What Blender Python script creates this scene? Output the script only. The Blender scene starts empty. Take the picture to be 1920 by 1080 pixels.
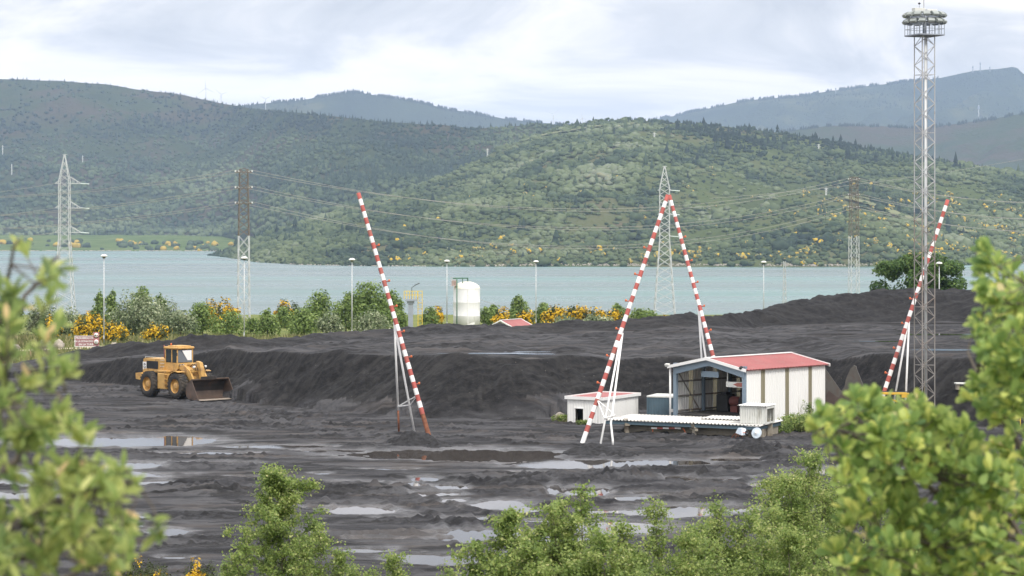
import bpy, math, random
import numpy as np
from mathutils import Vector, Matrix

# ------------------------------------------------------------------ camera, light, exposure
SC = bpy.context.scene
COL = SC.collection
F, H, HY = 4330.0, 13.3, 435.0          # focal length in photo pixels, eye height above the yard, horizon row

def at(px, py, D):
    return Vector(((px - 960) / F * D, D, H - (py - HY) / F * D))

cam_d = bpy.data.cameras.new('camera')
cam = bpy.data.objects.new('camera', cam_d)
COL.objects.link(cam)
SC.camera = cam
cam.location = (0, 0, H)
cam.rotation_euler = (math.radians(90), 0, 0)
cam_d.sensor_width = 36
cam_d.lens = F / 1920 * 36
cam_d.shift_y = -(540 - HY) / 1920
cam_d.clip_start = 0.5
cam_d.clip_end = 40000
cam_d.dof.use_dof = True
cam_d.dof.focus_distance = 165
cam_d.dof.aperture_fstop = 4.5

SUN_EL, SUN_AZ = math.radians(52), math.radians(155)   # azimuth measured clockwise from +Y (north)
sun_dir = Vector((math.sin(SUN_AZ) * math.cos(SUN_EL), math.cos(SUN_AZ) * math.cos(SUN_EL), math.sin(SUN_EL)))
sd = bpy.data.lights.new('sun', 'SUN')
sd.energy = 2.0
sd.angle = math.radians(14)
sd.color = (1.0, 0.95, 0.87)
so = bpy.data.objects.new('sun', sd)
so.rotation_euler = sun_dir.to_track_quat('Z', 'Y').to_euler()
COL.objects.link(so)

SC.view_settings.view_transform = 'Standard'
SC.view_settings.look = 'None'
SC.view_settings.exposure = 0.6
SC.view_settings.gamma = 1
SC.cycles.max_bounces = 8
SC.cycles.diffuse_bounces = 3
SC.cycles.glossy_bounces = 3
SC.cycles.transmission_bounces = 4
SC.cycles.transparent_max_bounces = 8
SC.cycles.volume_bounces = 2
SC.cycles.sample_clamp_indirect = 4
SC.cycles.caustics_reflective = False
SC.cycles.caustics_refractive = False

def build_world():
    w = bpy.data.worlds.new('World')
    SC.world = w
    w.use_nodes = True
    nt = w.node_tree
    N, L = nt.nodes, nt.links
    N.clear()
    out = N.new('ShaderNodeOutputWorld')
    sky = N.new('ShaderNodeTexSky')
    sky.sky_type = 'NISHITA'
    sky.sun_disc = False
    sky.sun_elevation = SUN_EL
    sky.sun_rotation = SUN_AZ
    sky.dust_density = 2.0
    bg1 = N.new('ShaderNodeBackground'); bg1.inputs[1].default_value = 0.1
    L.new(sky.outputs[0], bg1.inputs[0])
    tc = N.new('ShaderNodeTexCoord')
    mp = N.new('ShaderNodeMapping')
    mp.inputs['Scale'].default_value = (9, 9, 30)
    mp.inputs['Location'].default_value = (3.35, 0.2, 0.55)
    L.new(tc.outputs['Generated'], mp.inputs[0])
    nz = N.new('ShaderNodeTexNoise')
    nz.inputs['Scale'].default_value = 1.0
    nz.inputs['Detail'].default_value = 6
    nz.inputs['Roughness'].default_value = 0.58
    nz.inputs['Distortion'].default_value = 0.6
    L.new(mp.outputs[0], nz.inputs['Vector'])
    sep = N.new('ShaderNodeSeparateXYZ')
    L.new(tc.outputs['Generated'], sep.inputs[0])
    # thicker, greyer cloud higher up in the band above the hills
    gr = N.new('ShaderNodeMapRange')
    gr.inputs['From Min'].default_value = 0.045
    gr.inputs['From Max'].default_value = 0.105
    gr.inputs['To Min'].default_value = 0.10
    gr.inputs['To Max'].default_value = -0.07
    L.new(sep.outputs['Z'], gr.inputs['Value'])
    ad = N.new('ShaderNodeMath'); ad.operation = 'ADD'
    L.new(nz.outputs['Fac'], ad.inputs[0]); L.new(gr.outputs[0], ad.inputs[1])
    cr = N.new('ShaderNodeValToRGB')
    e = cr.color_ramp.elements
    e[0].position = 0.33; e[0].color = (0.71, 0.71, 0.735, 1)
    e[1].position = 0.66; e[1].color = (1.40, 1.30, 1.25, 1)
    m = e.new(0.43); m.color = (0.90, 0.885, 0.89, 1)
    m = e.new(0.50); m.color = (1.13, 1.075, 1.045, 1)
    m = e.new(0.57); m.color = (1.30, 1.22, 1.18, 1)
    L.new(ad.outputs[0], cr.inputs[0])
    # an overcast sky is about twice as bright overhead as at the horizon
    zr = N.new('ShaderNodeMapRange')
    zr.inputs['From Min'].default_value = 0.095
    zr.inputs['From Max'].default_value = 0.24
    zr.inputs['To Min'].default_value = 0.68
    zr.inputs['To Max'].default_value = 1.15
    L.new(sep.outputs['Z'], zr.inputs['Value'])
    bg2 = N.new('ShaderNodeBackground')
    L.new(cr.outputs[0], bg2.inputs[0]); L.new(zr.outputs[0], bg2.inputs[1])
    mx = N.new('ShaderNodeMixShader'); mx.inputs[0].default_value = 0.93
    L.new(bg1.outputs[0], mx.inputs[1]); L.new(bg2.outputs[0], mx.inputs[2])
    L.new(mx.outputs[0], out.inputs[0])
build_world()

# ------------------------------------------------------------------ helpers
RNG = np.random.default_rng(7)
random.seed(11)

def tag(o, label=None, cat=None, group=None, kind=None):
    if label: o['label'] = label
    if cat: o['category'] = cat
    if group: o['group'] = group
    if kind: o['kind'] = kind
    return o

def thing(name, label, cat, loc=(0, 0, 0), rz=0.0, group=None):
    o = bpy.data.objects.new(name, None)
    o.empty_display_size = 0.3
    COL.objects.link(o)
    o.location = loc
    o.rotation_euler = (0, 0, rz)
    return tag(o, label, cat, group)

def copy_tree(o, parent=None):
    c = o.copy()
    COL.objects.link(c)
    if parent is not None:
        c.parent = parent
    for ch in list(o.children):
        copy_tree(ch, c)
    return c

class MB:
    """collects shapes into one mesh"""
    def __init__(self):
        self.v, self.f, self.m, self.s = [], [], [], []
    def add(self, vs, fs, mi=0, smooth=False):
        b = len(self.v)
        self.v += [tuple(p) for p in vs]
        for f in fs:
            self.f.append(tuple(b + i for i in f)); self.m.append(mi); self.s.append(smooth)
        return self
    def box(self, c, s, rot=None, mi=0, bev=0.0):
        c = Vector(c); hx, hy, hz = s[0] / 2, s[1] / 2, s[2] / 2
        if bev <= 0:
            P = [Vector((x, y, z)) for z in (-hz, hz) for y in (-hy, hy) for x in (-hx, hx)]
            fs = [(0, 2, 3, 1), (4, 5, 7, 6), (0, 1, 5, 4), (2, 6, 7, 3), (0, 4, 6, 2), (1, 3, 7, 5)]
        else:
            b = min(bev, hx * .9, hy * .9, hz * .9)
            P, idx = [], {}
            for sx in (-1, 1):
                for sy in (-1, 1):
                    for sz in (-1, 1):
                        for k, q in enumerate(((hx, hy - b, hz - b), (hx - b, hy, hz - b), (hx - b, hy - b, hz))):
                            idx[(sx, sy, sz, k)] = len(P)
                            P.append(Vector((sx * q[0], sy * q[1], sz * q[2])))
            fs = []
            for a in range(3):
                for s1 in (-1, 1):
                    o = [i for i in range(3) if i != a]
                    q = []
                    for (u, w) in ((-1, -1), (1, -1), (1, 1), (-1, 1)):
                        t = [0, 0, 0]; t[a] = s1; t[o[0]] = u; t[o[1]] = w
                        q.append(idx[(t[0], t[1], t[2], a)])
                    flip = (s1 < 0) != (a == 1)
                    fs.append(tuple(reversed(q)) if flip else tuple(q))
            for a in range(3):
                o = [i for i in range(3) if i != a]
                for u in (-1, 1):
                    for w in (-1, 1):
                        q = []
                        for s1, k in ((-1, o[0]), (1, o[0]), (1, o[1]), (-1, o[1])):
                            t = [0, 0, 0]; t[a] = s1; t[o[0]] = u; t[o[1]] = w
                            q.append(idx[(t[0], t[1], t[2], k)])
                        fs.append(tuple(q))
            for sx in (-1, 1):
                for sy in (-1, 1):
                    for sz in (-1, 1):
                        fs.append(tuple(idx[(sx, sy, sz, k)] for k in range(3)))
        if rot is not None:
            P = [rot @ p for p in P]
        return self.add([p + c for p in P], fs, mi)
    def beam(self, p, q, r, n=4, mi=0, r2=None, smooth=False, caps=True, twist=math.pi / 4):
        p, q = Vector(p), Vector(q)
        d = q - p
        if d.length < 1e-6: return self
        d.normalize()
        u = d.cross(Vector((0, 0, 1)))
        if u.length < 1e-3: u = Vector((1, 0, 0))
        u.normalize(); w = d.cross(u)
        r2 = r if r2 is None else r2
        vs = []
        for (c, rr) in ((p, r), (q, r2)):
            for i in range(n):
                a = twist + 2 * math.pi * i / n
                vs.append(c + u * (rr * math.cos(a)) + w * (rr * math.sin(a)))
        fs = [(i, (i + 1) % n, n + (i + 1) % n, n + i) for i in range(n)]
        self.add(vs, fs, mi, smooth)
        if caps:
            self.add(vs[:n], [tuple(range(n))[::-1]], mi)
            self.add(vs[n:], [tuple(range(n))], mi)
        return self
    def tube(self, pts, rs, n=6, mi=0, smooth=True):
        pts = [Vector(p) for p in pts]
        if not hasattr(rs, '__len__'): rs = [rs] * len(pts)
        vs, prev = [], None
        for i, p in enumerate(pts):
            d = (pts[min(i + 1, len(pts) - 1)] - pts[max(i - 1, 0)])
            if d.length < 1e-9: d = Vector((0, 0, 1))
            d.normalize()
            if prev is None:
                u = d.cross(Vector((0.123, 0.3, 1)));
                if u.length < 1e-3: u = Vector((1, 0, 0))
            else:
                u = prev - d * prev.dot(d)
            u.normalize(); prev = u
            w = d.cross(u)
            for k in range(n):
                a = 2 * math.pi * k / n
                vs.append(p + u * (rs[i] * math.cos(a)) + w * (rs[i] * math.sin(a)))
        fs = []
        for i in range(len(pts) - 1):
            for k in range(n):
                fs.append((i * n + k, i * n + (k + 1) % n, (i + 1) * n + (k + 1) % n, (i + 1) * n + k))
        self.add(vs, fs, mi, smooth)
        self.add(vs[:n], [tuple(range(n))[::-1]], mi)
        self.add(vs[-n:], [tuple(range(n))], mi)
        return self
    def lathe(self, prof, origin, axis='Z', n=24, mi=0, smooth=True, mis=None):
        """prof: (radius, height) pairs along the axis"""
        o = Vector(origin); vs = []
        for (r, h) in prof:
            for k in range(n):
                a = 2 * math.pi * k / n
                c, s = r * math.cos(a), r * math.sin(a)
                v = {'Z': (c, s, h), 'X': (h, c, s), 'Y': (s, h, c)}[axis]
                vs.append(o + Vector(v))
        for i in range(len(prof) - 1):
            fs = [(i * n + k, i * n + (k + 1) % n, (i + 1) * n + (k + 1) % n, (i + 1) * n + k) for k in range(n)]
            b = len(self.v)
            if i == 0:
                self.v += [tuple(p) for p in vs]; base = b
            for f in fs:
                self.f.append(tuple(base + j for j in f)); self.m.append(mis[i] if mis else mi); self.s.append(smooth)
        return self
    def prism(self, poly, axis, a0, a1, mi=0):
        """polygon in the two other axes, extruded along axis from a0 to a1"""
        n = len(poly)
        def mk(p, t):
            return {'X': (t, p[0], p[1]), 'Y': (p[0], t, p[1]), 'Z': (p[0], p[1], t)}[axis]
        vs = [mk(p, a0) for p in poly] + [mk(p, a1) for p in poly]
        fs = [tuple(range(n))[::-1], tuple(range(n, 2 * n))]
        fs += [(i, (i + 1) % n, n + (i + 1) % n, n + i) for i in range(n)]
        return self.add(vs, fs, mi)
    def build(self, name, mats, parent=None, loc=None):
        me = bpy.data.meshes.new(name)
        me.from_pydata(self.v, [], self.f)
        if not isinstance(mats, (list, tuple)): mats = [mats]
        for m in mats: me.materials.append(m)
        me.polygons.foreach_set('material_index', self.m)
        me.polygons.foreach_set('use_smooth', self.s)
        me.validate()
        # consistent normals
        import bmesh
        bm = bmesh.new(); bm.from_mesh(me)
        bmesh.ops.remove_doubles(bm, verts=bm.verts, dist=1e-5)
        bmesh.ops.recalc_face_normals(bm, faces=bm.faces)
        bm.to_mesh(me); bm.free()
        o = bpy.data.objects.new(name, me)
        COL.objects.link(o)
        if parent is not None: o.parent = parent
        if loc is not None: o.location = loc
        return o

def text_mesh(body, size, mat, parent, loc, rot, name='lettering', ext=.004, off=0.0):
    cu = bpy.data.curves.new(name, 'FONT'); cu.body = body; cu.size = size
    cu.align_x = 'CENTER'; cu.align_y = 'CENTER'; cu.extrude = ext; cu.offset = off
    tmp = bpy.data.objects.new(name + '_tmp', cu); COL.objects.link(tmp)
    bpy.context.view_layer.update()
    me = bpy.data.meshes.new_from_object(tmp.evaluated_get(bpy.context.evaluated_depsgraph_get()))
    bpy.data.objects.remove(tmp); bpy.data.curves.remove(cu)
    me.name = name; me.materials.clear(); me.materials.append(mat)
    o = bpy.data.objects.new(name, me); COL.objects.link(o); o.parent = parent
    o.location = loc; o.rotation_euler = rot
    return o

def np_mesh(name, V, FA, mats, parent=None, attrs=None, smooth=False, mi=None):
    """fast mesh from numpy arrays, FA: (n,3) or (n,4)"""
    me = bpy.data.meshes.new(name)
    V = np.asarray(V, np.float32); FA = np.asarray(FA, np.int32)
    k = FA.shape[1]
    me.vertices.add(len(V)); me.vertices.foreach_set('co', V.ravel())
    me.loops.add(FA.size); me.loops.foreach_set('vertex_index', FA.ravel())
    me.polygons.add(len(FA))
    me.polygons.foreach_set('loop_start', np.arange(0, FA.size, k, dtype=np.int32))
    me.polygons.foreach_set('loop_total', np.full(len(FA), k, np.int32))
    if not isinstance(mats, (list, tuple)): mats = [mats]
    for m in mats: me.materials.append(m)
    if mi is not None: me.polygons.foreach_set('material_index', np.asarray(mi, np.int32))
    if smooth: me.polygons.foreach_set('use_smooth', np.ones(len(FA), bool))
    for an, av in (attrs or {}).items():
        at_ = me.attributes.new(an, 'FLOAT', 'POINT')
        at_.data.foreach_set('value', np.asarray(av, np.float32))
    me.update(calc_edges=True)
    o = bpy.data.objects.new(name, me)
    COL.objects.link(o)
    if parent is not None: o.parent = parent
    return o

# ---- vectorised gradient noise
_perm = np.random.default_rng(3).permutation(256)
_perm = np.concatenate([_perm, _perm, _perm])
_ga = np.random.default_rng(5).uniform(0, 2 * np.pi, 256)
_gx, _gy = np.cos(_ga), np.sin(_ga)
def perlin(x, y, seed=0):
    x = np.asarray(x, float) + seed * 17.31; y = np.asarray(y, float) + seed * 9.17
    xi = np.floor(x).astype(int); yi = np.floor(y).astype(int)
    xf, yf = x - xi, y - yi
    u = xf * xf * xf * (xf * (xf * 6 - 15) + 10); v = yf * yf * yf * (yf * (yf * 6 - 15) + 10)
    def g(ix, iy, dx, dy):
        h = _perm[_perm[ix & 255] + (iy & 255)] & 255
        return _gx[h] * dx + _gy[h] * dy
    a = g(xi, yi, xf, yf); b = g(xi + 1, yi, xf - 1, yf)
    c = g(xi, yi + 1, xf, yf - 1); d = g(xi + 1, yi + 1, xf - 1, yf - 1)
    return 1.5 * ((a + u * (b - a)) * (1 - v) + (c + u * (d - c)) * v)
def fbm(x, y, o=4, seed=0, gain=0.5):
    s, a = 0.0, 1.0
    for i in range(o):
        s = s + a * perlin(x * 2 ** i, y * 2 ** i, seed + i * 3)
        a *= gain
    return s
def sstep(a, b, x):
    t = np.clip((x - a) / (b - a), 0, 1)
    return t * t * (3 - 2 * t)

# ------------------------------------------------------------------ materials
def mat_new(name):
    m = bpy.data.materials.new(name)
    m.use_nodes = True
    nt = m.node_tree
    return m, nt, nt.nodes, nt.links, nt.nodes['Principled BSDF']

def mat_paint(name, col, rough=0.5, var=0.15, scale=3.0, dirt=None, dirt_amt=0.0, metal=0.0, spec=0.4, dscale=1.2, streak=1.0):
    """painted or bare surface with uneven tone and optional patches of dirt/rust"""
    m, nt, N, L, b = mat_new(name)
    tc = N.new('ShaderNodeTexCoord')
    mp = N.new('ShaderNodeMapping'); mp.inputs['Scale'].default_value = (1, 1, 1.0 / streak)
    L.new(tc.outputs['Object'], mp.inputs[0])
    n1 = N.new('ShaderNodeTexNoise'); n1.inputs['Scale'].default_value = scale; n1.inputs['Detail'].default_value = 5
    L.new(mp.outputs[0], n1.inputs['Vector'])
    r1 = N.new('ShaderNodeValToRGB')
    e = r1.color_ramp.elements
    e[0].position, e[1].position = 0.3, 0.7
    e[0].color = tuple(c * (1 - var) for c in col) + (1,)
    e[1].color = tuple(min(1, c * (1 + var)) for c in col) + (1,)
    L.new(n1.outputs['Fac'], r1.inputs[0])
    last = r1.outputs[0]
    if dirt is not None:
        n2 = N.new('ShaderNodeTexNoise'); n2.inputs['Scale'].default_value = dscale; n2.inputs['Detail'].default_value = 8
        n2.inputs['Roughness'].default_value = 0.7
        L.new(mp.outputs[0], n2.inputs['Vector'])
        r2 = N.new('ShaderNodeValToRGB')
        r2.color_ramp.elements[0].position = 0.62 - 0.25 * dirt_amt
        r2.color_ramp.elements[1].position = 0.80 - 0.25 * dirt_amt
        L.new(n2.outputs['Fac'], r2.inputs[0])
        mx = N.new('ShaderNodeMixRGB')
        mx.inputs[2].default_value = tuple(dirt) + (1,)
        L.new(r2.outputs[0], mx.inputs[0]); L.new(last, mx.inputs[1])
        last = mx.outputs[0]
    L.new(last, b.inputs['Base Color'])
    b.inputs['Roughness'].default_value = rough
    b.inputs['Metallic'].default_value = metal
    b.inputs['Specular IOR Level'].default_value = spec
    return m

def mat_leaf(name, stops, rough=0.5, transl=0.35, spec=0.3, attr='tint'):
    """leaf colours picked by the per-leaf tint attribute, with light passing through"""
    m, nt, N, L, b = mat_new(name)
    a = N.new('ShaderNodeAttribute'); a.attribute_name = attr
    r = N.new('ShaderNodeValToRGB')
    e = r.color_ramp.elements
    e[0].position, e[0].color = stops[0][0], tuple(stops[0][1]) + (1,)
    e[1].position, e[1].color = stops[-1][0], tuple(stops[-1][1]) + (1,)
    for p, c in stops[1:-1]:
        q = e.new(p); q.color = tuple(c) + (1,)
    L.new(a.outputs['Fac'], r.inputs[0])
    L.new(r.outputs[0], b.inputs['Base Color'])
    b.inputs['Roughness'].default_value = rough
    b.inputs['Specular IOR Level'].default_value = spec
    if transl > 0:
        t = N.new('ShaderNodeBsdfTranslucent')
        L.new(r.outputs[0], t.inputs[0])
        mx = N.new('ShaderNodeMixShader'); mx.inputs[0].default_value = transl
        L.new(b.outputs[0], mx.inputs[1]); L.new(t.outputs[0], mx.inputs[2])
        L.new(mx.outputs[0], N['Material Output'].inputs[0])
    return m

M = {}
M['white'] = mat_paint('white_paint', (0.80, 0.80, 0.79), 0.5, 0.04, 1.0, (0.45, 0.42, 0.38), 0.12, dscale=0.8, streak=3)
M['red'] = mat_paint('red_paint', (0.40, 0.095, 0.08), 0.65, 0.15, 2.0, (0.30, 0.13, 0.10), 0.45)
M['rust'] = mat_paint('rust', (0.22, 0.085, 0.045), 0.75, 0.3, 4.0, (0.10, 0.05, 0.035), 0.4)
M['galv'] = mat_paint('galvanised', (0.50, 0.52, 0.53), 0.5, 0.1, 0.6, metal=0.2)
M['galv_dark'] = mat_paint('weathered_steel', (0.27, 0.255, 0.24), 0.6, 0.2, 0.5, (0.22, 0.15, 0.11), 0.45, dscale=0.35, metal=0.1)
M['yellow'] = mat_paint('machine_yellow', (0.56, 0.335, 0.105), 0.6, 0.14, 1.5, (0.27, 0.155, 0.075), 0.5, dscale=1.6)
M['yrail'] = mat_paint('rail_yellow', (0.70, 0.50, 0.06), 0.5, 0.08, 1.0)
M['tyre'] = mat_paint('tyre_rubber', (0.034, 0.033, 0.032), 0.9, 0.3, 3.0, (0.095, 0.078, 0.062), 0.55)
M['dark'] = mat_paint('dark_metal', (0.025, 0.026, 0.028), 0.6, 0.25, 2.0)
M['glass'] = mat_paint('cab_glass', (0.04, 0.05, 0.05), 0.08, 0.1, 1.0, spec=0.8)
M['roofred'] = mat_paint('roof_red', (0.345, 0.122, 0.12), 0.8, 0.10, 0.5, (0.32, 0.16, 0.15), 0.4)
M['blue'] = mat_paint('steel_blue', (0.205, 0.27, 0.335), 0.55, 0.08, 1.0, (0.14, 0.17, 0.20), 0.25)
M['bluebox'] = mat_paint('container_blue', (0.085, 0.135, 0.17), 0.55, 0.12, 1.0, (0.10, 0.10, 0.09), 0.3)
M['fiber'] = mat_paint('translucent_strip', (0.36, 0.32, 0.17), 0.5, 0.12, 1.0, (0.22, 0.19, 0.11), 0.4, streak=4)
M['concrete'] = mat_paint('concrete', (0.27, 0.245, 0.20), 0.85, 0.2, 1.2, (0.13, 0.10, 0.075), 0.5)
M['oldwhite'] = mat_paint('weathered_white', (0.60, 0.61, 0.58), 0.6, 0.08, 1.0, (0.35, 0.34, 0.30), 0.35, streak=3)
M['sign'] = mat_paint('sign_brown', (0.34, 0.17, 0.18), 0.5, 0.05, 1.0)
M['wood'] = mat_paint('wood', (0.30, 0.22, 0.14), 0.8, 0.2, 3.0)
M['bark'] = mat_paint('bark', (0.10, 0.085, 0.07), 0.9, 0.35, 6.0)
M['barkpale'] = mat_paint('bark_pale', (0.20, 0.18, 0.15), 0.85, 0.35, 9.0)
M['lens'] = mat_paint('lamp_glass', (0.20, 0.22, 0.25), 0.15, 0.1, 1.0, spec=0.7)
M['orange'] = mat_paint('beacon_orange', (0.60, 0.15, 0.05), 0.45, 0.1, 2.0)
M['rock'] = mat_paint('rock', (0.38, 0.34, 0.29), 0.9, 0.25, 2.0)
M['insul'] = mat_paint('insulator', (0.62, 0.70, 0.70), 0.3, 0.05, 1.0)
M['wire'] = mat_paint('wire', (0.33, 0.32, 0.31), 0.5, 0.05, 1.0)
M['greenp'] = mat_paint('green_paint', (0.06, 0.16, 0.10), 0.5, 0.1, 1.0)
M['greysteel'] = mat_paint('grey_steel', (0.28, 0.31, 0.36), 0.5, 0.06, 1.0)
M['lblue'] = mat_paint('faded_blue', (0.60, 0.68, 0.76), 0.5, 0.1, 2.0)
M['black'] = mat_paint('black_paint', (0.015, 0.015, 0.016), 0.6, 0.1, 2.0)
# ------------------------------------------------------------------ terrain functions (world space)
_ipc = {}
def ipx(tab, a, k):
    """table lookup by bearing, corners rounded off"""
    key = (id(tab), k)
    if key not in _ipc:
        t = np.array(tab, float)
        g = np.arange(-1000, 3101, 4.0)
        y = np.interp(g, t[:, 0], t[:, k])
        sg = 9.0 if len(tab) < 25 else 3.0
        kx = np.arange(-30, 31); kw = np.exp(-(kx / sg) ** 2 / 2); kw /= kw.sum()
        y = np.convolve(np.pad(y, 30, mode='edge'), kw, 'valid')
        _ipc[key] = (g, y)
    g, y = _ipc[key]
    return np.interp(a, g, y)
# bearing (as photo column), foot row, top row of the coal face
FACE = [(-900, 715, 712), (-300, 712, 708), (0, 708, 698), (100, 714, 690), (180, 720, 678), (260, 728, 671), (350, 738, 662),
        (440, 750, 658), (540, 760, 659), (600, 768, 658), (700, 774, 661), (780, 780, 666), (850, 786, 669), (1000, 786, 669), (1060, 774, 668),
        (1250, 766, 670), (1550, 776, 668), (1650, 790, 672), (1750, 797, 668), (1850, 802, 672), (2100, 805, 660), (3000, 805, 660)]
# bearing, skyline row, distance of the back rim, rim rise above the terrace, rim width
RIM = [(-900, 705, 222, 0.0, 3), (0, 690, 224, 0.0, 3), (90, 672, 222, 0.2, 3), (130, 658, 221, 0.7, 4), (180, 651, 221, 0.9, 4), (260, 641, 221, 1.2, 5), (330, 637, 221, 1.1, 5),
       (380, 634, 221, 1.0, 5), (450, 632, 222, 0.8, 5), (490, 637, 223, 0.6, 5), (560, 631, 226, 0.6, 5), (640, 624, 229, 0.6, 5),
       (720, 618, 231, 0.6, 5), (800, 611, 232, 0.7, 5), (880, 610, 233, 0.6, 5), (930, 613, 233, 0.4, 5), (1000, 613, 236, 0.6, 5), (1050, 602, 239, 1.0, 7), (1100, 602, 239, 0.8, 6),
       (1180, 598, 240, 0.9, 7), (1240, 593, 242, 0.9, 7), (1290, 588, 244, 1.0, 7), (1345, 592, 246, 0.9, 7), (1400, 587, 256, 1.3, 7),
       (1440, 576, 262, 1.9, 8), (1500, 563, 268, 2.5, 9), (1560, 556, 271, 2.9, 10), (1620, 547, 274, 3.3, 10), (1680, 543, 276, 3.5, 11),
       (1760, 542, 277, 3.5, 11), (1850, 543, 277, 3.5, 11), (2000, 547, 276, 3.3, 11), (3000, 560, 270, 2.0, 18)]
# cones tipped in front of the face: bearing, metres behind the foot, height, slope
CONES = [(690, 4.6, 3.3, .6), (870, 5.2, 3.8, .58), (520, 4.4, 3.0, .58), (1060, 4.6, 3.4, .6), (960, 5.0, 3.9, .62), (905, 4.2, 3.2, .66), (1015, 3.6, 3.0, .66), (1110, 3.0, 2.6, .6), (730, 3.2, 2.5, .66), (640, 3.5, 2.4, .6), (560, 3.8, 2.3, .62), (810, 4.0, 2.8, .66), (470, 3.4, 2.2, .62), (380, 2.2, 1.6, .55),
         (600, .6, .9, .34), (760, 3.9, 2.9, .62), (330, 2.4, 1.5, .5), (1190, 2.8, 2.0, .6)]
# puddles as seen rows/columns on the level yard: column, row, half width, half height
PUD = [(205, 829, 165, 8), (330, 827, 62, 8), (235, 873, 60, 6), (140, 891, 150, 7), (285, 906, 38, 4), (680, 958, 66, 7), (602, 889, 20, 2.5),
       (855, 853, 185, 8.5), (1075, 871, 115, 7), (930, 861, 120, 5), (1235, 868, 85, 5), (765, 909, 26, 4), (800, 899, 28, 4), (845, 914, 32, 5.5), (815, 926, 45, 4),
       (848, 939, 24, 3.5), (935, 947, 52, 7), (985, 957, 26, 4.5), (905, 1001, 85, 7), (1150, 990, 90, 11), (870, 1012, 55, 5), (690, 1033, 50, 4),
       (830, 1050, 85, 9), (775, 1043, 36, 4), (1040, 919, 13, 8), (1098, 924, 42, 9), (1275, 960, 100, 9), (1275, 897, 28, 4), (1422, 912, 16, 7),
       (1600, 884, 80, 6), (258, 970, 16, 3.5), (318, 998, 38, 6), (250, 986, 20, 4), (520, 838, 90, 3), (620, 846, 60, 2.6), (1380, 862, 45, 3), (330, 1046, 30, 3),
       (1000, 886, 40, 2), (1480, 930, 40, 6), (60, 905, 70, 6), (20, 930, 80, 6), (705, 1012, 46, 2.2), (560, 1000, 40, 2), (640, 905, 60, 2), (540, 952, 30, 2.4), (1180, 935, 36, 3.5), (1230, 925, 40, 2.5), (1340, 900, 40, 2.6), (1395, 955, 40, 4), (1120, 960, 44, 3.5),
       (735, 880, 50, 1.8), (420, 868, 60, 2), (470, 895, 36, 1.8), (385, 850, 80, 2.4), (1050, 1010, 70, 6), (980, 1040, 60, 6), (1450, 896, 36, 2.6), (760, 972, 50, 2), (880, 972, 50, 2.2), (1020, 978, 40, 2.6)]
# churned, lumpy zones: column, row, half width, half height, amplitude
CHURN = [(480, 918, 250, 17, .30), (760, 920, 130, 22, .22), (1010, 905, 180, 22, .34), (1200, 895, 130, 18, .30), (1420, 850, 90, 14, .30),
         (1360, 930, 160, 25, .25), (360, 806, 110, 8, .14), (1230, 950, 60, 14, .2), (880, 955, 60, 10, .12), (1130, 940, 90, 14, .26), (600, 845, 200, 8, .10), (1480, 880, 120, 14, .2)]
WATER_Z = -16.7
def _w(pts):
    return [((px - 960) / F * (H * F / (py - HY)), H * F / (py - HY)) for px, py in pts]
# wheel tracks pressed into the mud: width and path by column/row
TRACKS = [(.55, _w([(60, 800), (300, 790), (520, 776), (760, 800), (1000, 822), (1250, 830), (1500, 846)])), (.55, _w([(40, 818), (300, 806), (530, 790), (760, 814), (1000, 836), (1250, 845)])),
          (.5, _w([(1180, 808), (1330, 828), (1500, 838)])), (.5, _w([(1150, 822), (1320, 836), (1480, 850)])), (.6, _w([(300, 915), (520, 905), (760, 925), (900, 965), (960, 1040)])), (.6, _w([(300, 930), (520, 922), (730, 942), (850, 985), (900, 1060)])),
          (.55, _w([(1000, 935), (1120, 905), (1300, 895), (1480, 870)])), (.55, _w([(1010, 955), (1140, 922), (1320, 912), (1500, 885)])), (.5, _w([(460, 1035), (640, 1008), (880, 1000)])),
          (.5, _w([(380, 760), (520, 800), (760, 835)])), (.5, _w([(420, 757), (560, 797), (800, 832)]))]
def bearing(x, D):
    return x / np.maximum(D, 60) * F + 960
def zbase(D):
    k = 1.6
    zn = np.log1p(np.exp(np.clip((76.5 - D) * 0.148 * k, -40, 40))) / k
    zn = np.minimum(zn, 11.4)
    far = np.interp(D, [240, 300, 400, 600, 760, 1000, 3000], [0, -0.3, -1.5, -8.2, -15.5, -20.5, -21.5])
    return zn + far
def puddle_field(a, D):
    row = HY + H * F / np.maximum(D, 40)
    fld = np.full(np.shape(a), -9.0)
    wob = 0.55 * fbm(a / 60, row / 9, 3, 21) + 0.3 * perlin(a / 16, row / 3.0, 25)
    for (cx, cy, hw, hh) in PUD:
        d = 1 - np.sqrt(((a - cx) / (hw * 1.03)) ** 2 + ((row - cy) / (hh * 1.15)) ** 2)
        fld = np.maximum(fld, d)
    return fld + 0.40 * wob
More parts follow.
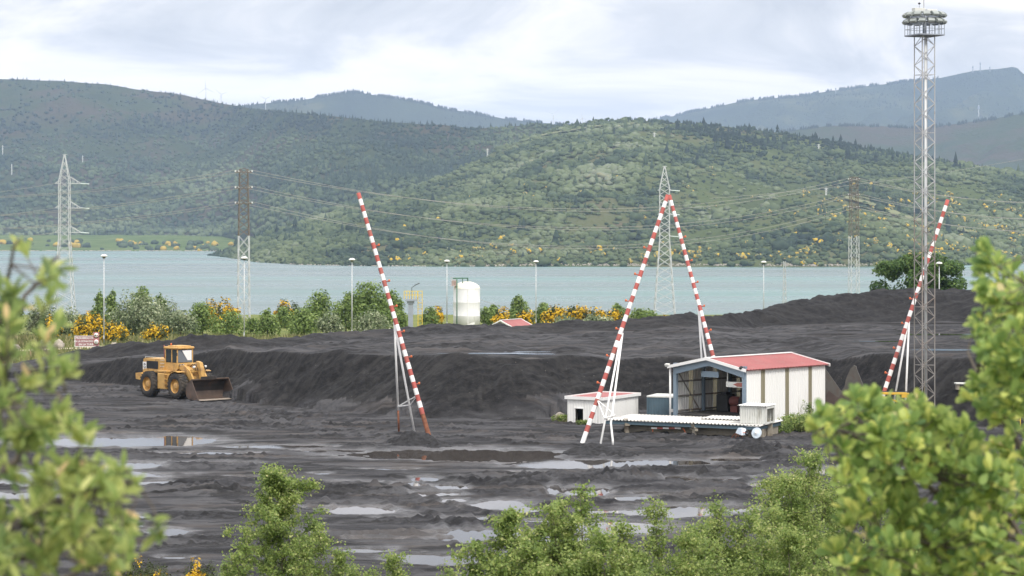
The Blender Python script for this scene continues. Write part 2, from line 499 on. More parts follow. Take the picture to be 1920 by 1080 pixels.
def terrain(x, D):
    """height, grass, wet, coal-face weights"""
    x = np.asarray(x, float); D = np.asarray(D, float)
    a = bearing(x, D)
    foot, top = ipx(FACE, a, 1), ipx(FACE, a, 2)
    Df = H * F / (foot - HY)
    wob = 2.2 * perlin(x / 9, D / 30 + 3.3, 31) + 1.0 * perlin(x / 3.2, D / 14, 33)
    kk = F / (top - HY)
    sl = 0.64
    ht = np.maximum((H * kk - Df) / (kk + 1 / sl), 0.0)
    ht = ht * (1 + .10 * fbm(x / 5.0, D * 0, 3, 36))
    # tipped cones: diagonal rills down the face
    dd = D - Df + 0.55 * wob
    ril = perlin((x - 1.7 * dd) / 1.7, dd / 7.0, 41) * 0.30 + perlin((x - 1.7 * dd) / 0.6, dd / 4.0, 43) * 0.12 + 0.13 * fbm(x / 0.7, D / 0.7, 3, 45) + .22 * np.maximum(perlin(x / 1.1, D / 1.1, 46) - .3, 0)
    face = np.clip(dd * sl, 0, None)
    mid = 4 * (np.clip(face / np.maximum(ht, .3), 0, 1)) * (1 - np.clip(face / np.maximum(ht, .3), 0, 1))
    tz = np.minimum(face + ril * mid, ht + 0.0 * x)
    onface = (dd > 0) & (face < ht)
    # separate cones tipped against the face
    a_ = a
    for (ca, cd, chh, csl) in CONES:
        Dc = H * F / (float(ipx(FACE, np.array([ca]), 1)[0]) - HY) + cd
        xc = (ca - 960) / F * Dc
        q = np.sqrt((x - xc) ** 2 + (D - Dc) ** 2)
        rag = 0.25 * perlin(np.arctan2(D - Dc, x - xc) * 4, q / 6, 47) * np.clip(q / 2, 0, 1)
        tz = np.maximum(tz, np.minimum(chh - csl * q + rag + 0.08 * fbm(x / .7, D / .7, 3, 49), chh - .3))
    # terrace to rim
    Db, sky, rise, wid = ipx(RIM, a, 2), ipx(RIM, a, 1), ipx(RIM, a, 3), ipx(RIM, a, 4)
    zb = H - (sky - HY) * Db / F
    zt = zb - rise
    Dt = Df + ht / sl
    t = np.clip((D - Dt) / np.maximum(Db - wid - Dt, 1), 0, 1)
    tz = np.where(face >= ht, ht + (zt - ht) * t, tz)
    clod2 = np.maximum(perlin(x / .8, D / 1.2, 90) - .1, 0) * .28 * sstep(-.2, .4, fbm(x / 16, D / 5, 3, 92))
    lump = clod2 + 0.16 * fbm(x / 3.0, D / 3.0, 4, 51) + 0.10 * fbm(x / 12.0, D / 2.2, 3, 53)
    tz = tz + np.where(face >= ht, lump * sstep(0, 3, D - Dt), 0)
    rimlump = 0.30 * fbm(x / 2.6, D / 3.0, 4, 57) * np.clip(rise, 0, 1)
    rim = np.where(D < Db, sstep(Db - wid, Db, D), np.clip(1 - (D - Db - 1.0) * 0.0, 0, 1)) * (rise + rimlump)
    tz = tz + rim
    tz = np.where(D > Db, tz - np.maximum(D - Db - 1.0, 0) * 0.62, tz)
    inside = sstep(-2, 1, dd)
    # terrace puddles are levelled
    terr = tz
    # yard
    row = HY + H * F / np.maximum(D, 40)
    yard = 0.075 + 0.05 * fbm(x / 11, D / 11, 3, 61) + 0.035 * fbm(x / 1.6, D / 1.6, 4, 63)
    rough = sstep(-.15, .35, fbm(x / 13, D / 5, 3, 87))
    clod = np.maximum(perlin(x / .55, D / .62, 88) - .18, 0) * .30 + np.maximum(perlin(x / .24, D / .3, 89) - .2, 0) * .12
    yard = yard + rough * clod + .018 * fbm(x / .5, D / .5, 3, 86)
    yard = yard + 0.035 * np.abs(perlin(x / 9 + 0.3 * perlin(x / 20, D / 20, 3), D / 0.9, 65)) + 0.03 * np.abs(perlin(x / 3.5, (D + 0.25 * x) / 0.8, 66))
    for (cx, cy, hw, hh, am) in CHURN:
        wgt = np.clip(1.25 - np.sqrt(((a - cx) / hw) ** 2 + ((row - cy) / hh) ** 2), 0, 1)
        wgt = wgt * wgt * (3 - 2 * wgt)
        yard = yard + wgt * am * (np.maximum(fbm(x / 2.4, D / 2.0, 5, 71, 0.62) + 0.15, -0.2) + 0.5 * perlin(x / 0.5, D / 0.5, 75) ** 2)
    for (tw, pts) in TRACKS:
        dist = np.full(np.shape(x), 99.0); along = np.zeros(np.shape(x)); acc = 0.0
        for i in range(len(pts) - 1):
            p, q = pts[i], pts[i + 1]
            vx, vy = q[0] - p[0], q[1] - p[1]; l2 = vx * vx + vy * vy
            tt = np.clip(((x - p[0]) * vx + (D - p[1]) * vy) / l2, 0, 1)
            dd_ = np.hypot(x - p[0] - tt * vx, D - p[1] - tt * vy)
            along = np.where(dd_ < dist, acc + tt * l2 ** .5, along); dist = np.minimum(dist, dd_); acc += l2 ** .5
        prof = -.15 * np.exp(-(dist / (tw * .5)) ** 4) + .13 * np.exp(-((dist - tw * .85) / (tw * .3)) ** 2)
        lug = .07 * np.exp(-(dist / (tw * .55)) ** 4) * np.sign(np.sin(along * 2 * np.pi / .62))
        yard = yard + prof + lug
    pf = puddle_field(a, D)
    calm = sstep(-0.9, 0.0, pf)
    yard = np.maximum(yard, 0.022 + 0.02 * perlin(x / 0.8, D / 0.8, 69))
    yard = yard * (1 - .55 * calm) + .55 * calm * 0.02
    pw = sstep(-0.22, 0.20, pf)
    yard = yard * (1 - pw) + pw * (-0.05)
    near = sstep(92, 70, D)
    yard = yard * (1 - near) + near * 0.25 * fbm(x / 4, D / 4, 3, 77)
    z0 = zbase(D)
    behind = sstep(222, 236, D)
    base = z0 + yard * (1 - behind) + behind * 0.12 * fbm(x / 6, D / 6, 3, 79)
    interior = (D > Df - 2)
    z = np.where(interior, np.maximum(terr, base), base)
    coal = np.where(interior & (terr > base - 0.02), 1.0, 0.0)
    grass = np.where((coal < .5) & (D > 224), 1.0, 0.0)
    grass = np.maximum(grass, sstep(86, 80, D + 3 * perlin(x / 3, D / 3, 81)))
    wet = sstep(-0.75, 0.05, pf + 0.25 * perlin(x / 1.5, D / 1.5, 83)) * (D > 80) * (D < 160)
    facew = np.where(onface & (ht > 0.5), 1.0, 0.0)
    facew = np.maximum(facew, (D > Db - wid) * (D < Db + 6) * np.clip(rise, 0, 1) * .9)
    facew = np.where((D > 160) & (coal > .5) & ~onface, np.maximum(facew, .15 + .35 * fbm(x / 14, D / 3, 3, 58)), facew)
    facew = np.clip(facew, 0, 1)
    return z, grass, wet, facew
def gz(x, D):
    return float(terrain(np.array([x]), np.array([D]))[0][0])
def ground_at(px, py, dz=0.0):
    """point on the level yard seen at this column and row"""
    D = H * F / (py - HY)
    x = (px - 960) / F * D
    return Vector((x, D, gz(x, D) + dz))
def stand(px, D, dz=0.0):
    x = (px - 960) / F * D
    return Vector((x, D, gz(x, D) + dz))

# terrace puddles: column, row, half width (px), half depth in metres, reach
TPUD = [(915, 664, 90, 1.0), (980, 661, 55, .7), (1165, 620, 46, .9), (1580, 627, 55, 1.2), (1590, 620, 30, .8), (1740, 607, 110, 1.5), (1760, 628, 95, 1.4),
        (1775, 657, 60, 1.3), (1650, 641, 60, .8), (1000, 665, 40, .6)]
TP = []
for (cx, cy, hw, hd) in TPUD:
    # find where the terrace is seen at this row
    Ds = np.linspace(166, 262, 800)
    xs = (cx - 960) / F * Ds
    zz = terrain(xs, Ds)[0]
    rows = HY + (H - zz) * F / Ds
    k = int(np.argmin(np.abs(rows - cy) + (zz < 1.2) * 999))
    TP.append((xs[k], Ds[k], zz[k] + 0.05, hw * Ds[k] / F, hd))
_terrain0 = terrain
def terrain(x, D):
    z, g, w, fc = _terrain0(x, D)
    for (cx, cD, cz, rx, rd) in TP:
        m = np.abs(D - cD) < rd * 6 + 3
        q = np.sqrt(((x - cx) / (rx * 1.15)) ** 2 + ((D - cD) / (rd * 2.2)) ** 2)
        k = sstep(2.2, 1.0, q) * m
        z = z * (1 - k) + (cz - 0.03) * k
        z = np.where((q < 2.6) & (D < cD) & m, np.minimum(z, cz - .01 + .05 * np.clip(q - 1.15, 0, 1)), z)
    return z, g, w, fc

def build_ground():
    u = np.concatenate([np.linspace(-9000, -1400, 24), np.linspace(-1300, -120, 120), np.arange(-100, 2021, 2.0), np.linspace(2040, 3200, 120), np.linspace(3300, 11000, 24)])
    rows = np.arange(1110, 612, -0.9)
    d1 = H * F / (rows - HY)
    d_near = np.concatenate([[-80, -30, -5], np.arange(2, d1[0], 1.5)])
    dA = d1[d1 < 160]
    dB = np.arange(dA[-1] + .3, 285, 0.33)
    dC = np.concatenate([np.arange(286, 420, 2.0), np.linspace(425, 900, 70), np.linspace(950, 1900, 12)])
    D = np.concatenate([d_near, dA, dB, dC])
    s = (u - 960) / F
    DD, SS = np.meshgrid(D, s, indexing='ij')
    X = SS * np.maximum(DD, 60)
    z, g, w, fc = terrain(X, DD)
    V = np.stack([X, DD, z], -1).reshape(-1, 3)
    nr, nc = X.shape
    i = np.arange(nr - 1)[:, None] * nc + np.arange(nc - 1)[None, :]
    FA = np.stack([i, i + 1, i + nc + 1, i + nc], -1).reshape(-1, 4)
    m, nt, N, L, b = mat_new('coal_ground')
    tc = N.new('ShaderNodeTexCoord')
    def noise(scale, det=6, rough=.6, sc=(1, 1, 1), dist=0):
        mp = N.new('ShaderNodeMapping'); mp.inputs['Scale'].default_value = sc
        L.new(tc.outputs['Object'], mp.inputs[0])
        n = N.new('ShaderNodeTexNoise'); n.inputs['Scale'].default_value = scale
        n.inputs['Detail'].default_value = det; n.inputs['Roughness'].default_value = rough
        n.inputs['Distortion'].default_value = dist
        L.new(mp.outputs[0], n.inputs['Vector'])
        return n.outputs['Fac']
    def ramp(f, stops):
        r = N.new('ShaderNodeValToRGB'); e = r.color_ramp.elements
        e[0].position, e[0].color = stops[0][0], tuple(stops[0][1]) + (1,)
        e[1].position, e[1].color = stops[-1][0], tuple(stops[-1][1]) + (1,)
        for p, c in stops[1:-1]:
            q = e.new(p); q.color = tuple(c) + (1,)
        L.new(f, r.inputs[0]); return r.outputs[0]
    def mix(f, c1, c2):
        x = N.new('ShaderNodeMixRGB'); L.new(f, x.inputs[0])
        L.new(c1, x.inputs[1])
        if isinstance(c2, tuple): x.inputs[2].default_value = c2 + (1,)
        else: L.new(c2, x.inputs[2])
        return x.outputs[0]
    def attr(n):
        a = N.new('ShaderNodeAttribute'); a.attribute_name = n; return a.outputs['Fac']
    mud = ramp(noise(0.35, 8, .62, (0.5, 1.6, 1), .4), [(.36, (.022, .022, .024)), (.47, (.048, .048, .052)), (.58, (.083, .083, .088))])
    brown = ramp(noise(0.16, 9, .68, (0.6, 2.6, 1), .6), [(.51, (0, 0, 0)), (.68, (.6, .6, .6))])
    mud = mix(brown, mud, (.115, .098, .086))
    coal = ramp(noise(1.4, 8, .68), [(.30, (.010, .010, .011)), (.5, (.020, .020, .021)), (.70, (.040, .039, .039))])
    sx_ = N.new('ShaderNodeSeparateXYZ'); L.new(tc.outputs['Object'], sx_.inputs[0])
    sh = N.new('ShaderNodeMath'); sh.operation = 'MULTIPLY_ADD'; sh.inputs[1].default_value = -1.7
    L.new(sx_.outputs['Y'], sh.inputs[0]); L.new(sx_.outputs['X'], sh.inputs[2])
    cb = N.new('ShaderNodeCombineXYZ'); L.new(sh.outputs[0], cb.inputs['X']); L.new(sx_.outputs['Y'], cb.inputs['Y'])
    mpf = N.new('ShaderNodeMapping'); mpf.inputs['Scale'].default_value = (.8, .22, 1)
    L.new(cb.outputs[0], mpf.inputs[0])
    nf = N.new('ShaderNodeTexNoise'); nf.inputs['Scale'].default_value = 1; nf.inputs['Detail'].default_value = 7; nf.inputs['Roughness'].default_value = .65
    L.new(mpf.outputs[0], nf.inputs['Vector'])
    coal = mix(ramp(nf.outputs['Fac'], [(.48, (0, 0, 0)), (.66, (.8, .8, .8))]), coal, (.044, .043, .043))
    fresh = ramp(noise(0.2, 9, .66, (.8, 2.2, 1), .9), [(.51, (0, 0, 0)), (.57, (.85, .85, .85))])
    mud = mix(fresh, mud, coal)
    col = mix(attr('face'), mud, coal)
    speck = ramp(noise(5.5, 2, .5), [(.735, (0, 0, 0)), (.76, (.8, .8, .8))])
    col = mix(speck, col, (.17, .155, .14))
    gcol = ramp(noise(0.5, 8, .65, (1, 1, 1)), [(.28, (.075, .105, .03)), (.5, (.155, .185, .055)), (.72, (.25, .24, .09))])
    col = mix(attr('grass'), col, gcol)
    L.new(col, b.inputs['Base Color'])
    rr = N.new('ShaderNodeMapRange'); rr.inputs['To Min'].default_value = 0.78; rr.inputs['To Max'].default_value = 0.30
    L.new(attr('wet'), rr.inputs['Value'])
    L.new(rr.outputs[0], b.inputs['Roughness'])
    sp_ = N.new('ShaderNodeMapRange'); sp_.inputs['To Min'].default_value = 0.08; sp_.inputs['To Max'].default_value = 0.5
    L.new(attr('wet'), sp_.inputs['Value']); L.new(sp_.outputs[0], b.inputs['Specular IOR Level'])
    bp = N.new('ShaderNodeBump'); bp.inputs['Strength'].default_value = 1.0; bp.inputs['Distance'].default_value = 0.12
    L.new(noise(4.0, 8, .7), bp.inputs['Height'])
    L.new(bp.outputs[0], b.inputs['Normal'])
    o = np_mesh('ground', V, FA, m, attrs={'grass': g.ravel(), 'wet': w.ravel(), 'face': fc.ravel()}, smooth=True)
    tag(o, 'black coal yard of wet churned mud with terraced coal face', 'ground', kind='structure')
    return o
build_ground()

def mat_puddle():
    m, nt, N, L, b = mat_new('puddle_water')
    b.inputs['Base Color'].default_value = (.05, .042, .036, 1)
    b.inputs['Roughness'].default_value = 0.03
    b.inputs['IOR'].default_value = 1.33
    b.inputs['Specular IOR Level'].default_value = 0.5
    tc = N.new('ShaderNodeTexCoord'); n = N.new('ShaderNodeTexNoise'); n.inputs['Scale'].default_value = 1.5
    L.new(tc.outputs['Object'], n.inputs['Vector'])
    bp = N.new('ShaderNodeBump'); bp.inputs['Strength'].default_value = 0.03; bp.inputs['Distance'].default_value = 0.02
    L.new(n.outputs['Fac'], bp.inputs['Height']); L.new(bp.outputs[0], b.inputs['Normal'])
    return m
M['puddle'] = mat_puddle()
o = MB().add([(-60, 84, 0.0), (60, 84, 0.0), (60, 160, 0.0), (-60, 160, 0.0)], [(0, 1, 2, 3)]).build('puddle_water', M['puddle'])
tag(o, 'shallow puddles of rain water lying over the black yard', 'water', kind='structure')
mb = MB()
for (cx, cD, cz, rx, rd) in TP:
    n = 40; vs = []
    for i in range(n):
        t = 2 * math.pi * i / n
        k = 1 + 0.28 * float(perlin(math.cos(t) * 1.6 + cx, math.sin(t) * 1.6 + cD, 5)) + 0.12 * float(perlin(math.cos(t) * 5 + cx, math.sin(t) * 5, 9))
        vs.append((cx + rx * k * math.cos(t), cD + rd * k * math.sin(t), cz))
    mb.add(vs, [tuple(range(n))])
o = mb.build('terrace_water', M['puddle'])
tag(o, 'thin strips of standing water on the coal terrace', 'water', kind='structure')

# ------------------------------------------------------------------ lake
def build_lake():
    m, nt, N, L, b = mat_new('lake_water')
    tc = N.new('ShaderNodeTexCoord')
    mp = N.new('ShaderNodeMapping'); mp.inputs['Scale'].default_value = (.0011, .0045, 1)
    L.new(tc.outputs['Object'], mp.inputs[0])
    n = N.new('ShaderNodeTexNoise'); n.inputs['Scale'].default_value = 1; n.inputs['Detail'].default_value = 5
    L.new(mp.outputs[0], n.inputs['Vector'])
    r = N.new('ShaderNodeValToRGB'); e = r.color_ramp.elements
    e[0].position, e[0].color = .44, (.088, .142, .138, 1)
    e[1].position, e[1].color = .60, (.088, .188, .172, 1)
    L.new(n.outputs['Fac'], r.inputs[0]); L.new(r.outputs[0], b.inputs['Base Color'])
    b.inputs['Roughness'].default_value = 0.26
    b.inputs['IOR'].default_value = 1.33
    b.inputs['Specular IOR Level'].default_value = 0.5
    mp2 = N.new('ShaderNodeMapping'); mp2.inputs['Scale'].default_value = (.40, .14, 1)
    L.new(tc.outputs['Object'], mp2.inputs[0])
    n2 = N.new('ShaderNodeTexNoise'); n2.inputs['Scale'].default_value = 1; n2.inputs['Detail'].default_value = 4
    L.new(mp2.outputs[0], n2.inputs['Vector'])
    mp3 = N.new('ShaderNodeMapping'); mp3.inputs['Scale'].default_value = (.13, .022, 1)
    L.new(tc.outputs['Object'], mp3.inputs[0])
    n3 = N.new('ShaderNodeTexNoise'); n3.inputs['Scale'].default_value = 1; n3.inputs['Detail'].default_value = 5; n3.inputs['Roughness'].default_value = .7
    L.new(mp3.outputs[0], n3.inputs['Vector'])
    mp4 = N.new('ShaderNodeMapping'); mp4.inputs['Scale'].default_value = (.0035, .011, 1)
    L.new(tc.outputs['Object'], mp4.inputs[0])
    n4 = N.new('ShaderNodeTexNoise'); n4.inputs['Scale'].default_value = 1; n4.inputs['Detail'].default_value = 6
    L.new(mp4.outputs[0], n4.inputs['Vector'])
    r4 = N.new('ShaderNodeMapRange'); r4.inputs['From Min'].default_value = .38; r4.inputs['From Max'].default_value = .62; r4.inputs['To Min'].default_value = .18; r4.inputs['To Max'].default_value = .36
    L.new(n4.outputs['Fac'], r4.inputs['Value']); L.new(r4.outputs[0], b.inputs['Roughness'])
    ad_ = N.new('ShaderNodeMath'); ad_.operation = 'MULTIPLY_ADD'; ad_.inputs[1].default_value = 2.6
    L.new(n3.outputs['Fac'], ad_.inputs[0]); L.new(n2.outputs['Fac'], ad_.inputs[2])
    bp = N.new('ShaderNodeBump'); bp.inputs['Strength'].default_value = 1.0; bp.inputs['Distance'].default_value = 1.0
    L.new(ad_.outputs[0], bp.inputs['Height']); L.new(bp.outputs[0], b.inputs['Normal'])
    o = MB().add([(-3500, 620, WATER_Z), (3500, 620, WATER_Z), (3500, 4600, WATER_Z), (-3500, 4600, WATER_Z)], [(0, 1, 2, 3)]).build('lake_water', m)
    tag(o, 'wide turquoise grey lake below the green hills', 'lake', kind='structure')
build_lake()

# ------------------------------------------------------------------ hills
def hill(name, label, px0, px1, ncol, prof, mat, nrow=60, amp=0.03, seed=0, foot_z=WATER_Z - 2, pw=1.0, back=0.3, rows=None):
    """prof: (column, distance of foot, distance of ridge, skyline row)"""
    t = np.array(prof, float)
    u = np.linspace(px0, px1, ncol)
    D0, D1, sk = (np.interp(u, t[:, 0], t[:, k]) for k in (1, 2, 3))
    sk = sk + 1.0 * fbm(u / 40, u * 0, 3, seed + 5)
    z1 = H - (sk - HY) * D1 / F
    v = np.concatenate([np.linspace(0, 1, nrow), 1 + back * np.linspace(0.1, 1, 8)])
    UU, VV = np.meshgrid(u, v)
    Dd = D0 + (D1 - D0) * VV
    X = (UU - 960) / F * Dd
    p = np.where(VV <= 1, np.interp(VV, [0, .012, .12, 1], [0, .03, .13, 1]) ** pw, 1 - 0.9 * (VV - 1))
    Z = foot_z + (z1 - foot_z) * p
    rel = (z1 - foot_z) * amp
    bump = fbm(X / 420, Dd / 420, 5, seed)
    env = np.clip(VV * 8, 0, 1) * np.clip((1 - VV) * 3.0, 0, 1)
    Z = Z + rel * bump * env * 3
    V = np.stack([X, Dd, Z], -1).reshape(-1, 3)
    nr, nc = X.shape
    i = np.arange(nr - 1)[:, None] * nc + np.arange(nc - 1)[None, :]
    FA = np.stack([i, i + 1, i + nc + 1, i + nc], -1).reshape(-1, 4)
    o = np_mesh(name, V, FA, mat, smooth=True)
    tag(o, label, 'hill', kind='structure')
    def sample(uu, vv):
        ui = (uu - px0) / (px1 - px0) * (nc - 1)
        vi = np.interp(vv, v, np.arange(nr))
        u0 = np.clip(ui.astype(int), 0, nc - 2); v0 = np.clip(vi.astype(int), 0, nr - 2)
        fu, fv = (ui - u0)[:, None], (vi - v0)[:, None]
        G = np.stack([X, Dd, Z], -1)
        return (G[v0, u0] * (1 - fu) + G[v0, u0 + 1] * fu) * (1 - fv) + (G[v0 + 1, u0] * (1 - fu) + G[v0 + 1, u0 + 1] * fu) * fv
    return o, sample

def mat_hill(name, stops, scale=.012, sc=(1, 1, 1), fine=.08):
    m, nt, N, L, b = mat_new(name)
    tc = N.new('ShaderNodeTexCoord')
    mp = N.new('ShaderNodeMapping'); mp.inputs['Scale'].default_value = sc
    L.new(tc.outputs['Object'], mp.inputs[0])
    n = N.new('ShaderNodeTexNoise'); n.inputs['Scale'].default_value = scale; n.inputs['Detail'].default_value = 10
    n.inputs['Roughness'].default_value = .62; n.inputs['Distortion'].default_value = .5
    L.new(mp.outputs[0], n.inputs['Vector'])
    r = N.new('ShaderNodeValToRGB'); e = r.color_ramp.elements
    e[0].position, e[0].color = stops[0][0], tuple(stops[0][1]) + (1,)
    e[1].position, e[1].color = stops[-1][0], tuple(stops[-1][1]) + (1,)
    for p, c in stops[1:-1]:
        q = e.new(p); q.color = tuple(c) + (1,)
    L.new(n.outputs['Fac'], r.inputs[0]); L.new(r.outputs[0], b.inputs['Base Color'])
    b.inputs['Roughness'].default_value = 1.0
    b.inputs['Specular IOR Level'].default_value = 0.0
    n2 = N.new('ShaderNodeTexNoise'); n2.inputs['Scale'].default_value = fine; n2.inputs['Detail'].default_value = 6
    L.new(mp.outputs[0], n2.inputs['Vector'])
    bp = N.new('ShaderNodeBump'); bp.inputs['Strength'].default_value = 1.0; bp.inputs['Distance'].default_value = 6
    L.new(n2.outputs['Fac'], bp.inputs['Height']); L.new(bp.outputs[0], b.inputs['Normal'])
    return m
HM1 = mat_hill('near_hillside', [(.30, (.055, .070, .036)), (.46, (.085, .108, .046)), (.58, (.105, .110, .058)), (.68, (.12, .098, .070)), (.80, (.17, .17, .075))], .006)
HM2 = mat_hill('far_hillside', [(.30, (.032, .044, .026)), (.46, (.048, .062, .030)), (.58, (.066, .058, .040)), (.72, (.074, .066, .042))], .004)
HM3 = mat_hill('blue_hillside', [(.34, (.030, .042, .030)), (.52, (.045, .060, .035)), (.66, (.09, .095, .05)), (.75, (.06, .07, .04))], .0022)
PLAIN = mat_hill('shore_grass', [(.3, (.085, .125, .04)), (.5, (.13, .18, .06)), (.7, (.17, .20, .08))], .02, fine=.3)

# right-hand near hill with the wooded slope down to the lake
PR = [(395, 2950, 3000, 486), (440, 2650, 2780, 466), (480, 2300, 2750, 448), (560, 2120, 2850, 420), (640, 2060, 2950, 396), (720, 2020, 3050, 371), (800, 2010, 3150, 343), (870, 2000, 3250, 312), (930, 2000, 3350, 284), (1000, 2000, 3420, 254), (1060, 2000, 3450, 238), (1120, 2000, 3450, 229), (1180, 1990, 3450, 225), (1300, 1985, 3450, 232), (1400, 1985, 3450, 241), (1500, 1980, 3400, 256),
      (1600, 1990, 3350, 273), (1700, 2020, 3250, 291), (1800, 2080, 3200, 309), (1900, 2200, 3200, 322), (2100, 2400, 3200, 345), (3200, 2600, 3300, 380)]
hr, hr_s = hill('near_hill', 'wooded green hill rising from the far lake shore', 395, 3200, 560, PR, HM1, 90, .055, 3, pw=.92)
# behind it at the left: long brown-green ridge beyond the grassy shore
PL = [(-1800, 4300, 6300, 150), (-600, 4300, 6200, 140), (0, 4300, 6200, 148), (110, 4300, 6200, 152), (200, 4300, 6200, 158), (260, 4300, 6150, 168), (330, 4300, 6050, 176), (400, 4280, 5900, 191), (470, 3900, 5600, 203), (520, 3500, 5300, 208),
      (600, 3250, 4900, 215), (700, 3150, 4600, 226), (770, 3150, 4500, 232), (830, 3200, 4450, 234), (880, 3300, 4400, 241), (950, 3500, 4400, 238), (1010, 3600, 4400, 232), (1100, 3740, 4500, 236), (1300, 3740, 4600, 262), (1700, 3740, 4700, 330), (2600, 3740, 4800, 380)]
hl, hl_s = hill('left_hill', 'long heath covered hill rising behind the grassy shore', -1800, 2600, 520, PL, HM2, 80, .045, 13, pw=1.0, foot_z=2.0)
PB = [(300, 7200, 8600, 230), (430, 7200, 8600, 208), (480, 7200, 8600, 195), (560, 7200, 8600, 188), (620, 7200, 8600, 178), (660, 7200, 8600, 173), (700, 7200, 8600, 178), (760, 7200, 8600, 186), (850, 7200, 8600, 206),
      (950, 7200, 8600, 223), (1000, 7200, 8600, 229), (1080, 7200, 8600, 236), (1300, 7200, 8600, 290)]
hb, hb_s = hill('centre_hill', 'bluish distant hill with a rounded wooded top', 300, 1300, 220, PB, HM3, 40, .05, 23)
PC = [(1080, 7600, 10400, 245), (1200, 7600, 10400, 228), (1260, 7600, 10400, 218), (1310, 7600, 10400, 207), (1400, 7600, 10400, 188), (1500, 7600, 10400, 180), (1560, 7600, 10400, 171), (1640, 7600, 10400, 159), (1700, 7600, 10400, 152), (1750, 7600, 10400, 148), (1800, 7600, 10400, 138), (1830, 7600, 10400, 132),
      (1870, 7600, 10400, 129), (1898, 7600, 10400, 125), (1908, 7600, 10400, 127), (1918, 7600, 10400, 138), (1960, 7600, 10400, 150), (2100, 7600, 10400, 175), (3000, 7600, 10400, 300)]
hc, hc_s = hill('far_mountain', 'blue hazy mountain ridge at the right with a rocky summit', 1080, 3000, 360, PC, HM3, 50, .05, 33)
PD = [(1350, 5200, 6600, 262), (1450, 5200, 6600, 248), (1560, 5200, 6600, 236), (1640, 5200, 6600, 236), (1720, 5200, 6600, 240), (1800, 5200, 6600, 232), (1900, 5200, 6600, 216), (2000, 5200, 6600, 210), (3000, 5200, 6600, 240)]
hd, hd_s = hill('middle_ridge', 'low hazy ridge in front of the far mountain', 1350, 3000, 260, PD, HM2, 40, .05, 43)

# the grassy shore at the left
PP = [(-1800, 3650, 4300, 440), (-200, 3620, 4250, 440), (100, 3600, 4250, 441), (300, 3600, 4250, 441), (400, 3560, 4200, 443), (470, 3500, 4200, 446), (620, 3400, 4100, 449)]
hp, hp_s = hill('grassy_shore', 'pale green grassy bank along the far lake shore', -1800, 620, 200, PP, PLAIN, 24, .05, 53, pw=.8, back=.15)
# ------------------------------------------------------------------ far woods (stuff)
def ico(sub):
    t = (1 + 5 ** .5) / 2
    v = [(-1, t, 0), (1, t, 0), (-1, -t, 0), (1, -t, 0), (0, -1, t), (0, 1, t), (0, -1, -t), (0, 1, -t), (t, 0, -1), (t, 0, 1), (-t, 0, -1), (-t, 0, 1)]
    v = [np.array(p) / np.linalg.norm(p) for p in v]
    f = [(0, 11, 5), (0, 5, 1), (0, 1, 7), (0, 7, 10), (0, 10, 11), (1, 5, 9), (5, 11, 4), (11, 10, 2), (10, 7, 6), (7, 1, 8), (3, 9, 4), (3, 4, 2), (3, 2, 6), (3, 6, 8), (3, 8, 9), (4, 9, 5), (2, 4, 11), (6, 2, 10), (8, 6, 7), (9, 8, 1)]
    for _ in range(sub):
        c, nf = {}, []
        def mid(a, b):
            k = (min(a, b), max(a, b))
            if k not in c:
                m = v[a] + v[b]; v.append(m / np.linalg.norm(m)); c[k] = len(v) - 1
            return c[k]
        for a, b, d in f:
            ab, bd, da = mid(a, b), mid(b, d), mid(d, a)
            nf += [(a, ab, da), (b, bd, ab), (d, da, bd), (ab, bd, da)]
        f = nf
    return np.array(v), np.array(f)
ICO0, ICO1 = ico(0), ico(1)
def cone_shape():
    v, f = [], []
    for (z0, r0, z1) in ((.12, .42, .62), (.42, .30, 1.0)):
        b = len(v)
        for k in range(6):
            a = k * math.pi / 3 + z0
            v.append((r0 * math.cos(a), r0 * math.sin(a), z0))
        v.append((0, 0, z1))
        f += [(b + k, b + (k + 1) % 6, b + 6) for k in range(6)]
    return np.array(v), np.array(f)
CONE = cone_shape()
def scatter(shape, P, sx, sz, rng, jit=.25, zoff=0.0):
    """copies of one shape merged into arrays"""
    bv, bf = shape
    n, k = len(P), len(bv)
    J = 1 + jit * rng.uniform(-1, 1, (n, k, 1))
    a = rng.uniform(0, 2 * np.pi, n)
    c, s = np.cos(a)[:, None], np.sin(a)[:, None]
    B = bv[None] * J
    X = (B[..., 0] * c - B[..., 1] * s) * sx[:, None]
    Y = (B[..., 0] * s + B[..., 1] * c) * sx[:, None]
    Z = (B[..., 2] + zoff) * sz[:, None]
    V = np.stack([X, Y, Z], -1) + P[:, None, :]
    FA = bf[None] + (np.arange(n) * k)[:, None, None]
    return V.reshape(-1, 3), FA.reshape(-1, 3), k
def join(parts):
    Vs, Fs, Ts, b = [], [], [], 0
    for V, FA, T in parts:
        Vs.append(V); Fs.append(FA + b); Ts.append(T); b += len(V)
    return np.concatenate(Vs), np.concatenate(Fs), np.concatenate(Ts)
WOOD = mat_leaf('woodland', [(0, (.022, .033, .028)), (.22, (.037, .056, .036)), (.45, (.072, .097, .050)), (.65, (.110, .138, .068)), (.82, (.150, .178, .105)), (.93, (.185, .205, .145)), (.97, (.46, .31, .03)), (1, (.56, .38, .035))], .9, 0.0, 0.1)

def row_of(P):
    return HY + (H - P[:, 2]) * F / P[:, 1], 960 + P[:, 0] * F / P[:, 1]

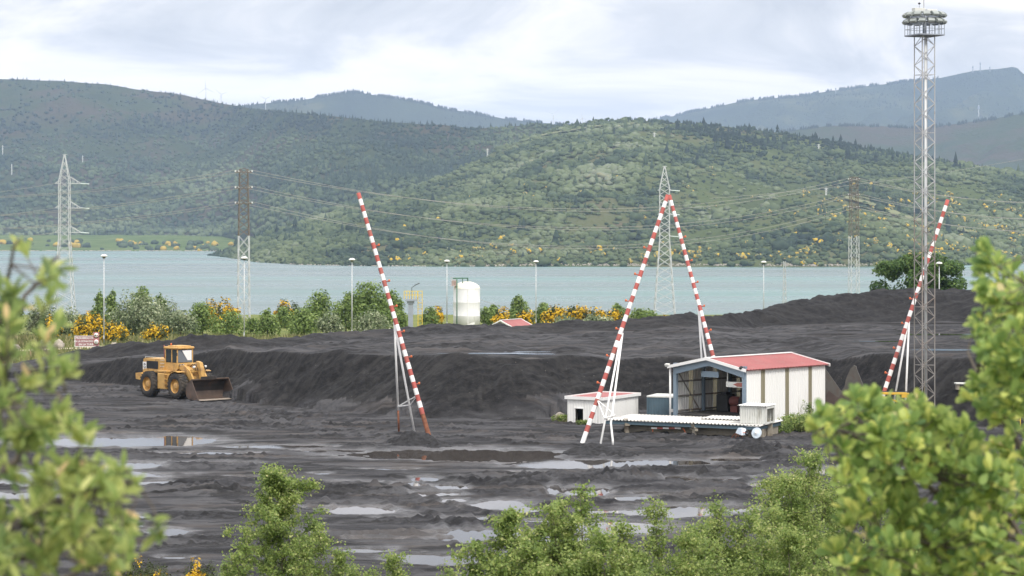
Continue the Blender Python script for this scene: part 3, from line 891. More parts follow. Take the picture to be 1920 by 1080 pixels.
def near_wood():
    rng = np.random.default_rng(21)
    n = 40000
    u = rng.uniform(395, 2150, n); v = rng.uniform(0.004, 1.0, n)
    P = hr_s(u, v)
    row, col = row_of(P)
    patch = fbm(P[:, 0] / 210, P[:, 1] / 300, 4, 91)
    heath = (np.exp(-(((col - 1480) / 260) ** 2 + ((row - 380) / 55) ** 2)) * .9 + np.exp(-(((col - 1010) / 130) ** 2 + ((row - 300) / 18) ** 2)) * .4
             + np.exp(-(((col - 660) / 60) ** 2 + ((row - 425) / 18) ** 2)) * .5)
    keep = rng.uniform(0, 1, n) < np.clip(.74 - .95 * np.clip(patch + heath, 0, 1.2), .05, 1)
    keep |= (row > 478) & (rng.uniform(0, 1, n) < .8)
    P, row, col, patch = P[keep], row[keep], col[keep], patch[keep]
    n = len(P)
    p2 = fbm(P[:, 0] / 130, P[:, 1] / 180, 3, 95)
    tint = .50 + .36 * p2 + rng.normal(0, .05, n)
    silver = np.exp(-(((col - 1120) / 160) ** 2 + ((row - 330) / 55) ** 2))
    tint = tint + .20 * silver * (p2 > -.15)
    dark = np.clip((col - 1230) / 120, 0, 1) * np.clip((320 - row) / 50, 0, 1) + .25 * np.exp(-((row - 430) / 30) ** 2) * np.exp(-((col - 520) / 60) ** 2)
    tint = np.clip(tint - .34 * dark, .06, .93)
    con = rng.uniform(0, 1, n) < (.03 + .36 * dark)
    r = np.clip(rng.lognormal(.93, .36, n), 1.2, 6.5) * (1 + .3 * silver) * np.where(row > 470, .8, 1)
    parts = []
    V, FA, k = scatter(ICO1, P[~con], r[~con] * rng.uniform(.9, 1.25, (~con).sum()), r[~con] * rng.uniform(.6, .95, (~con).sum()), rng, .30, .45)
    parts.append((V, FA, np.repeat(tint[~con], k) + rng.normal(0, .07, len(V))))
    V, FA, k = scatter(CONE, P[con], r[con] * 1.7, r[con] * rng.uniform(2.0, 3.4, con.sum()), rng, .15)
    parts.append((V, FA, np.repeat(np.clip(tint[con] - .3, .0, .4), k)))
    # understory scrub
    n2 = 9000
    P2 = hr_s(rng.uniform(395, 2150, n2), rng.uniform(0.004, 1.0, n2))
    q = fbm(P2[:, 0] / 90, P2[:, 1] / 120, 3, 97)
    r2 = rng.uniform(.7, 1.8, n2)
    V, FA, k = scatter(ICO0, P2, r2 * 1.4, r2, rng, .35, .3)
    parts.append((V, FA, np.repeat(np.clip(.42 + .3 * q + rng.normal(0, .1, n2), .05, .9), k)))
    V, FA, T = join(parts)
    o = np_mesh('hillside_wood', V, FA, WOOD, attrs={'tint': np.clip(T, 0, .935)})
    tag(o, 'mixed green woodland covering the near hill beyond the lake', 'woodland', kind='stuff')
    # gorse
    n = 11000
    u = rng.uniform(700, 2150, n); v = rng.uniform(.004, .55, n) ** 1.0
    P = hr_s(u, v)
    row, col = row_of(P)
    g = fbm(P[:, 0] / 55, P[:, 1] / 60, 3, 99)
    w = np.exp(-((row - 484) / 16) ** 2) * np.clip((col - 820) / 200, .25, 1) + np.clip((col - 1480) / 200, 0, 1) * np.exp(-((row - 425) / 60) ** 2) * 1.0 + .05
    keep = (g > .16) & (rng.uniform(0, 1, n) < w)
    P = P[keep]; n = len(P)
    r = rng.uniform(.9, 2.3, n)
    V, FA, k = scatter(ICO1, P, r * 1.1, r * 1.05, rng, .4, .75)
    T = np.repeat(rng.choice([.962, .985, .99, .45, .955], n), k)
    T = np.where(rng.uniform(0, 1, len(T)) < .25, .5, T)
    o = np_mesh('hillside_gorse', V, FA, WOOD, attrs={'tint': T})
    tag(o, 'yellow flowering gorse scrub dotted along the opposite shore', 'gorse', kind='stuff')
near_wood()
def hill_track(pts, w, label):
    us = np.concatenate([np.linspace(pts[i][0], pts[i + 1][0], 14) for i in range(len(pts) - 1)])
    rs = np.concatenate([np.linspace(pts[i][1], pts[i + 1][1], 14) for i in range(len(pts) - 1)])
    vs = []
    for u, r in zip(us, rs):
        vv = np.linspace(.004, .97, 260); P = hr_s(np.full(260, u), vv); k = int(np.argmin(np.abs(row_of(P)[0] - r)))
        for s_ in (-1, 1):
            q = hr_s(np.array([u]), np.array([np.clip(vv[k] + s_ * w, .004, .98)]))[0]; vs.append((q[0], q[1], q[2] + 2.8))
    n = len(us)
    o = MB().add(vs, [(2 * i, 2 * i + 2, 2 * i + 3, 2 * i + 1) for i in range(n - 1)]).build('hill_track', M['hilltrack'])
    tag(o, label, 'path', kind='structure')
M['hilltrack'] = mat_paint('hill_track_grass', (.155, .165, .08), .95, .25, .02)
hill_track([(1585, 374), (1640, 388), (1700, 412), (1760, 424), (1830, 440)], .008, 'pale grassy track crossing the heath slope behind the floodlight mast')
hill_track([(838, 470), (870, 481), (905, 487)], .004, 'short pale track above the far shore near the white tank')
hill_track([(985, 262), (1060, 248), (1130, 238), (1190, 234)], .006, 'pale track along the crest of the near hill')

def far_wood():
    rng = np.random.default_rng(22)
    n = 34000
    u = rng.uniform(-420, 1300, n); v = rng.uniform(.0, .99, n)
    P = hl_s(u, v)
    row, col = row_of(P)
    patch = fbm(P[:, 0] / 330, P[:, 1] / 420, 4, 101)
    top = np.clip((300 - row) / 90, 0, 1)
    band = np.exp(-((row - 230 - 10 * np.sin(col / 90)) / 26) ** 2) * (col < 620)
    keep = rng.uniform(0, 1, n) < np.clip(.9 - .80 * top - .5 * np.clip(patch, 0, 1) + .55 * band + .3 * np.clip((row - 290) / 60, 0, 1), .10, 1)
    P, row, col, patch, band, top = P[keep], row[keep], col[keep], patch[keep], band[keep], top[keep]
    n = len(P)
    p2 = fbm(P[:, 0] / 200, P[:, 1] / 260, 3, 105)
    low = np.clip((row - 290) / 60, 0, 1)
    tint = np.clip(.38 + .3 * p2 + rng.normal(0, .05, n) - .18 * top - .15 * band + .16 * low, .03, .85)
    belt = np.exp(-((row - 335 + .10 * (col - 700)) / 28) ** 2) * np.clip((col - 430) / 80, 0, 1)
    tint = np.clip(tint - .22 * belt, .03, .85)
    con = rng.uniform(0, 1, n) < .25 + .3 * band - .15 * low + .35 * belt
    r = rng.uniform(2.2, 4.8, n) * (1 + .25 * low)
    parts = []
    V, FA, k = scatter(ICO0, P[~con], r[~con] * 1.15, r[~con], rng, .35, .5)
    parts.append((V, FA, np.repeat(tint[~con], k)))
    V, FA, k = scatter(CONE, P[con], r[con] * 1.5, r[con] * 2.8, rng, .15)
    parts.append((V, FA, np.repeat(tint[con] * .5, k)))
    V, FA, T = join(parts)
    tag(np_mesh('heath_wood', V, FA, WOOD, attrs={'tint': T}), 'dark woodland on the long left hill behind the grassy shore', 'woodland', kind='stuff')
    # scrub on the grassy shore
    n = 420
    P = hp_s(rng.uniform(-200, 560, n), rng.uniform(.02, .5, n))
    g = fbm(P[:, 0] / 60, P[:, 1] / 60, 2, 3)
    P = P[g > .12]; n = len(P); r = rng.uniform(2, 5, n)
    V, FA, k = scatter(ICO1, P, r * 1.3, r, rng, .3, .5)
    tag(np_mesh('shore_scrub', V, FA, WOOD, attrs={'tint': np.repeat(rng.choice([.3, .4, .5, .962], n), k)}), 'scattered scrub on the grassy far bank', 'scrub', kind='stuff')
    # treelines along the distant ridges
    parts = []
    for (s, u0, u1, m, r0) in ((hb_s, 430, 1080, 1500, 7), (hc_s, 1180, 1760, 1500, 8), (hl_s, -300, 1080, 500, 4), (hd_s, 1400, 1990, 700, 6), (hr_s, 1000, 1990, 800, 3.2)):
        uu = rng.uniform(u0, u1, m)
        g = fbm(uu / 22, uu * 0, 3, 7)
        uu = uu[g > -.25]
        P = s(uu, rng.uniform(.985, 1.0, len(uu)))
        r = rng.uniform(.6, 1.25, len(uu)) * r0
        V, FA, k = scatter(CONE, P, r * .95, r * 1.75, rng, .15, -.1)
        parts.append((V, FA, np.repeat(rng.uniform(0, .15, len(uu)), k)))
    # plantations on the slopes of the blue hills
    for (s, u0, u1, m, r0, v0) in ((hb_s, 430, 1080, 2600, 6, .55), (hc_s, 1180, 2100, 4200, 7, .4)):
        uu = rng.uniform(u0, u1, m); vv = rng.uniform(v0, .99, m)
        P = s(uu, vv)
        g = fbm(P[:, 0] / 300, P[:, 1] / 500, 3, 8)
        P = P[g > -.1]
        r = rng.uniform(.6, 1.2, len(P)) * r0
        V, FA, k = scatter(CONE, P, r * 1.2, r * 1.7, rng, .15)
        parts.append((V, FA, np.repeat(rng.uniform(0, .25, len(P)), k)))
    V, FA, T = join(parts)
    tag(np_mesh('ridge_wood', V, FA, WOOD, attrs={'tint': T}), 'conifer plantations along the distant blue ridges', 'woodland', kind='stuff')
    # pale boulders of the shoreline
    n = 2600
    u = rng.uniform(398, 2100, n)
    P = hr_s(u, rng.uniform(.0042, .0068, n))
    P[:, 2] = np.maximum(P[:, 2], WATER_Z)
    g = rng.uniform(0, 1, n) < np.clip(.55 + fbm(P[:, 0] / 40, P[:, 1] * 0, 2, 5), .1, 1)
    P = P[g]
    P2 = hp_s(rng.uniform(-100, 420, 420), rng.uniform(.012, .018, 420)); P2[:, 2] = WATER_Z + .2
    r = np.concatenate([rng.uniform(.25, .75, len(P)), rng.uniform(.5, 1.3, len(P2))])
    P = np.concatenate([P, P2])
    V, FA, k = scatter(ICO0, P, r * 1.3, r, rng, .3, .2)
    tag(np_mesh('shore_rocks', V, FA, M['rock']), 'pale boulders lining the far waterline', 'rocks', kind='stuff')
far_wood()

# ------------------------------------------------------------------ leafy plants that stand alone
def rand_dirs(n, rng):
    v = rng.normal(0, 1, (n, 3)); return v / np.linalg.norm(v, axis=1, keepdims=True)
def leaf_quads(P, nrm, ln, wd, rng):
    """folded diamond leaves, 4 corners each"""
    n = len(P)
    d = rand_dirs(n, rng)
    u = d - nrm * (d * nrm).sum(1, keepdims=True)
    u /= np.linalg.norm(u, axis=1, keepdims=True) + 1e-9
    w = np.cross(nrm, u)
    ln = ln[:, None]; wd = wd[:, None]
    lift = nrm * wd * rng.uniform(-.1, .35, (n, 1))
    V = np.stack([P - u * ln * .5, P + w * wd * .5 + lift, P + u * ln * .5, P - w * wd * .5 + lift], 1)
    FA = np.arange(4 * n).reshape(n, 4)
    return V.reshape(-1, 3), FA

LEAF = {
    'w': mat_leaf('willow_leaf', [(0, (0.085, 0.120, 0.056)), (.35, (0.162, 0.213, 0.109)), (.65, (0.323, 0.367, 0.220)), (1, (0.626, 0.657, 0.456))], .6, 0.35),
    'b': mat_leaf('birch_scrub_leaf', [(0, (0.083, 0.133, 0.037)), (.4, (0.171, 0.253, 0.067)), (.75, (0.289, 0.385, 0.118)), (1, (0.468, 0.558, 0.222))], .6, 0.42),
    'd': mat_leaf('dark_scrub_leaf', [(0, (0.033, 0.058, 0.022)), (.5, (0.082, 0.118, 0.040)), (1, (0.164, 0.200, 0.073))], .6, 0.30),
    'g': mat_leaf('gorse_leaf', [(0, (.035, .052, .016)), (.30, (.075, .095, .028)), (.40, (.50, .31, .012)), (.8, (.66, .42, .016)), (1, (.74, .50, .03))], .7, .15),
    'y': mat_leaf('bright_birch_leaf', [(0, (0.113, 0.181, 0.054)), (.45, (0.240, 0.329, 0.091)), (.8, (0.413, 0.480, 0.162)), (1, (0.676, 0.659, 0.318))], .45, 0.50),
    'o': mat_leaf('oak_leaf', [(0, (0.119, 0.209, 0.074)), (.35, (0.265, 0.384, 0.114)), (.65, (0.492, 0.581, 0.167)), (.88, (0.780, 0.780, 0.227)), (1, (0.780, 0.668, 0.374))], .42, 0.50),
    's': mat_leaf('sallow_leaf', [(0, (0.134, 0.200, 0.076)), (.4, (0.293, 0.387, 0.121)), (.72, (0.511, 0.548, 0.191)), (.92, (0.780, 0.780, 0.350)), (1, (0.780, 0.586, 0.312))], .45, 0.50),
    'k': mat_leaf('broad_oak_leaf', [(0, (0.031, 0.073, 0.020)), (.5, (0.091, 0.168, 0.041)), (1, (0.211, 0.305, 0.080))], .5, 0.35),
}

def blob_crown(blobs, n, ln, sp, rng, floor=None):
    """leaf clumps spread through overlapping ellipsoids; returns verts, faces, tint"""
    vol = np.array([b[3] * b[4] * b[5] for b in blobs]) ** .75
    idx = rng.choice(len(blobs), n, p=vol / vol.sum())
    B = np.array(blobs, float)[idx]
    d = rand_dirs(n, rng)
    rad = rng.uniform(.25, 1, n) ** .45
    wob = 1 + .30 * fbm(d[:, 0] * 2.1 + idx * 3.7, d[:, 1] * 2.1 + d[:, 2] * 1.7 + idx, 3, 13)
    P = B[:, :3] + d * B[:, 3:6] * (rad * wob)[:, None]
    nrm = d + rand_dirs(n, rng) * .75 + np.array([0, 0, .45])
    nrm /= np.linalg.norm(nrm, axis=1, keepdims=True)
    l = ln * rng.uniform(.6, 1.4, n)
    bt = np.random.default_rng(len(blobs)).uniform(-.12, .12, len(blobs))[idx]
    if sp == 'g':
        q = fbm(P[:, 0] * .9, P[:, 2] * 1.1 + P[:, 1] * .7, 3, 17)
        t = np.where((q > -.26) & (rad > .55) & (rng.uniform(0, 1, n) < .85), rng.uniform(.45, 1, n), rng.uniform(0, .32, n))
    else:
        q = fbm(P[:, 0] * .8, P[:, 2] * .9 + P[:, 1] * .6, 3, 19)
        t = np.clip(.45 + bt + .22 * q + rng.normal(0, .20, n), 0, 1)
    if floor is not None:
        k = P[:, 2] > floor
        P, nrm, l, t = P[k], nrm[k], l[k], t[k]
    V, FA = leaf_quads(P, nrm, l, l * .62, rng)
    return V, FA, np.repeat(t, 4)

def shrub(px, top, wpx, D, sp, label, group, name='shrub', cat='shrub', dens=1.0, seed=0, leaf=.34):
    rng = np.random.default_rng(1000 + seed)
    base = stand(px, D)
    h = (H - (top - HY) * D / F) - base.z
    w = wpx * D / F / 2
    t = thing(name, label, cat, base, 0, group)
    blobs = []
    nb = 5 + int(w * 1.6)
    if sp in 'wgd':
        for i in range(nb):
            a = rng.uniform(0, 2 * np.pi); q = rng.uniform(.1, .68) ** .7
            zz = h * rng.uniform(.30, .72) * (1 - .35 * q)
            rr = w * rng.uniform(.34, .52)
            blobs.append((math.cos(a) * w * q, math.sin(a) * w * q * .8, zz, rr, rr, min(rr * .95, h - zz)))
        blobs.append((rng.uniform(-.15, .15) * w, 0, h * .60, w * .62, w * .55, h * .40))
        blobs.append((0, 0, h * .26, w * .88, w * .75, h * .27))
    else:
        for i in range(nb + 3):
            f = (i + .5) / (nb + 3)
            zz = h * (.16 + .72 * f)
            q = w * (1 - .72 * f) * .62
            a = rng.uniform(0, 2 * np.pi)
            rr = w * (.50 - .24 * f) * rng.uniform(.85, 1.25)
            blobs.append((math.cos(a) * q, math.sin(a) * q * .8, zz, rr, rr, min(rr * 1.25, h - zz)))
        blobs.append((0, 0, h * .78, w * .26, w * .26, h * .22))
        blobs.append((0, 0, h * .42, w * .58, w * .55, h * .40))
    n = int(dens * np.clip(190 * w * h, 700, 9000))
    V, FA, T = blob_crown(blobs, n, leaf * (D / 310), sp, rng, .02)
    np_mesh('crown', V, FA, LEAF[sp], t, {'tint': T})
    mb = MB()
    for i in range(3 if sp != 'b' else 1):
        a = rng.uniform(0, 6.28); k = .35 if sp != 'b' else .06
        mb.tube([(0.12 * math.cos(a), .12 * math.sin(a), -.15), (w * k * .5 * math.cos(a), w * k * .5 * math.sin(a), h * .35), (w * k * math.cos(a), w * k * math.sin(a), h * .72)], [.10, .07, .025], 5)
    mb.build('trunk' if sp == 'b' else 'stem', M['bark'], t)
    return t

G1, G2, G3 = 'silvery willows beyond the coal yard', 'green scrub trees beyond the coal yard', 'yellow gorse bushes beyond the coal yard'
SHRUBS = [
    (20, 556, 95, 300, 'b', 'green scrub tree at the far left edge behind the sallow leaves'),
    (-45, 560, 90, 300, 'b', 'green scrub tree cut off by the left picture border'),
    (78, 560, 80, 306, 'w', 'silvery willow bush between left pylon and the sallow branch'),
    (128, 572, 80, 300, 'w', 'low silvery willow bush at the foot of the left lattice pylon'),
    (94, 590, 46, 286, 'g', 'yellow gorse bush left of the brown prohibition sign'),
    (172, 583, 88, 284, 'g', 'large yellow gorse bush directly behind the brown prohibition sign'),
    (214, 600, 62, 281, 'g', 'yellow gorse bush just right of the leftmost lamp post foot'),
    (186, 543, 40, 332, 'b', 'narrow green treetop just left of the leftmost lamp post'),
    (211, 541, 42, 336, 'b', 'narrow green treetop just right of the leftmost lamp post'),
    (252, 540, 120, 300, 'w', 'biggest round silvery willow right of the leftmost lamp post'),
    (262, 534, 66, 342, 'b', 'green treetop rising over the biggest silvery willow'),
    (300, 548, 40, 335, 'b', 'small pointed green treetop between two silvery willows'),
    (316, 556, 82, 311, 'w', 'silvery willow second from the leftmost lamp post, above the loader'),
    (289, 604, 60, 285, 'g', 'yellow gorse bush low in front of the willows above the loader hood'),
    (342, 578, 74, 303, 'w', 'grey green willow above the loader bucket'),
    (378, 566, 86, 311, 'b', 'broad green scrub tree left of the rusty topped mast'),
    (398, 558, 46, 338, 'g', 'gorse bush behind the scrub left of the rusty topped mast'),
    (424, 557, 52, 334, 'g', 'bright yellow gorse bush nearest the rusty topped mast'),
    (432, 582, 74, 306, 'b', 'green scrub tree at the foot of the rusty topped mast'),
    (474, 594, 44, 310, 'b', 'low green scrub just right of the rusty topped mast'),
    (501, 578, 54, 297, 'b', 'lone dark green conical bush standing on the grass'),
    (534, 558, 44, 342, 'g', 'orange yellow gorse bush beside the water, left of the tall scrub'),
    (554, 566, 30, 346, 'd', 'dark spiky bush right beside the orange yellow gorse'),
    (535, 574, 60, 338, 'b', 'low green scrub under the orange yellow gorse'),
    (570, 575, 78, 305, 'b', 'light green scrub tree at the left end of the tall clump'),
    (600, 541, 74, 322, 'b', 'pointed green tree on the left of the tall clump'),
    (622, 578, 62, 301, 'w', 'grey leaved willow low in the tall clump left of the lamp post'),
    (650, 545, 74, 318, 'b', 'green tree directly behind the lamp post of the tall clump'),
    (692, 527, 112, 316, 'b', 'tallest green tree of the clump, right of the lamp post'),
    (736, 542, 70, 323, 'b', 'green tree behind the left striped pole'),
    (698, 580, 86, 301, 'w', 'grey leaved willow low in the tall clump right of the lamp post'),
    (748, 582, 54, 305, 'b', 'dark green bush at the foot of the clump beside the grey column'),
    (806, 574, 46, 322, 'b', 'green bush right behind the yellow ladder cage'),
    (821, 572, 26, 348, 'g', 'small gorse bush between ladder cage and white tank'),
    (908, 574, 40, 352, 'b', 'green scrub touching the right side of the white tank'),
    (925, 570, 36, 378, 'b', 'green scrub second from the white tank'),
    (941, 574, 46, 346, 'g', 'bright yellow gorse bush above the gable of the red roofed shelter'),
    (974, 552, 48, 366, 'b', 'tall green scrub tree left of the lamp post behind the red roofed shelter'),
    (1018, 566, 46, 362, 'b', 'green scrub just right of the lamp post behind the red roofed shelter'),
    (985, 578, 44, 348, 'g', 'yellow green gorse bush behind the ridge of the red roofed shelter'),
    (1046, 570, 64, 352, 'g', 'first yellow gorse bush of the long row beside the water'),
    (1084, 569, 60, 354, 'g', 'brightest yellow gorse bush in the middle of the long row'),
    (1120, 574, 56, 352, 'g', 'yellow gorse bush at the right of the long row'),
    (1148, 578, 50, 348, 'g', 'last yellow gorse bush of the long row, left of the middle striped pole'),
    (1020, 598, 40, 300, 'g', 'small vivid gorse bush at the right end of the red roof'),
    (1056, 588, 52, 332, 'w', 'grey green bush in front of the gorse row, left one'),
    (1118, 588, 72, 332, 'w', 'grey green bush in front of the gorse row, right one'),
    (1160, 568, 44, 364, 'b', 'green scrub behind the middle striped pole'),
    (1204, 578, 70, 352, 'b', 'green scrub between middle striped pole and lattice pylon'),
    (1246, 590, 34, 346, 'g', 'small gorse bush at the feet of the middle lattice pylon'),
]
for i, (px, top, w, D, sp, lab) in enumerate(SHRUBS):
    shrub(px, top, w, D, sp, lab, {'w': G1, 'b': G2, 'g': G3, 'd': G2}[sp], {'w': 'willow_bush', 'b': 'scrub_tree', 'g': 'gorse_bush', 'd': 'scrub_tree'}[sp],
          {'w': 'bush', 'b': 'tree', 'g': 'bush', 'd': 'bush'}[sp], seed=i)

def round_oak():
    rng = np.random.default_rng(5)
    D = 312
    base = stand(1722, D)
    t = thing('oak_tree', 'broad round dark green oak standing behind the coal heap', 'tree', base)
    blobs = []
    for i in range(44):
        a = rng.uniform(-1, 1); zt = rng.uniform(4.6, 11.2)
        x = a * 5.5; k = math.sqrt(max(0.05, 1 - a * a))
        blobs.append((x, rng.uniform(-3, 3), zt * (.66 + .34 * k), rng.uniform(1.0, 1.9), 1.5, rng.uniform(.8, 1.3)))
    blobs += [(-3.6, -1, 4.6, 2.4, 2.0, 1.9), (3.2, -1, 4.6, 2.6, 2.0, 2.0), (0, -1, 5.6, 3.0, 2.2, 2.6), (-5.0, 0, 4.0, 1.6, 1.4, 1.2), (5.0, 0, 4.2, 1.6, 1.4, 1.4)]
    top = H - (470 - HY) * D / F - base.z
    for b in range(len(blobs)):
        x, y, z, r1, r2, r3 = blobs[b]
        blobs[b] = (x, y, min(z, top - r3), r1, r2, r3)
    V, FA, T = blob_crown(blobs, 26000, .38, 'k', rng, 1.8)
    np_mesh('crown', V, FA, LEAF['k'], t, {'tint': T})
    mb = MB().tube([(0, 0, -.3), (.1, 0, 2), (.3, 0, 4)], [.45, .36, .28], 8)
    for s in (-1, 1):
        for q in (.5, 1):
            mb.tube([(.2, 0, 2.4), (s * 1.6 * q, q, 4.2), (s * 3.6 * q, -q, 6.2)], [.22, .15, .05], 6)
    mb.build('trunk', M['bark'], t)
round_oak()

# ------------------------------------------------------------------ young birches at the front
def birch(px, top, wpx, D, label, seed, leaf=.055, nleaf=9000, sp='y', shape=.75, nbr=52, stems=3):
    rng = np.random.default_rng(seed)
    base = stand(px, D)
    h = (H - (top - HY) * D / F) - base.z
    w = wpx * D / F / 2
    t = thing('birch_tree', label, 'tree', base, 0, 'young birches along the bottom of the slope')
    tb, lb = MB(), MB(); P, Nn = [], []
    a0 = rng.uniform(0, 6.28)
    for st in range(stems):
        sa = a0 + st * 2 * math.pi / max(stems, 1) + rng.uniform(-.4, .4)
        off = 0 if stems == 1 or st == 0 else w * rng.uniform(.35, .62)
        hs = h if st == 0 else h * rng.uniform(.70, .93)
        ws = w if stems == 1 else w * rng.uniform(.50, .68)
        ph = rng.uniform(0, 6)
        trunk = []
        for i in range(9):
            f = i / 8
            trunk.append(Vector((.08 * math.cos(sa) + off * math.cos(sa) * f ** 1.3 + .10 * ws * math.sin(3 * f + ph) * f, .08 * math.sin(sa) + off * math.sin(sa) * f ** 1.3 + .06 * ws * math.cos(4 * f + ph) * f, -.15 + f * (hs + .1))))
        tb.tube(trunk, [.045 * (1 - .9 * i / 8) * (h / 3.5) ** .6 for i in range(9)], 7)
        nb = max(12, int(nbr / (1 + .55 * (stems - 1))))
        per = nleaf / nb / (1 + .75 * (stems - 1))
        for b in range(nb):
            f = .12 + .86 * ((b + rng.uniform(0, 1)) / nb) ** .92
            i = f * 8; k = min(int(i), 7)
            o = trunk[k].lerp(trunk[k + 1], i - k)
            a = b * 2.399 + rng.uniform(-.7, .7)
            L_ = (ws * (1 - f) ** shape + .16 * ws) * rng.uniform(.45, 1.30)
            up = rng.uniform(.35, 1.25)
            d0 = Vector((math.cos(a), math.sin(a), up)).normalized()
            pts = [o]; p = o.copy()
            for s_ in range(5):
                d0 = (d0 + Vector((rng.normal(0, .2), rng.normal(0, .2), rng.normal(.02, .15) - .03 * s_))).normalized()
                p = p + d0 * (L_ * 1.12 / 5); pts.append(p.copy())
            if p.z > h * 1.0:
                pts = [q - Vector((0, 0, (p.z - h) * (j_ / 5))) for j_, q in enumerate(pts)]
            rb = .013 * (1 - .6 * f) * (h / 3.5)
            lb.tube(pts, [rb, rb * .8, rb * .62, rb * .45, rb * .3, rb * .15], 4)
            A = np.array([tuple(q) for q in pts])
            ntw = 8; dn = rng.uniform(.45, 1.5)
            for k in range(ntw):
                s_ = rng.uniform(.18, 1.0) * 5; j_ = min(int(s_), 4)
                q0 = A[j_] + (A[j_ + 1] - A[j_]) * (s_ - j_)
                dv = rng.normal(0, 1, 3); dv[2] = abs(dv[2]) * .6 - .1
                dv /= np.linalg.norm(dv)
                tl = rng.uniform(.12, .34) * (w ** .5)
                lb.beam(q0, q0 + dv * tl, .0035, 3, r2=.0015, caps=False)
                m = max(2, int(per / ntw * dn + rng.uniform(0, 1)))
                e = rng.uniform(.1, 1.1, (m, 1))
                P.append(q0 + dv * tl * e + rng.normal(0, .042, (m, 3)) * (w ** .5))
                Nn.append(rng.normal(0, .6, (m, 3)) + np.array([math.cos(a) * .4, math.sin(a) * .4, .6]))
    tb.build('trunk', M['barkpale'], t)
    lb.build('branches', M['bark'], t)
    P = np.concatenate(P); Nn = np.concatenate(Nn); Nn /= np.linalg.norm(Nn, axis=1, keepdims=True)
    n = len(P); l = leaf * rng.uniform(.6, 1.35, n)
    V, FA = leaf_quads(P, Nn, l, l * .72, rng)
    q = fbm(P[:, 0] * 2.2, P[:, 2] * 2.2 + P[:, 1], 2, seed)
    tint = np.clip(.46 + .20 * q + rng.normal(0, .19, n) + .14 * (P[:, 2] / h - .5), 0, 1)
    np_mesh('crown', V, FA, LEAF[sp], t, {'tint': np.repeat(tint, 4)})
    return t
birch(532, 886, 235, 48, 'bushy young birch standing alone at the bottom left of centre', 1, nleaf=24000, shape=.58, nbr=64, stems=1)
birch(600, 985, 149, 47, 'low birch leaning against the right flank of the lone bushy birch', 2, nleaf=6250)
birch(455, 990, 114, 47, 'low birch against the left flank of the lone bushy birch', 3, nleaf=5250)
birch(1082, 918, 246, 43, 'loose young birch with a ragged open top before the twin puddles', 4, leaf=.062, nleaf=11200, shape=.85)
birch(955, 958, 246, 42, 'wide low birch with large leaves, left of the ragged open topped birch', 5, leaf=.066, nleaf=12800, shape=.55)
birch(1180, 985, 217, 44, 'low birch filling the gap right of the ragged open topped birch', 6, leaf=.058, nleaf=9600, shape=.6)
birch(1238, 936, 217, 46, 'slim birch whose thin top overlaps the wide puddle', 7, nleaf=12000, shape=.9)
birch(1345, 946, 246, 47, 'rounded birch left of the tall dense birch', 8, nleaf=15200, shape=.62)
birch(1505, 852, 333, 50, 'tallest dense birch below the white shed', 9, nleaf=27200, shape=.6, nbr=80, stems=4)
birch(1585, 905, 232, 53, 'birch half hidden behind the tallest dense birch at its right', 10, nleaf=12800, shape=.65)
birch(1440, 955, 246, 48, 'birch at the left foot of the tallest dense birch', 11, nleaf=14400, shape=.6)
birch(1650, 950, 275, 51, 'birch under the oak branches at the bottom right', 12, nleaf=14400, shape=.6)
birch(1790, 960, 319, 52, 'birch mostly hidden behind the oak leaves at the bottom right', 13, nleaf=12800, shape=.6)
birch(1130, 1010, 240, 41, 'broad low birch filling the bottom below the ragged open topped birch', 21, leaf=.056, nleaf=15000, shape=.45, stems=4)
birch(1300, 1005, 240, 43, 'broad low birch at the bottom border under the rounded birch', 22, nleaf=15000, shape=.45, stems=4)
birch(1480, 990, 260, 45, 'broad low birch at the bottom border under the tallest dense birch', 23, nleaf=16000, shape=.45, stems=4)
birch(1680, 1010, 260, 45, 'broad low birch in the bottom right behind the lowest oak twigs', 24, nleaf=15000, shape=.45, stems=4)
birch(985, 1020, 200, 41, 'broad low birch at the bottom border under the wide low birch', 25, leaf=.06, nleaf=11000, shape=.45, stems=3)
birch(735, 1036, 174, 52, 'short birch sapling peeping over the bottom border in the middle', 14, nleaf=7200, shape=.6)
birch(660, 1056, 130, 51, 'shortest birch sapling at the bottom border beside the lone bushy birch', 15, nleaf=4160, shape=.6)
birch(850, 1062, 130, 50, 'tiny birch sapling at the bottom border left of the wide low birch', 16, nleaf=3520, shape=.6)

def low_gorse(px, top, wpx, D, label, seed, flower):
    rng = np.random.default_rng(seed)
    base = stand(px, D)
    h = (H - (top - HY) * D / F) - base.z
    w = wpx * D / F / 2
    t = thing('gorse_bush', label, 'bush', base, 0, 'gorse bushes at the bottom border')
    blobs = [(rng.uniform(-.6, .6) * w, rng.uniform(-.5, .5) * w, h * rng.uniform(.55, .8), w * .45, w * .45, h * .22) for _ in range(9)] + [(0, 0, h * .5, w * .8, w * .7, h * .42)]
    V, FA, T = blob_crown(blobs, 6000, .055, 'b', rng)
    if flower:
        k = np.repeat((fbm(V[::4, 0] * 2.5, V[::4, 2] * 2.5, 2, seed) > (.05 if flower > 1 else .3)) & (V[::4, 2] > h * .6), 4)
        T = np.where(k, np.random.default_rng(1).uniform(.45, 1, len(T)), T * .30)
        m = LEAF['g']
    else:
        m = LEAF['y']
    np_mesh('crown', V, FA, m, t, {'tint': T})
    MB().tube([(0, 0, -.1), (.05, 0, h * .6)], [.05, .02], 5).build('stem', M['bark'], t)
low_gorse(275, 1042, 130, 56, 'olive gorse bush with a few flowers at the bottom left border', 31, 1)
low_gorse(375, 1046, 70, 55, 'small gorse bush with orange yellow flowers left of the lone birch', 32, 2)
low_gorse(205, 1060, 80, 54, 'olive gorse bush low beside the sallow at the bottom border', 33, 1)
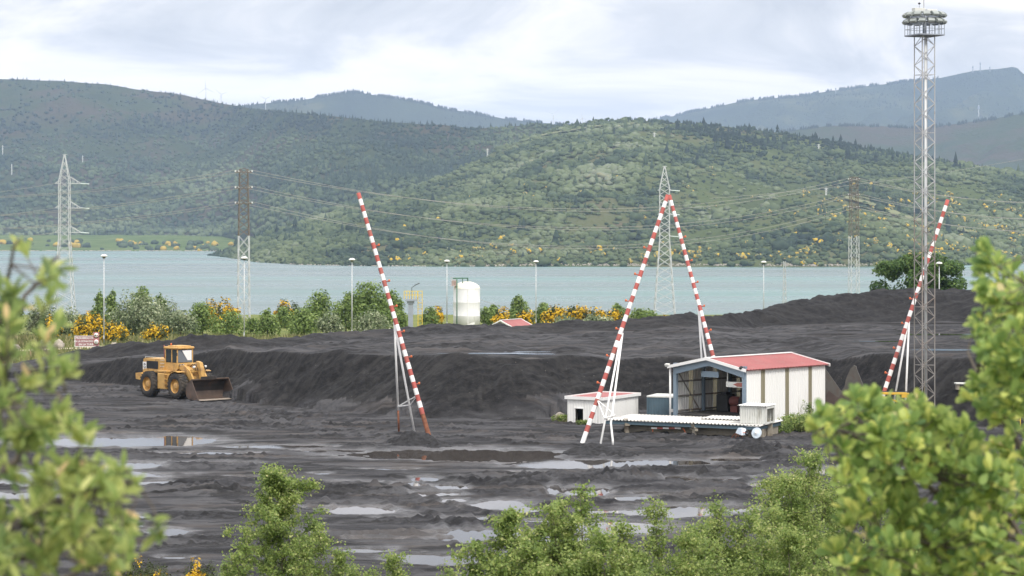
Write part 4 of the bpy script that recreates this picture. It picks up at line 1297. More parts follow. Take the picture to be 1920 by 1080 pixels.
low_gorse(420, 1055, 80, 53, 'flowerless green gorse bush at the foot of the lone birch', 34, 0)

# ------------------------------------------------------------------ blurred leaves close to the camera
def blade_leaves(P, dirs, ln, prof, rng, curl=.25):
    """true leaf outlines: midrib, two halves, folded and curled"""
    n = len(P)
    ts = np.array([p[0] for p in prof]); ws = np.array([p[1] for p in prof]); k = len(ts)
    d = dirs / np.linalg.norm(dirs, axis=1, keepdims=True)
    r = rand_dirs(n, rng) * .55 + np.array([0, -.55, .55])
    s = np.cross(d, r); s /= np.linalg.norm(s, axis=1, keepdims=True) + 1e-9
    nr = np.cross(s, d)
    V = np.zeros((n, k, 3, 3))
    cu = rng.uniform(-.2, 1, n) * curl
    for i in range(k):
        c = P + d * (ln * ts[i])[:, None] - nr * (ln * cu * ts[i] ** 2)[:, None]
        wv = s * (ln * ws[i])[:, None]
        up = nr * (ln * ws[i] * .28)[:, None]
        V[:, i, 0] = c - wv + up; V[:, i, 1] = c; V[:, i, 2] = c + wv + up
    q = []
    for i in range(k - 1):
        for j in (0, 1):
            q.append((i * 3 + j, i * 3 + j + 1, i * 3 + 4 + j, i * 3 + 3 + j))
    FA = np.array(q)[None] + (np.arange(n) * k * 3)[:, None, None]
    return V.reshape(-1, 3), FA.reshape(-1, 4), k * 3
OAKP = [(0, .012), (.12, .045), (.35, .12), (.6, .20), (.8, .215), (.93, .15), (1, .03)]
SALP = [(0, .012), (.12, .06), (.35, .145), (.6, .16), (.8, .11), (.93, .05), (1, .01)]

def near_tree(name, label, D0, root, limbs, masses, prof, leaf, mat, seed, dspread, per, group=None, tipbias=.2, dens=1.0):
    """root, limbs: bough paths by column/row; masses: leafy regions (column, row, half width, half height, clusters)"""
    rng = np.random.default_rng(seed)
    bx = (root[0] - 960) / F * D0
    base = Vector((bx, D0, gz(bx, D0)))
    t = thing(name, label, 'tree', base, 0, group)
    def P3(px, py, D): return at(px, py, D) - base
    fork = P3(root[0], root[1], D0)
    MB().tube([(0, 0, -.2), fork * .5 + Vector((.04, .03, 0)), fork], [.10, .07, .04], 10).build('trunk', M['bark'], t)
    mb = MB(); nodes = []
    for path in limbs:
        dd = D0 + rng.uniform(-dspread, dspread)
        pts = [fork] + [P3(px, py, D0 + (dd - D0) * (i + 1) / len(path)) for i, (px, py) in enumerate(path)]
        fine = []
        for i in range(len(pts) - 1):
            for s in range(4):
                fine.append(pts[i].lerp(pts[i + 1], s / 4) + Vector((rng.normal(0, .012), rng.normal(0, .012), rng.normal(0, .012))))
        fine.append(pts[-1])
        m = len(fine)
        mb.tube(fine, [.015 * (1 - .85 * i / (m - 1)) + .0025 for i in range(m)], 6)
        nodes += fine[2:]
    NA = np.array([tuple(p) for p in nodes])
    LP, LD = [], []
    for (px, py, hw, hh, nc) in masses:
        for _ in range(max(1, int(nc * dens + .5))):
            a = rng.uniform(0, 6.28); q = rng.uniform(0, 1) ** .6
            dd = D0 + rng.uniform(-1, 1) * dspread
            c = np.array(P3(px + hw * q * math.cos(a), py + hh * q * math.sin(a), dd))
            j = int(np.argmin(((NA - c) ** 2).sum(1) + .3 * np.maximum(NA[:, 2] - c[2], 0)))
            s0 = NA[j]
            dv = c - s0
            L_ = np.linalg.norm(dv)
            if L_ > 1e-3:
                mid = s0 + dv * .5 + rng.normal(0, .03, 3) + np.array([0, 0, -.03 * L_])
                mb.tube([s0, mid, c], [.003 + .002 * L_, .003, .002], 5)
            out = dv / (L_ + 1e-6) + np.array([0, 0, .8]) + rng.normal(0, .3, 3)
            out /= np.linalg.norm(out)
            m = int(per * rng.uniform(.6, 1.4))
            f = rng.uniform(.0, 1, m) ** (.6)
            st = .22 * min(L_, .7) * (1 - f)
            LP.append(c[None] - (dv / (L_ + 1e-6))[None] * st[:, None] * 1.6)
            LD.append(out[None] * rng.uniform(.3, 1.2, (m, 1)) + rand_dirs(m, rng) * .95 + np.array([0, 0, tipbias]))
    mb.build('limbs', M['bark'], t)
    LP, LD = np.concatenate(LP), np.concatenate(LD)
    n = len(LP)
    ln = leaf * rng.uniform(.6, 1.2, n)
    V, FA, k = blade_leaves(LP, LD, ln, prof, rng)
    q = fbm(LP[:, 0] * 3, LP[:, 2] * 3 + LP[:, 1] * 2, 2, seed)
    tint = np.clip(.44 + .16 * q + rng.normal(0, .19, n) + .25 * (rng.uniform(0, 1, n) < .06), 0, 1)
    np_mesh('crown', V, FA, mat, t, {'tint': np.repeat(tint, k)}, smooth=True)
    return t

OAK_LIMBS = [[(2010, 1000), (1960, 820), (1905, 640), (1850, 540), (1828, 470)], [(1985, 850), (1940, 660), (1930, 560), (1925, 480)], [(1960, 900), (1870, 780), (1830, 700), (1815, 660)],
             [(1970, 1040), (1830, 960), (1700, 860), (1610, 790), (1545, 800)], [(1850, 980), (1720, 900), (1640, 860), (1570, 845)], [(1900, 980), (1760, 820), (1700, 760)],
             [(1960, 1090), (1800, 1040), (1690, 1010), (1570, 1060)], [(1960, 1150), (1800, 1100), (1680, 1060), (1600, 1075)], [(1990, 960), (1930, 860), (1890, 800)]]
OAK_MASS = [(1838, 490, 26, 28, 5), (1870, 540, 40, 40, 12), (1905, 560, 40, 70, 22), (1925, 640, 60, 80, 34), (1855, 640, 45, 40, 13), (1875, 700, 70, 50, 30), (1850, 745, 48, 35, 14), (1915, 780, 60, 70, 30),
            (1560, 790, 40, 24, 12), (1600, 830, 60, 35, 18), (1650, 792, 55, 32, 20), (1700, 815, 70, 48, 34), (1735, 778, 42, 25, 9), (1760, 840, 70, 60, 36), (1680, 870, 80, 40, 30), (1800, 900, 80, 60, 40), (1870, 880, 70, 70, 40),
            (1720, 940, 70, 40, 16), (1830, 980, 90, 60, 40), (1910, 960, 50, 90, 30), (1600, 1055, 60, 28, 16), (1690, 1035, 70, 45, 26), (1780, 1050, 80, 40, 34), (1880, 1060, 70, 50, 30), (1640, 1080, 80, 20, 14), (1600, 960, 50, 30, 8), (1660, 930, 60, 40, 16), (1740, 1000, 70, 40, 18), (1620, 900, 50, 30, 10), (1640, 768, 45, 26, 12), (1695, 772, 42, 28, 13), (1592, 792, 36, 22, 6)]
near_tree('oak_sapling', 'young oak close to the camera with blurred rounded leaves at the right border', 10.5, (2060, 1260), OAK_LIMBS, OAK_MASS, OAKP, .070, LEAF['o'], 41, .9, 18, dens=.72)
SAL_LIMBS = [[(-60, 900), (-20, 760), (20, 640), (50, 560), (110, 480)], [(-40, 800), (-10, 660), (15, 560), (35, 450)], [(-50, 950), (20, 880), (70, 820), (110, 760), (125, 690)],
             [(-40, 1020), (60, 970), (150, 920), (240, 880)], [(-30, 1060), (80, 1040), (190, 1000), (285, 1010)], [(-40, 1100), (60, 1090), (160, 1070), (230, 1050)], [(-60, 860), (-20, 800), (10, 740)]]
SAL_MASS = [(35, 460, 16, 26, 2), (100, 495, 36, 30, 4), (40, 560, 60, 45, 8), (20, 610, 60, 60, 14), (90, 570, 45, 40, 5), (60, 690, 60, 60, 14), (20, 740, 50, 60, 16), (110, 720, 36, 40, 5), (60, 800, 80, 50, 24), (20, 860, 60, 60, 26),
            (110, 840, 60, 45, 13), (180, 880, 60, 40, 15), (100, 920, 90, 50, 34), (230, 920, 40, 34, 9), (190, 960, 70, 40, 22), (60, 990, 90, 50, 38), (260, 1000, 50, 24, 9), (170, 1020, 80, 40, 28), (80, 1050, 110, 40, 44), (210, 1055, 60, 24, 12)]
near_tree('sallow_tree', 'sallow close to the camera with blurred narrow leaves at the left border', 7.2, (-140, 1250), SAL_LIMBS, SAL_MASS, SALP, .064, LEAF['s'], 43, .7, 14, dens=.40)

# tall dry grass along the road behind the berm
def tall_grass():
    rng = np.random.default_rng(61)
    n = 15000
    px = rng.uniform(-120, 600, n); D = rng.uniform(229, 300, n)
    x = (px - 960) / F * D
    z, g, w, fc = terrain(x, D)
    k = (g > .5) & ((np.abs(D - (255 + .055 * (px + 50))) > 4.0) | (px > 420))
    x, D, z = x[k], D[k], z[k]; n = len(x)
    h = rng.uniform(.25, .75, n)
    a = rng.uniform(0, 6.28, n); ww = rng.uniform(.05, .16, n)
    lx, ly = rng.normal(0, .18, n), rng.normal(0, .18, n)
    V = np.stack([np.stack([x - ww * np.cos(a), D - ww * np.sin(a), z - .05], -1), np.stack([x + ww * np.cos(a), D + ww * np.sin(a), z - .05], -1), np.stack([x + lx, D + ly, z + h], -1)], 1)
    m = mat_leaf('dry_grass', [(0, (.10, .13, .04)), (.5, (.19, .20, .075)), (1, (.34, .30, .16))], .8, .25)
    tag(np_mesh('tall_grass', V.reshape(-1, 3), np.arange(3 * n).reshape(n, 3), m, attrs={'tint': np.repeat(rng.uniform(0, 1, n), 3)}), 'tall dry grass along the sandy track behind the berm', 'grass', kind='stuff')
tall_grass()
M['exhaust'] = mat_paint('exhaust_red', (.20, .07, .06), .7, .2, 3)
# ------------------------------------------------------------------ flood light mast
def light_mast():
    D = 157.0
    base = stand(1733.5, D)
    t = thing('floodlight_mast', 'very tall square lattice mast with two rings of floodlights', 'light mast', base, math.radians(22))
    t.scale = (.858,) * 3
    z0, z1, hs = -0.3, (H + 367 * D / F - base.z) / .858, .575
    C = [(-hs, -hs), (hs, -hs), (hs, hs), (-hs, hs)]
    zsplit = 17.0
    lo, up = MB(), MB()
    for (x, y) in C:
        lo.beam((x, y, z0), (x, y, zsplit), .045, 6)
        up.beam((x, y, zsplit), (x, y, z1), .045, 6)
    nb = 40; dz = (z1 - .3) / nb
    for i in range(nb):
        za, zb = .3 + i * dz, .3 + (i + 1) * dz
        mb = lo if zb < zsplit else up
        for k in range(4):
            a, b = C[k], C[(k + 1) % 4]
            if (i + k) % 2: a, b = b, a
            mb.beam((a[0], a[1], za), (b[0], b[1], zb), .024 if k % 2 else .034, 4, caps=False)
        if i % 6 == 0:
            for k in range(4):
                a, b = C[k], C[(k + 1) % 4]
                mb.beam((a[0], a[1], za), (b[0], b[1], za), .025, 4, caps=False)
    lo.build('lower_lattice', M['galv_dark'], t)
    up.build('upper_lattice', M['mastmetal'], t)
    mb = MB(); mb.beam((-.18, -.42, 0), (-.18, -.42, z1 - .2), .105, 8, smooth=True)
    mb.build('cable_duct', M['galv'], t)
    mb = MB()
    for x in (.12, .36): mb.beam((x, .45, .2), (x, .45, z1), .022, 4)
    for i in range(78): mb.beam((.12, .45, .4 + i * .38), (.36, .45, .4 + i * .38), .012, 4, caps=False)
    mb.build('ladder', M['galv_dark'], t)
    # platform
    p = MB(); zp = z1 + .05; w = 1.12
    p.box((0, 0, zp), (2 * w, 2 * w, .09))
    for a in (-w, w):
        p.beam((a, -w, zp + .02), (a, w, zp + .02), .06); p.beam((-w, a, zp + .02), (w, a, zp + .02), .06)
    p.build('platform', M['greysteel'], t)
    r = MB()
    n = 5
    for i in range(n + 1):
        q = -w + 2 * w * i / n
        for (x, y) in ((q, -w), (q, w), (-w, q), (w, q)):
            r.beam((x, y, zp), (x, y, zp + .95), .024)
    for zz in (.5, .95):
        for a in (-w, w):
            r.beam((a, -w, zp + zz), (a, w, zp + zz), .022); r.beam((-w, a, zp + zz), (w, a, zp + zz), .022)
    r.build('railing', M['greysteel'], t)
    c = MB().beam((0, 0, zp), (0, 0, zp + 1.95), .16, 8, smooth=True)
    for zz in (1.02, 1.55):
        for k in range(24):
            a, b = 2 * math.pi * k / 24, 2 * math.pi * (k + 1) / 24
            c.beam((1.2 * math.cos(a), 1.2 * math.sin(a), zp + zz), (1.2 * math.cos(b), 1.2 * math.sin(b), zp + zz), .05)
        for k in range(6):
            a = math.pi * k / 3; c.beam((0, 0, zp + zz), (1.2 * math.cos(a), 1.2 * math.sin(a), zp + zz), .04)
    c.build('lamp_carrier', M['greysteel'], t)
    for (x, y) in ((-.75, -.3), (.75, .3)): MB().box((x, y, zp + 1.98), (.95, .5, .30), bev=.02).build('ballast_box', M['oldwhite'], t)
    for ring, zz in enumerate((1.15, 1.68)):
        n = 14
        for k in range(n):
            a = 2 * math.pi * (k + .5 * ring) / n
            R = Matrix.Rotation(a, 3, 'Z') @ Matrix.Rotation(math.radians(32), 3, 'Y')
            o = Vector((1.47 * math.cos(a), 1.47 * math.sin(a), zp + zz))
            f = MB()
            prof = [(-.28, -.02), (-.12, .13), (.14, .15), (.30, .08), (.30, -.08), (-.24, -.12)]
            vs = [R @ Vector((px, s * wd, pz)) + o for s, wd in ((-1, .26), (1, .26)) for (px, pz) in prof]
            m = len(prof)
            f.add(vs, [tuple(range(m))[::-1], tuple(range(m, 2 * m))] + [(i, (i + 1) % m, m + (i + 1) % m, m + i) for i in range(m)])
            fo = f.build('floodlight', M['lampbody'], t)
            g = MB(); g.box(o + R @ Vector((.03, 0, -.115)), (.44, .44, .02), R)
            g.build('lens', M['lens'] if not (ring == 0 and k == 10) else M['red'], fo)
    a = MB(); a.beam((0, .1, zp + 1.9), (0, .1, zp + 3.1), .028, 5); a.beam((0, .1, zp + 3.08), (-.22, .1, zp + 3.12), .018)
    a.build('lightning_rod', M['galv_dark'], t)
    a = MB(); a.lathe([(.0, -.10), (.09, -.06), (.10, .02), (.0, .09)], (-.42, .1, zp + 2.55), n=10); a.beam((-.42, .1, zp + 2.1), (-.42, .1, zp + 2.46), .012)
    a.build('warning_lamp', M['dark'], t)
M['mastmetal'] = mat_paint('mast_galvanised', (.42, .43, .45), .55, .12, .4, (.22, .17, .13), .25, dscale=.5)
M['lampbody'] = mat_paint('lamp_body', (.30, .33, .32), .5, .1, 2.0)
light_mast()

# ------------------------------------------------------------------ striped leaning poles
def striped_pole(label, base, top, struts, join_f, stubs, side, r=.15, bend=False, rustfoot=False, brace=True):
    t = thing('striped_pole', label, 'pole', base, 0, 'red and white striped leaning poles of the yard')
    b = Vector(base); v = Vector(top) - b
    L_ = v.length; d = v / L_
    n = max(2, round(L_ / .44)); mb = MB()
    s0 = -.5
    # one tube, bands by face
    u = d.cross(Vector((0, 1, 0))).normalized(); w = d.cross(u)
    k = 12; vs, fs, mi = [], [], []
    ends = [s0] + [L_ * (i + 1) / n for i in range(n)]
    for e in ends:
        rr = r * (1 - .12 * max(e, 0) / L_)
        for j in range(k):
            a = 2 * math.pi * j / k
            vs.append(d * e + u * (rr * math.cos(a)) + w * (rr * math.sin(a)))
    for i in range(n):
        m = (n - i) % 2
        if rustfoot and i < 3: m = 2
        mb.add(vs[i * k:(i + 2) * k], [(j, (j + 1) % k, k + (j + 1) % k, k + j) for j in range(k)], m, True)
    mb.add(vs[-k:], [tuple(range(k))], 1)
    mb.build('pole', [M['white'], M['red'], M['rust']], t)
    jp = d * (L_ * join_f)
    feet = []
    for i, sp in enumerate(struts):
        f = Vector(sp) - b; feet.append(f)
        mb = MB()
        q = jp + Vector((0, .25, -.15 - .3 * i))
        if bend and i == 1:
            kq = f.lerp(q, .16) + Vector((-.22, 0, 0))
            mb.tube([f + Vector((0, 0, -.3)), f, kq, q], .07, 8)
        elif rustfoot and i == 0:
            kq = f.lerp(q, .17)
            mb.beam(f + Vector((0, 0, -.3)), kq, .065, 8, 1, smooth=True); mb.beam(kq, q, .065, 8, 0, smooth=True)
        else:
            mb.beam(f + Vector((0, 0, -.3)), q, .07, 8, 0, smooth=True)
        mb.build('strut', [M['white'], M['rust']], t)
    if brace and len(feet) == 2:
        mb = MB(); q0, q1, q2 = feet[0].lerp(jp, .20), feet[1].lerp(jp, .22), d * (L_ * .155)
        mb.beam(q0, q1, .045, 6); mb.beam(q1, q2, .04, 6); mb.beam(q0, q2, .04, 6)
        mb.build('cross_brace', M['white'], t)
    for f in stubs:
        p = d * (L_ * f)
        mb = MB()
        e = p + Vector((side * .33, -.05, .08))
        mb.beam(p, e, .04, 6, 0)
        mb.lathe([(.0, -.07), (.055, -.06), (.07, .02), (.045, .09), (.0, .10)], e, n=10, mi=1)
        mb.build('warning_lamp', [M['red'], M['orange']], t)
    return t
def yb(px, py, dz=.25):
    g = ground_at(px, py); return Vector((g.x, g.y, g.z + dz))
striped_pole('left striped pole leaning left, rusty foot in a coal mound, standing apart', yb(803, 822), at(672, 362, 152), [yb(748, 812), yb(778, 818)], .485, [.20, .31, .415, .52, .625, .775], 1, rustfoot=True)
striped_pole('middle striped pole leaning right, front one of the crossing pair', yb(1095, 832), at(1252, 366, 149), [yb(1125, 838), yb(1149, 837)], .455, [.22, .33, .44, .555, .665, .775], -1, bend=True)
striped_pole('striped pole rising behind the white shed, rear one of the crossing pair', stand(1366, 168), at(1255, 366, 173), [stand(1322, 170.5), stand(1340, 169)], .50, [.37, .48, .59, .69, .8], 1, r=.155, brace=False)
striped_pole('right striped pole leaning right behind the floodlight mast', stand(1638, 159), at(1777, 375, 162), [stand(1668, 160.5), stand(1696, 159)], .48, [.22, .33, .44, .55, .73], -1, brace=False)

def coal_mound(px, py, wpx, h, label, seed, depth=1.0, name='coal_mound', D=None):
    c = ground_at(px, py) if D is None else stand(px, D)
    rx = wpx * c.y / F / 2
    t = []
    n = 46
    g = np.linspace(-1.25, 1.25, n)
    X, Y = np.meshgrid(g, g)
    q = np.sqrt(X ** 2 + Y ** 2)
    wob = 1 + .22 * perlin(X * 1.3 + seed, Y * 1.3, seed)
    z = h * np.clip(1 - (q * wob) ** 1.25, -.3, 1) + (.10 * fbm(X * 3, Y * 3 + seed, 4, seed) + .05 * fbm(X * 9, Y * 9, 3, seed)) * h * np.clip(1.35 - q, 0, 1)
    wx, wy = c.x + X * rx, c.y + Y * rx * depth
    zg = terrain(wx, wy)[0]
    zz = np.where(z > 0, zg + z, zg - .12)
    V = np.stack([wx - c.x, wy - c.y, zz - c.z], -1).reshape(-1, 3)
    i = np.arange(n - 1)[:, None] * n + np.arange(n - 1)[None]
    FA = np.stack([i, i + 1, i + n + 1, i + n], -1).reshape(-1, 4)
    o = np_mesh(name, V, FA, M['coal'], smooth=True)
    o.location = c
    tag(o, label, 'coal mound', 'loose coal mounds on the yard')
M['coal'] = mat_paint('loose_coal', (.026, .026, .028), .8, .6, 4.0, (.06, .058, .06), .25, dscale=6.0, spec=.2)
coal_mound(778, 834, 118, .72, 'black coal mound around the feet of the left striped pole', 3, .8)
coal_mound(822, 839, 60, .22, 'low coal mound at the right foot of the left striped pole', 4, .8)
coal_mound(1112, 851, 128, .62, 'black coal mound around the feet of the middle striped pole', 5, .8)
coal_mound(1165, 855, 70, .30, 'low coal mound trailing right of the middle striped pole', 6, .8)
coal_mound(927, 0, 62, 1.35, 'small steep coal mound between white tank and red roofed shelter', 7, 1.0, D=236)
coal_mound(1415, 848, 110, .5, 'ragged coal mound in front of the concrete post', 8, .7)
coal_mound(1460, 862, 80, .35, 'low coal mound with rusty scraps above the tallest birch', 9, .7)

# ------------------------------------------------------------------ wheel loader
def wheel_loader():
    fw = Vector((-26.35, 182.3)); hd = math.radians(-46)
    h = Vector((math.cos(hd), math.sin(hd))); l = Vector((-h.y, h.x))
    o = fw - h * 1.9 + l * 1.3
    t = thing('wheel_loader', 'yellow articulated wheel loader parked with its bucket on the ground', 'wheel loader', (o.x, o.y, gz(o.x, o.y) + .03), hd)
    Y, DK, GL, RU = M['yellow'], M['dark'], M['glass'], M['rust']
    # rear body: hood with tapering tail and counterweight
    b = MB()
    b.prism([(-3.55, 1.35), (-3.62, 2.2), (-3.5, 2.92), (-3.3, 3.0), (-.55, 2.98), (-.55, 1.35)], 'Y', -.82, .82)
    b.box((-2.0, 0, 1.15), (3.0, 1.1, .5), bev=.04)
    b.box((-2.75, -.835, 1.78), (1.3, .05, .75)); b.box((-1.0, -.84, 1.9), (.7, .06, .9))
    b.build('engine_hood', Y, t)
    MB().prism([(-4.25, 1.28), (-4.3, 1.75), (-3.5, 1.85), (-3.3, 1.2)], 'Y', -1.05, 1.05).build('counterweight', Y, t)
    b = MB()
    for i in range(9): b.box((-2.9 + i * .16, -.86, 2.48), (.05, .03, .56))
    b.box((-2.25, -.845, 2.48), (1.55, .03, .62))
    b.build('radiator_grille', DK, t)
    b = MB(); b.box((-3.30, -.835, 2.38), (.46, .03, .62)); b.box((-3.63, -.45, 2.38), (.03, .7, .6), mi=0)
    b.build('number_plate', M['white'], t)
    text_mesh('63', .42, M['black'], t, (-3.30, -.858, 2.38), (math.radians(90), math.radians(90), 0), 'number')
    b = MB(); b.beam((-1.85, .1, 2.95), (-1.85, .1, 3.7), .075, 10, smooth=True); b.tube([(-1.85, .1, 3.65), (-1.86, .1, 3.85), (-1.98, .1, 4.02)], .06, 8)
    b.build('exhaust_pipe', M['exhaust'], t)
    b = MB(); b.lathe([(.0, 0), (.13, 0), (.13, .3), (.19, .32), (.19, .42), (0, .44)], (-1.2, .35, 2.95), n=12); b.build('air_filter', DK, t)
    r = MB()
    for x in (-1.15, -.85, -.62): r.beam((x, -.8, 2.98), (x, -.8, 2.35), .02); 
    for zz in (2.9, 2.65, 2.4): r.beam((-1.15, -.86, zz), (-.60, -.86, zz), .02)
    for x in (-3.3, -2.2, -1.2): r.beam((x, -.78, 2.98), (x, -.78, 3.12), .018)
    r.beam((-3.3, -.78, 3.12), (-1.2, -.78, 3.12), .02); r.build('handrail', M['oldwhite'], t)
    # side tank and steps in front of the rear wheel
    b = MB()
    for s in (-1, 1):
        b.box((-.30, s * 1.10, 1.28), (1.05, .55, 1.25), bev=.05)
        b.box((-.55, s * .98, 2.05), (1.6, .62, .16), bev=.02)
    b.build('fuel_tank', Y, t)
    b = MB()
    for zz in (.72, 1.08, 1.45, 1.8): b.box((.34, -1.30, zz), (.34, .22, .035))
    for x in (.18, .50): b.beam((x, -1.38, .65), (x, -1.38, 2.1), .018)
    b.build('steps', Y, t)
    # articulation and front frame
    b = MB(); b.box((.45, 0, 1.1), (1.3, .8, .9), bev=.05); b.box((1.9, 0, 1.25), (1.5, .95, 1.0), bev=.06)
    b.prism([(1.0, 1.6), (1.25, 2.35), (1.75, 2.5), (2.3, 2.2), (2.6, 1.3), (1.0, 1.2)], 'Y', -.5, .5)
    b.build('front_frame', Y, t)
    # cab
    b = MB()
    b.prism([(-.62, 2.1), (-.62, 2.75), (1.05, 2.75), (1.12, 2.3), (.9, 2.1)], 'Y', -.78, .78)
    for (x, y) in ((-.57, -.73), (-.57, .73), (.98, -.73), (.98, .73), (.30, -.75), (.30, .75)):
        b.box((x, y, 3.28), (.09, .09, 1.08))
    b.build('cab', Y, t)
    b = MB(); b.box((.2, 0, 3.92), (1.86, 1.74, .20), bev=.06); b.box((.25, 0, 4.05), (1.4, 1.3, .1), bev=.04)
    b.build('cab_roof', Y, t)
    for x, w_ in ((.64, .58), (-.13, .75)):
        for y in (-.745, .745): MB().box((x, y, 3.28), (w_, .02, .98)).build('side_window', GL, t)
    MB().prism([(-.30, 3.72), (.62, 3.74), (.62, 2.84), (.30, 2.84)], 'X', 1.03, 1.045).build('windscreen_white', M['white'], t)  # flat white panel over part of the windscreen
    MB().box((1.0, 0, 3.28), (.02, 1.38, .98), Matrix.Rotation(math.radians(-6), 3, 'Y')).build('windscreen', M['screen'], t)
    MB().box((-.6, 0, 3.28), (.02, 1.38, .98)).build('rear_window', GL, t)
    b = MB(); b.box((.1, .1, 2.95), (.45, .45, .45), bev=.06); b.box((-.1, .1, 3.3), (.14, .42, .5), bev=.05); b.build('seat', DK, t)
    b = MB(); b.lathe([(.0, 0), (.07, 0), (.07, .12), (.05, .17), (0, .18)], (-.3, -.4, 4.1), n=10); b.build('beacon', M['orange'], t)
    b = MB(); b.beam((1.1, -.86, 3.85), (1.1, -.86, 3.55), .012); b.beam((.9, -.8, 4.02), (.9, -.8, 4.35), .008); b.beam((.1, -.8, 4.02), (.1, -.8, 4.3), .008); b.box((1.12, -.9, 3.45), (.03, .16, .24)); b.build('mirror', DK, t)
    # fenders
    b = MB()
    for s in (-1, 1):
        pts = [(1.9 + 1.16 * math.cos(a), 1.02 + 1.16 * math.sin(a)) for a in np.linspace(math.radians(70), math.radians(165), 8)]
        for i in range(len(pts) - 1):
            p, q = pts[i], pts[i + 1]
            b.prism([(p[0], p[1]), (q[0], q[1]), (q[0] * .965 + .066, q[1] * .965 + .03), (p[0] * .965 + .066, p[1] * .965 + .03)], 'Y', s * .92, s * 1.62)
    b.build('fender', Y, t)
    for s in (-1, 1):
        b = MB(); b.lathe([(0, 0), (.11, 0), (.13, .10), (.10, .13)], (1.18, s * .62, 2.55), 'X', 12); b.lathe([(0, 0), (.11, 0), (.13, .10), (.10, .13)], (1.18, s * .36, 2.55), 'X', 12)
        ho = b.build('headlight', DK, t)
        b = MB(); b.lathe([(0, .125), (.115, .115)], (1.18, s * .62, 2.55), 'X', 12); b.lathe([(0, .125), (.115, .115)], (1.18, s * .36, 2.55), 'X', 12)
        b.build('lens', M['white'], ho)
    # lift arms, cylinders and linkage
    for s in (-1, 1):
        b = MB()
        P = [(1.30, 2.60), (1.85, 2.62), (2.6, 2.22), (3.15, 1.45), (3.55, .62), (3.35, .42), (2.85, 1.10), (2.35, 1.78), (1.75, 2.18), (1.28, 2.28)]
        b.prism(P, 'Y', s * .58, s * .74); b.build('lift_arm', Y, t)
        b = MB(); b.beam((1.35, s * .45, 1.35), (2.15, s * .5, 1.55), .10, 10, smooth=True); b.beam((2.15, s * .5, 1.55), (2.75, s * .5, 1.72), .055, 8, 1, smooth=True)
        b.build('lift_cylinder', [Y, M['galv']], t)
    b = MB(); b.beam((1.5, 0, 2.55), (2.5, 0, 2.72), .13, 10, smooth=True); b.beam((2.5, 0, 2.72), (3.0, 0, 2.6), .06, 8, 1, smooth=True)
    b.prism([(2.7, 2.95), (3.15, 2.85), (3.35, 2.3), (3.45, 1.55), (3.2, 1.6), (2.85, 2.3)], 'Y', -.16, .16)
    b.beam((3.35, 0, 1.65), (3.75, 0, 1.25), .10, 8); b.box((2.75, 0, 2.2), (.3, 1.3, .28), bev=.04)
    b.beam((2.9, -.6, 2.45), (2.9, .6, 2.45), .07, 8)
    for y in (-.5, -.3, .25, .45): b.tube([(2.4, y, 2.5), (2.7, y, 2.72), (3.0, y, 2.55), (3.15, y, 2.2)], .03, 6, 2)
    b.build('tilt_linkage', [Y, M['galv'], M['dark']], t)
    b = MB()
    for y in (-.55, .55): b.box((2.98, y, 2.52), (.14, .2, .16), bev=.02)
    b.build('work_lamp', M['white'], t)
    # bucket: curved shell, side plates, edge
    W = 1.78
    prof = [(5.30, .05), (4.6, .06), (4.0, .10), (3.72, .30), (3.62, .62), (3.68, 1.0), (3.9, 1.35), (4.2, 1.58), (4.36, 1.62)]
    inn = [(x + .05 * (1 if i > 2 else 0), z + .05 * (1 if i < 5 else 0)) for i, (x, z) in enumerate(prof)]
    inn[-1] = (4.38, 1.57)
    b = MB(); m = len(prof)
    for i in range(m - 1):
        b.prism([prof[i], prof[i + 1], inn[i + 1], inn[i]], 'Y', -W, W, 0 if i > 3 else 1)
    b.box((4.36, 0, 1.62), (.14, 2 * W, .10), mi=1)
    b.build('bucket', [M['bucketdark'], M['bucketrust']], t)
    for s in (-1, 1):
        b = MB(); b.prism(prof + [(4.55, 1.30), (5.2, .20)], 'Y', s * W, s * (W + .05)); b.build('bucket_side_plate', M['bucketrust'], t)
    b = MB(); b.prism([(5.15, .055), (5.55, .03), (5.55, .07), (5.15, .115)], 'Y', -W, W)
    b.build('cutting_edge', M['edge'], t)
    b = MB(); b.box((4.42, -.2, 1.72), (.04, 1.5, .22))
    for y in (-.8, -.4, 0, .4): b.box((4.42, y, 1.72), (.06, .05, .24))
    b.build('spill_guard', M['bucketdark'], t)
    # wheels
    def wheel(x, y, s):
        w = thing('wheel', None, None); w.parent = t; w.location = (x, y, 1.0)
        del_keys = [k for k in ('label', 'category') if k in w]
        for k in del_keys: del w[k]
        b = MB(); R, hw = 1.0, .37
        b.lathe([(.56, -hw * .9), (.72, -hw * 1.02), (.88, -hw), (.965, -hw * .82), (.985, -hw * .4), (.985, hw * .4), (.965, hw * .82), (.88, hw), (.72, hw * 1.02), (.56, hw * .9)], (0, 0, 0), 'Y', 40)
        for k in range(22):
            for sd_ in (-1, 1):
                a = 2 * math.pi * (k + (.5 if sd_ > 0 else 0)) / 22
                Rm = Matrix.Rotation(-a, 3, 'Y') @ Matrix.Rotation(math.radians(24 * sd_), 3, 'X')
                b.box(Matrix.Rotation(-a, 3, 'Y') @ Vector((.985, sd_ * hw * .5, 0)), (.07, hw * .95, .12), Matrix.Rotation(-a, 3, 'Y') @ Matrix.Rotation(math.radians(28 * sd_), 3, 'X'))
        b.build('tyre', M['tyre'], w)
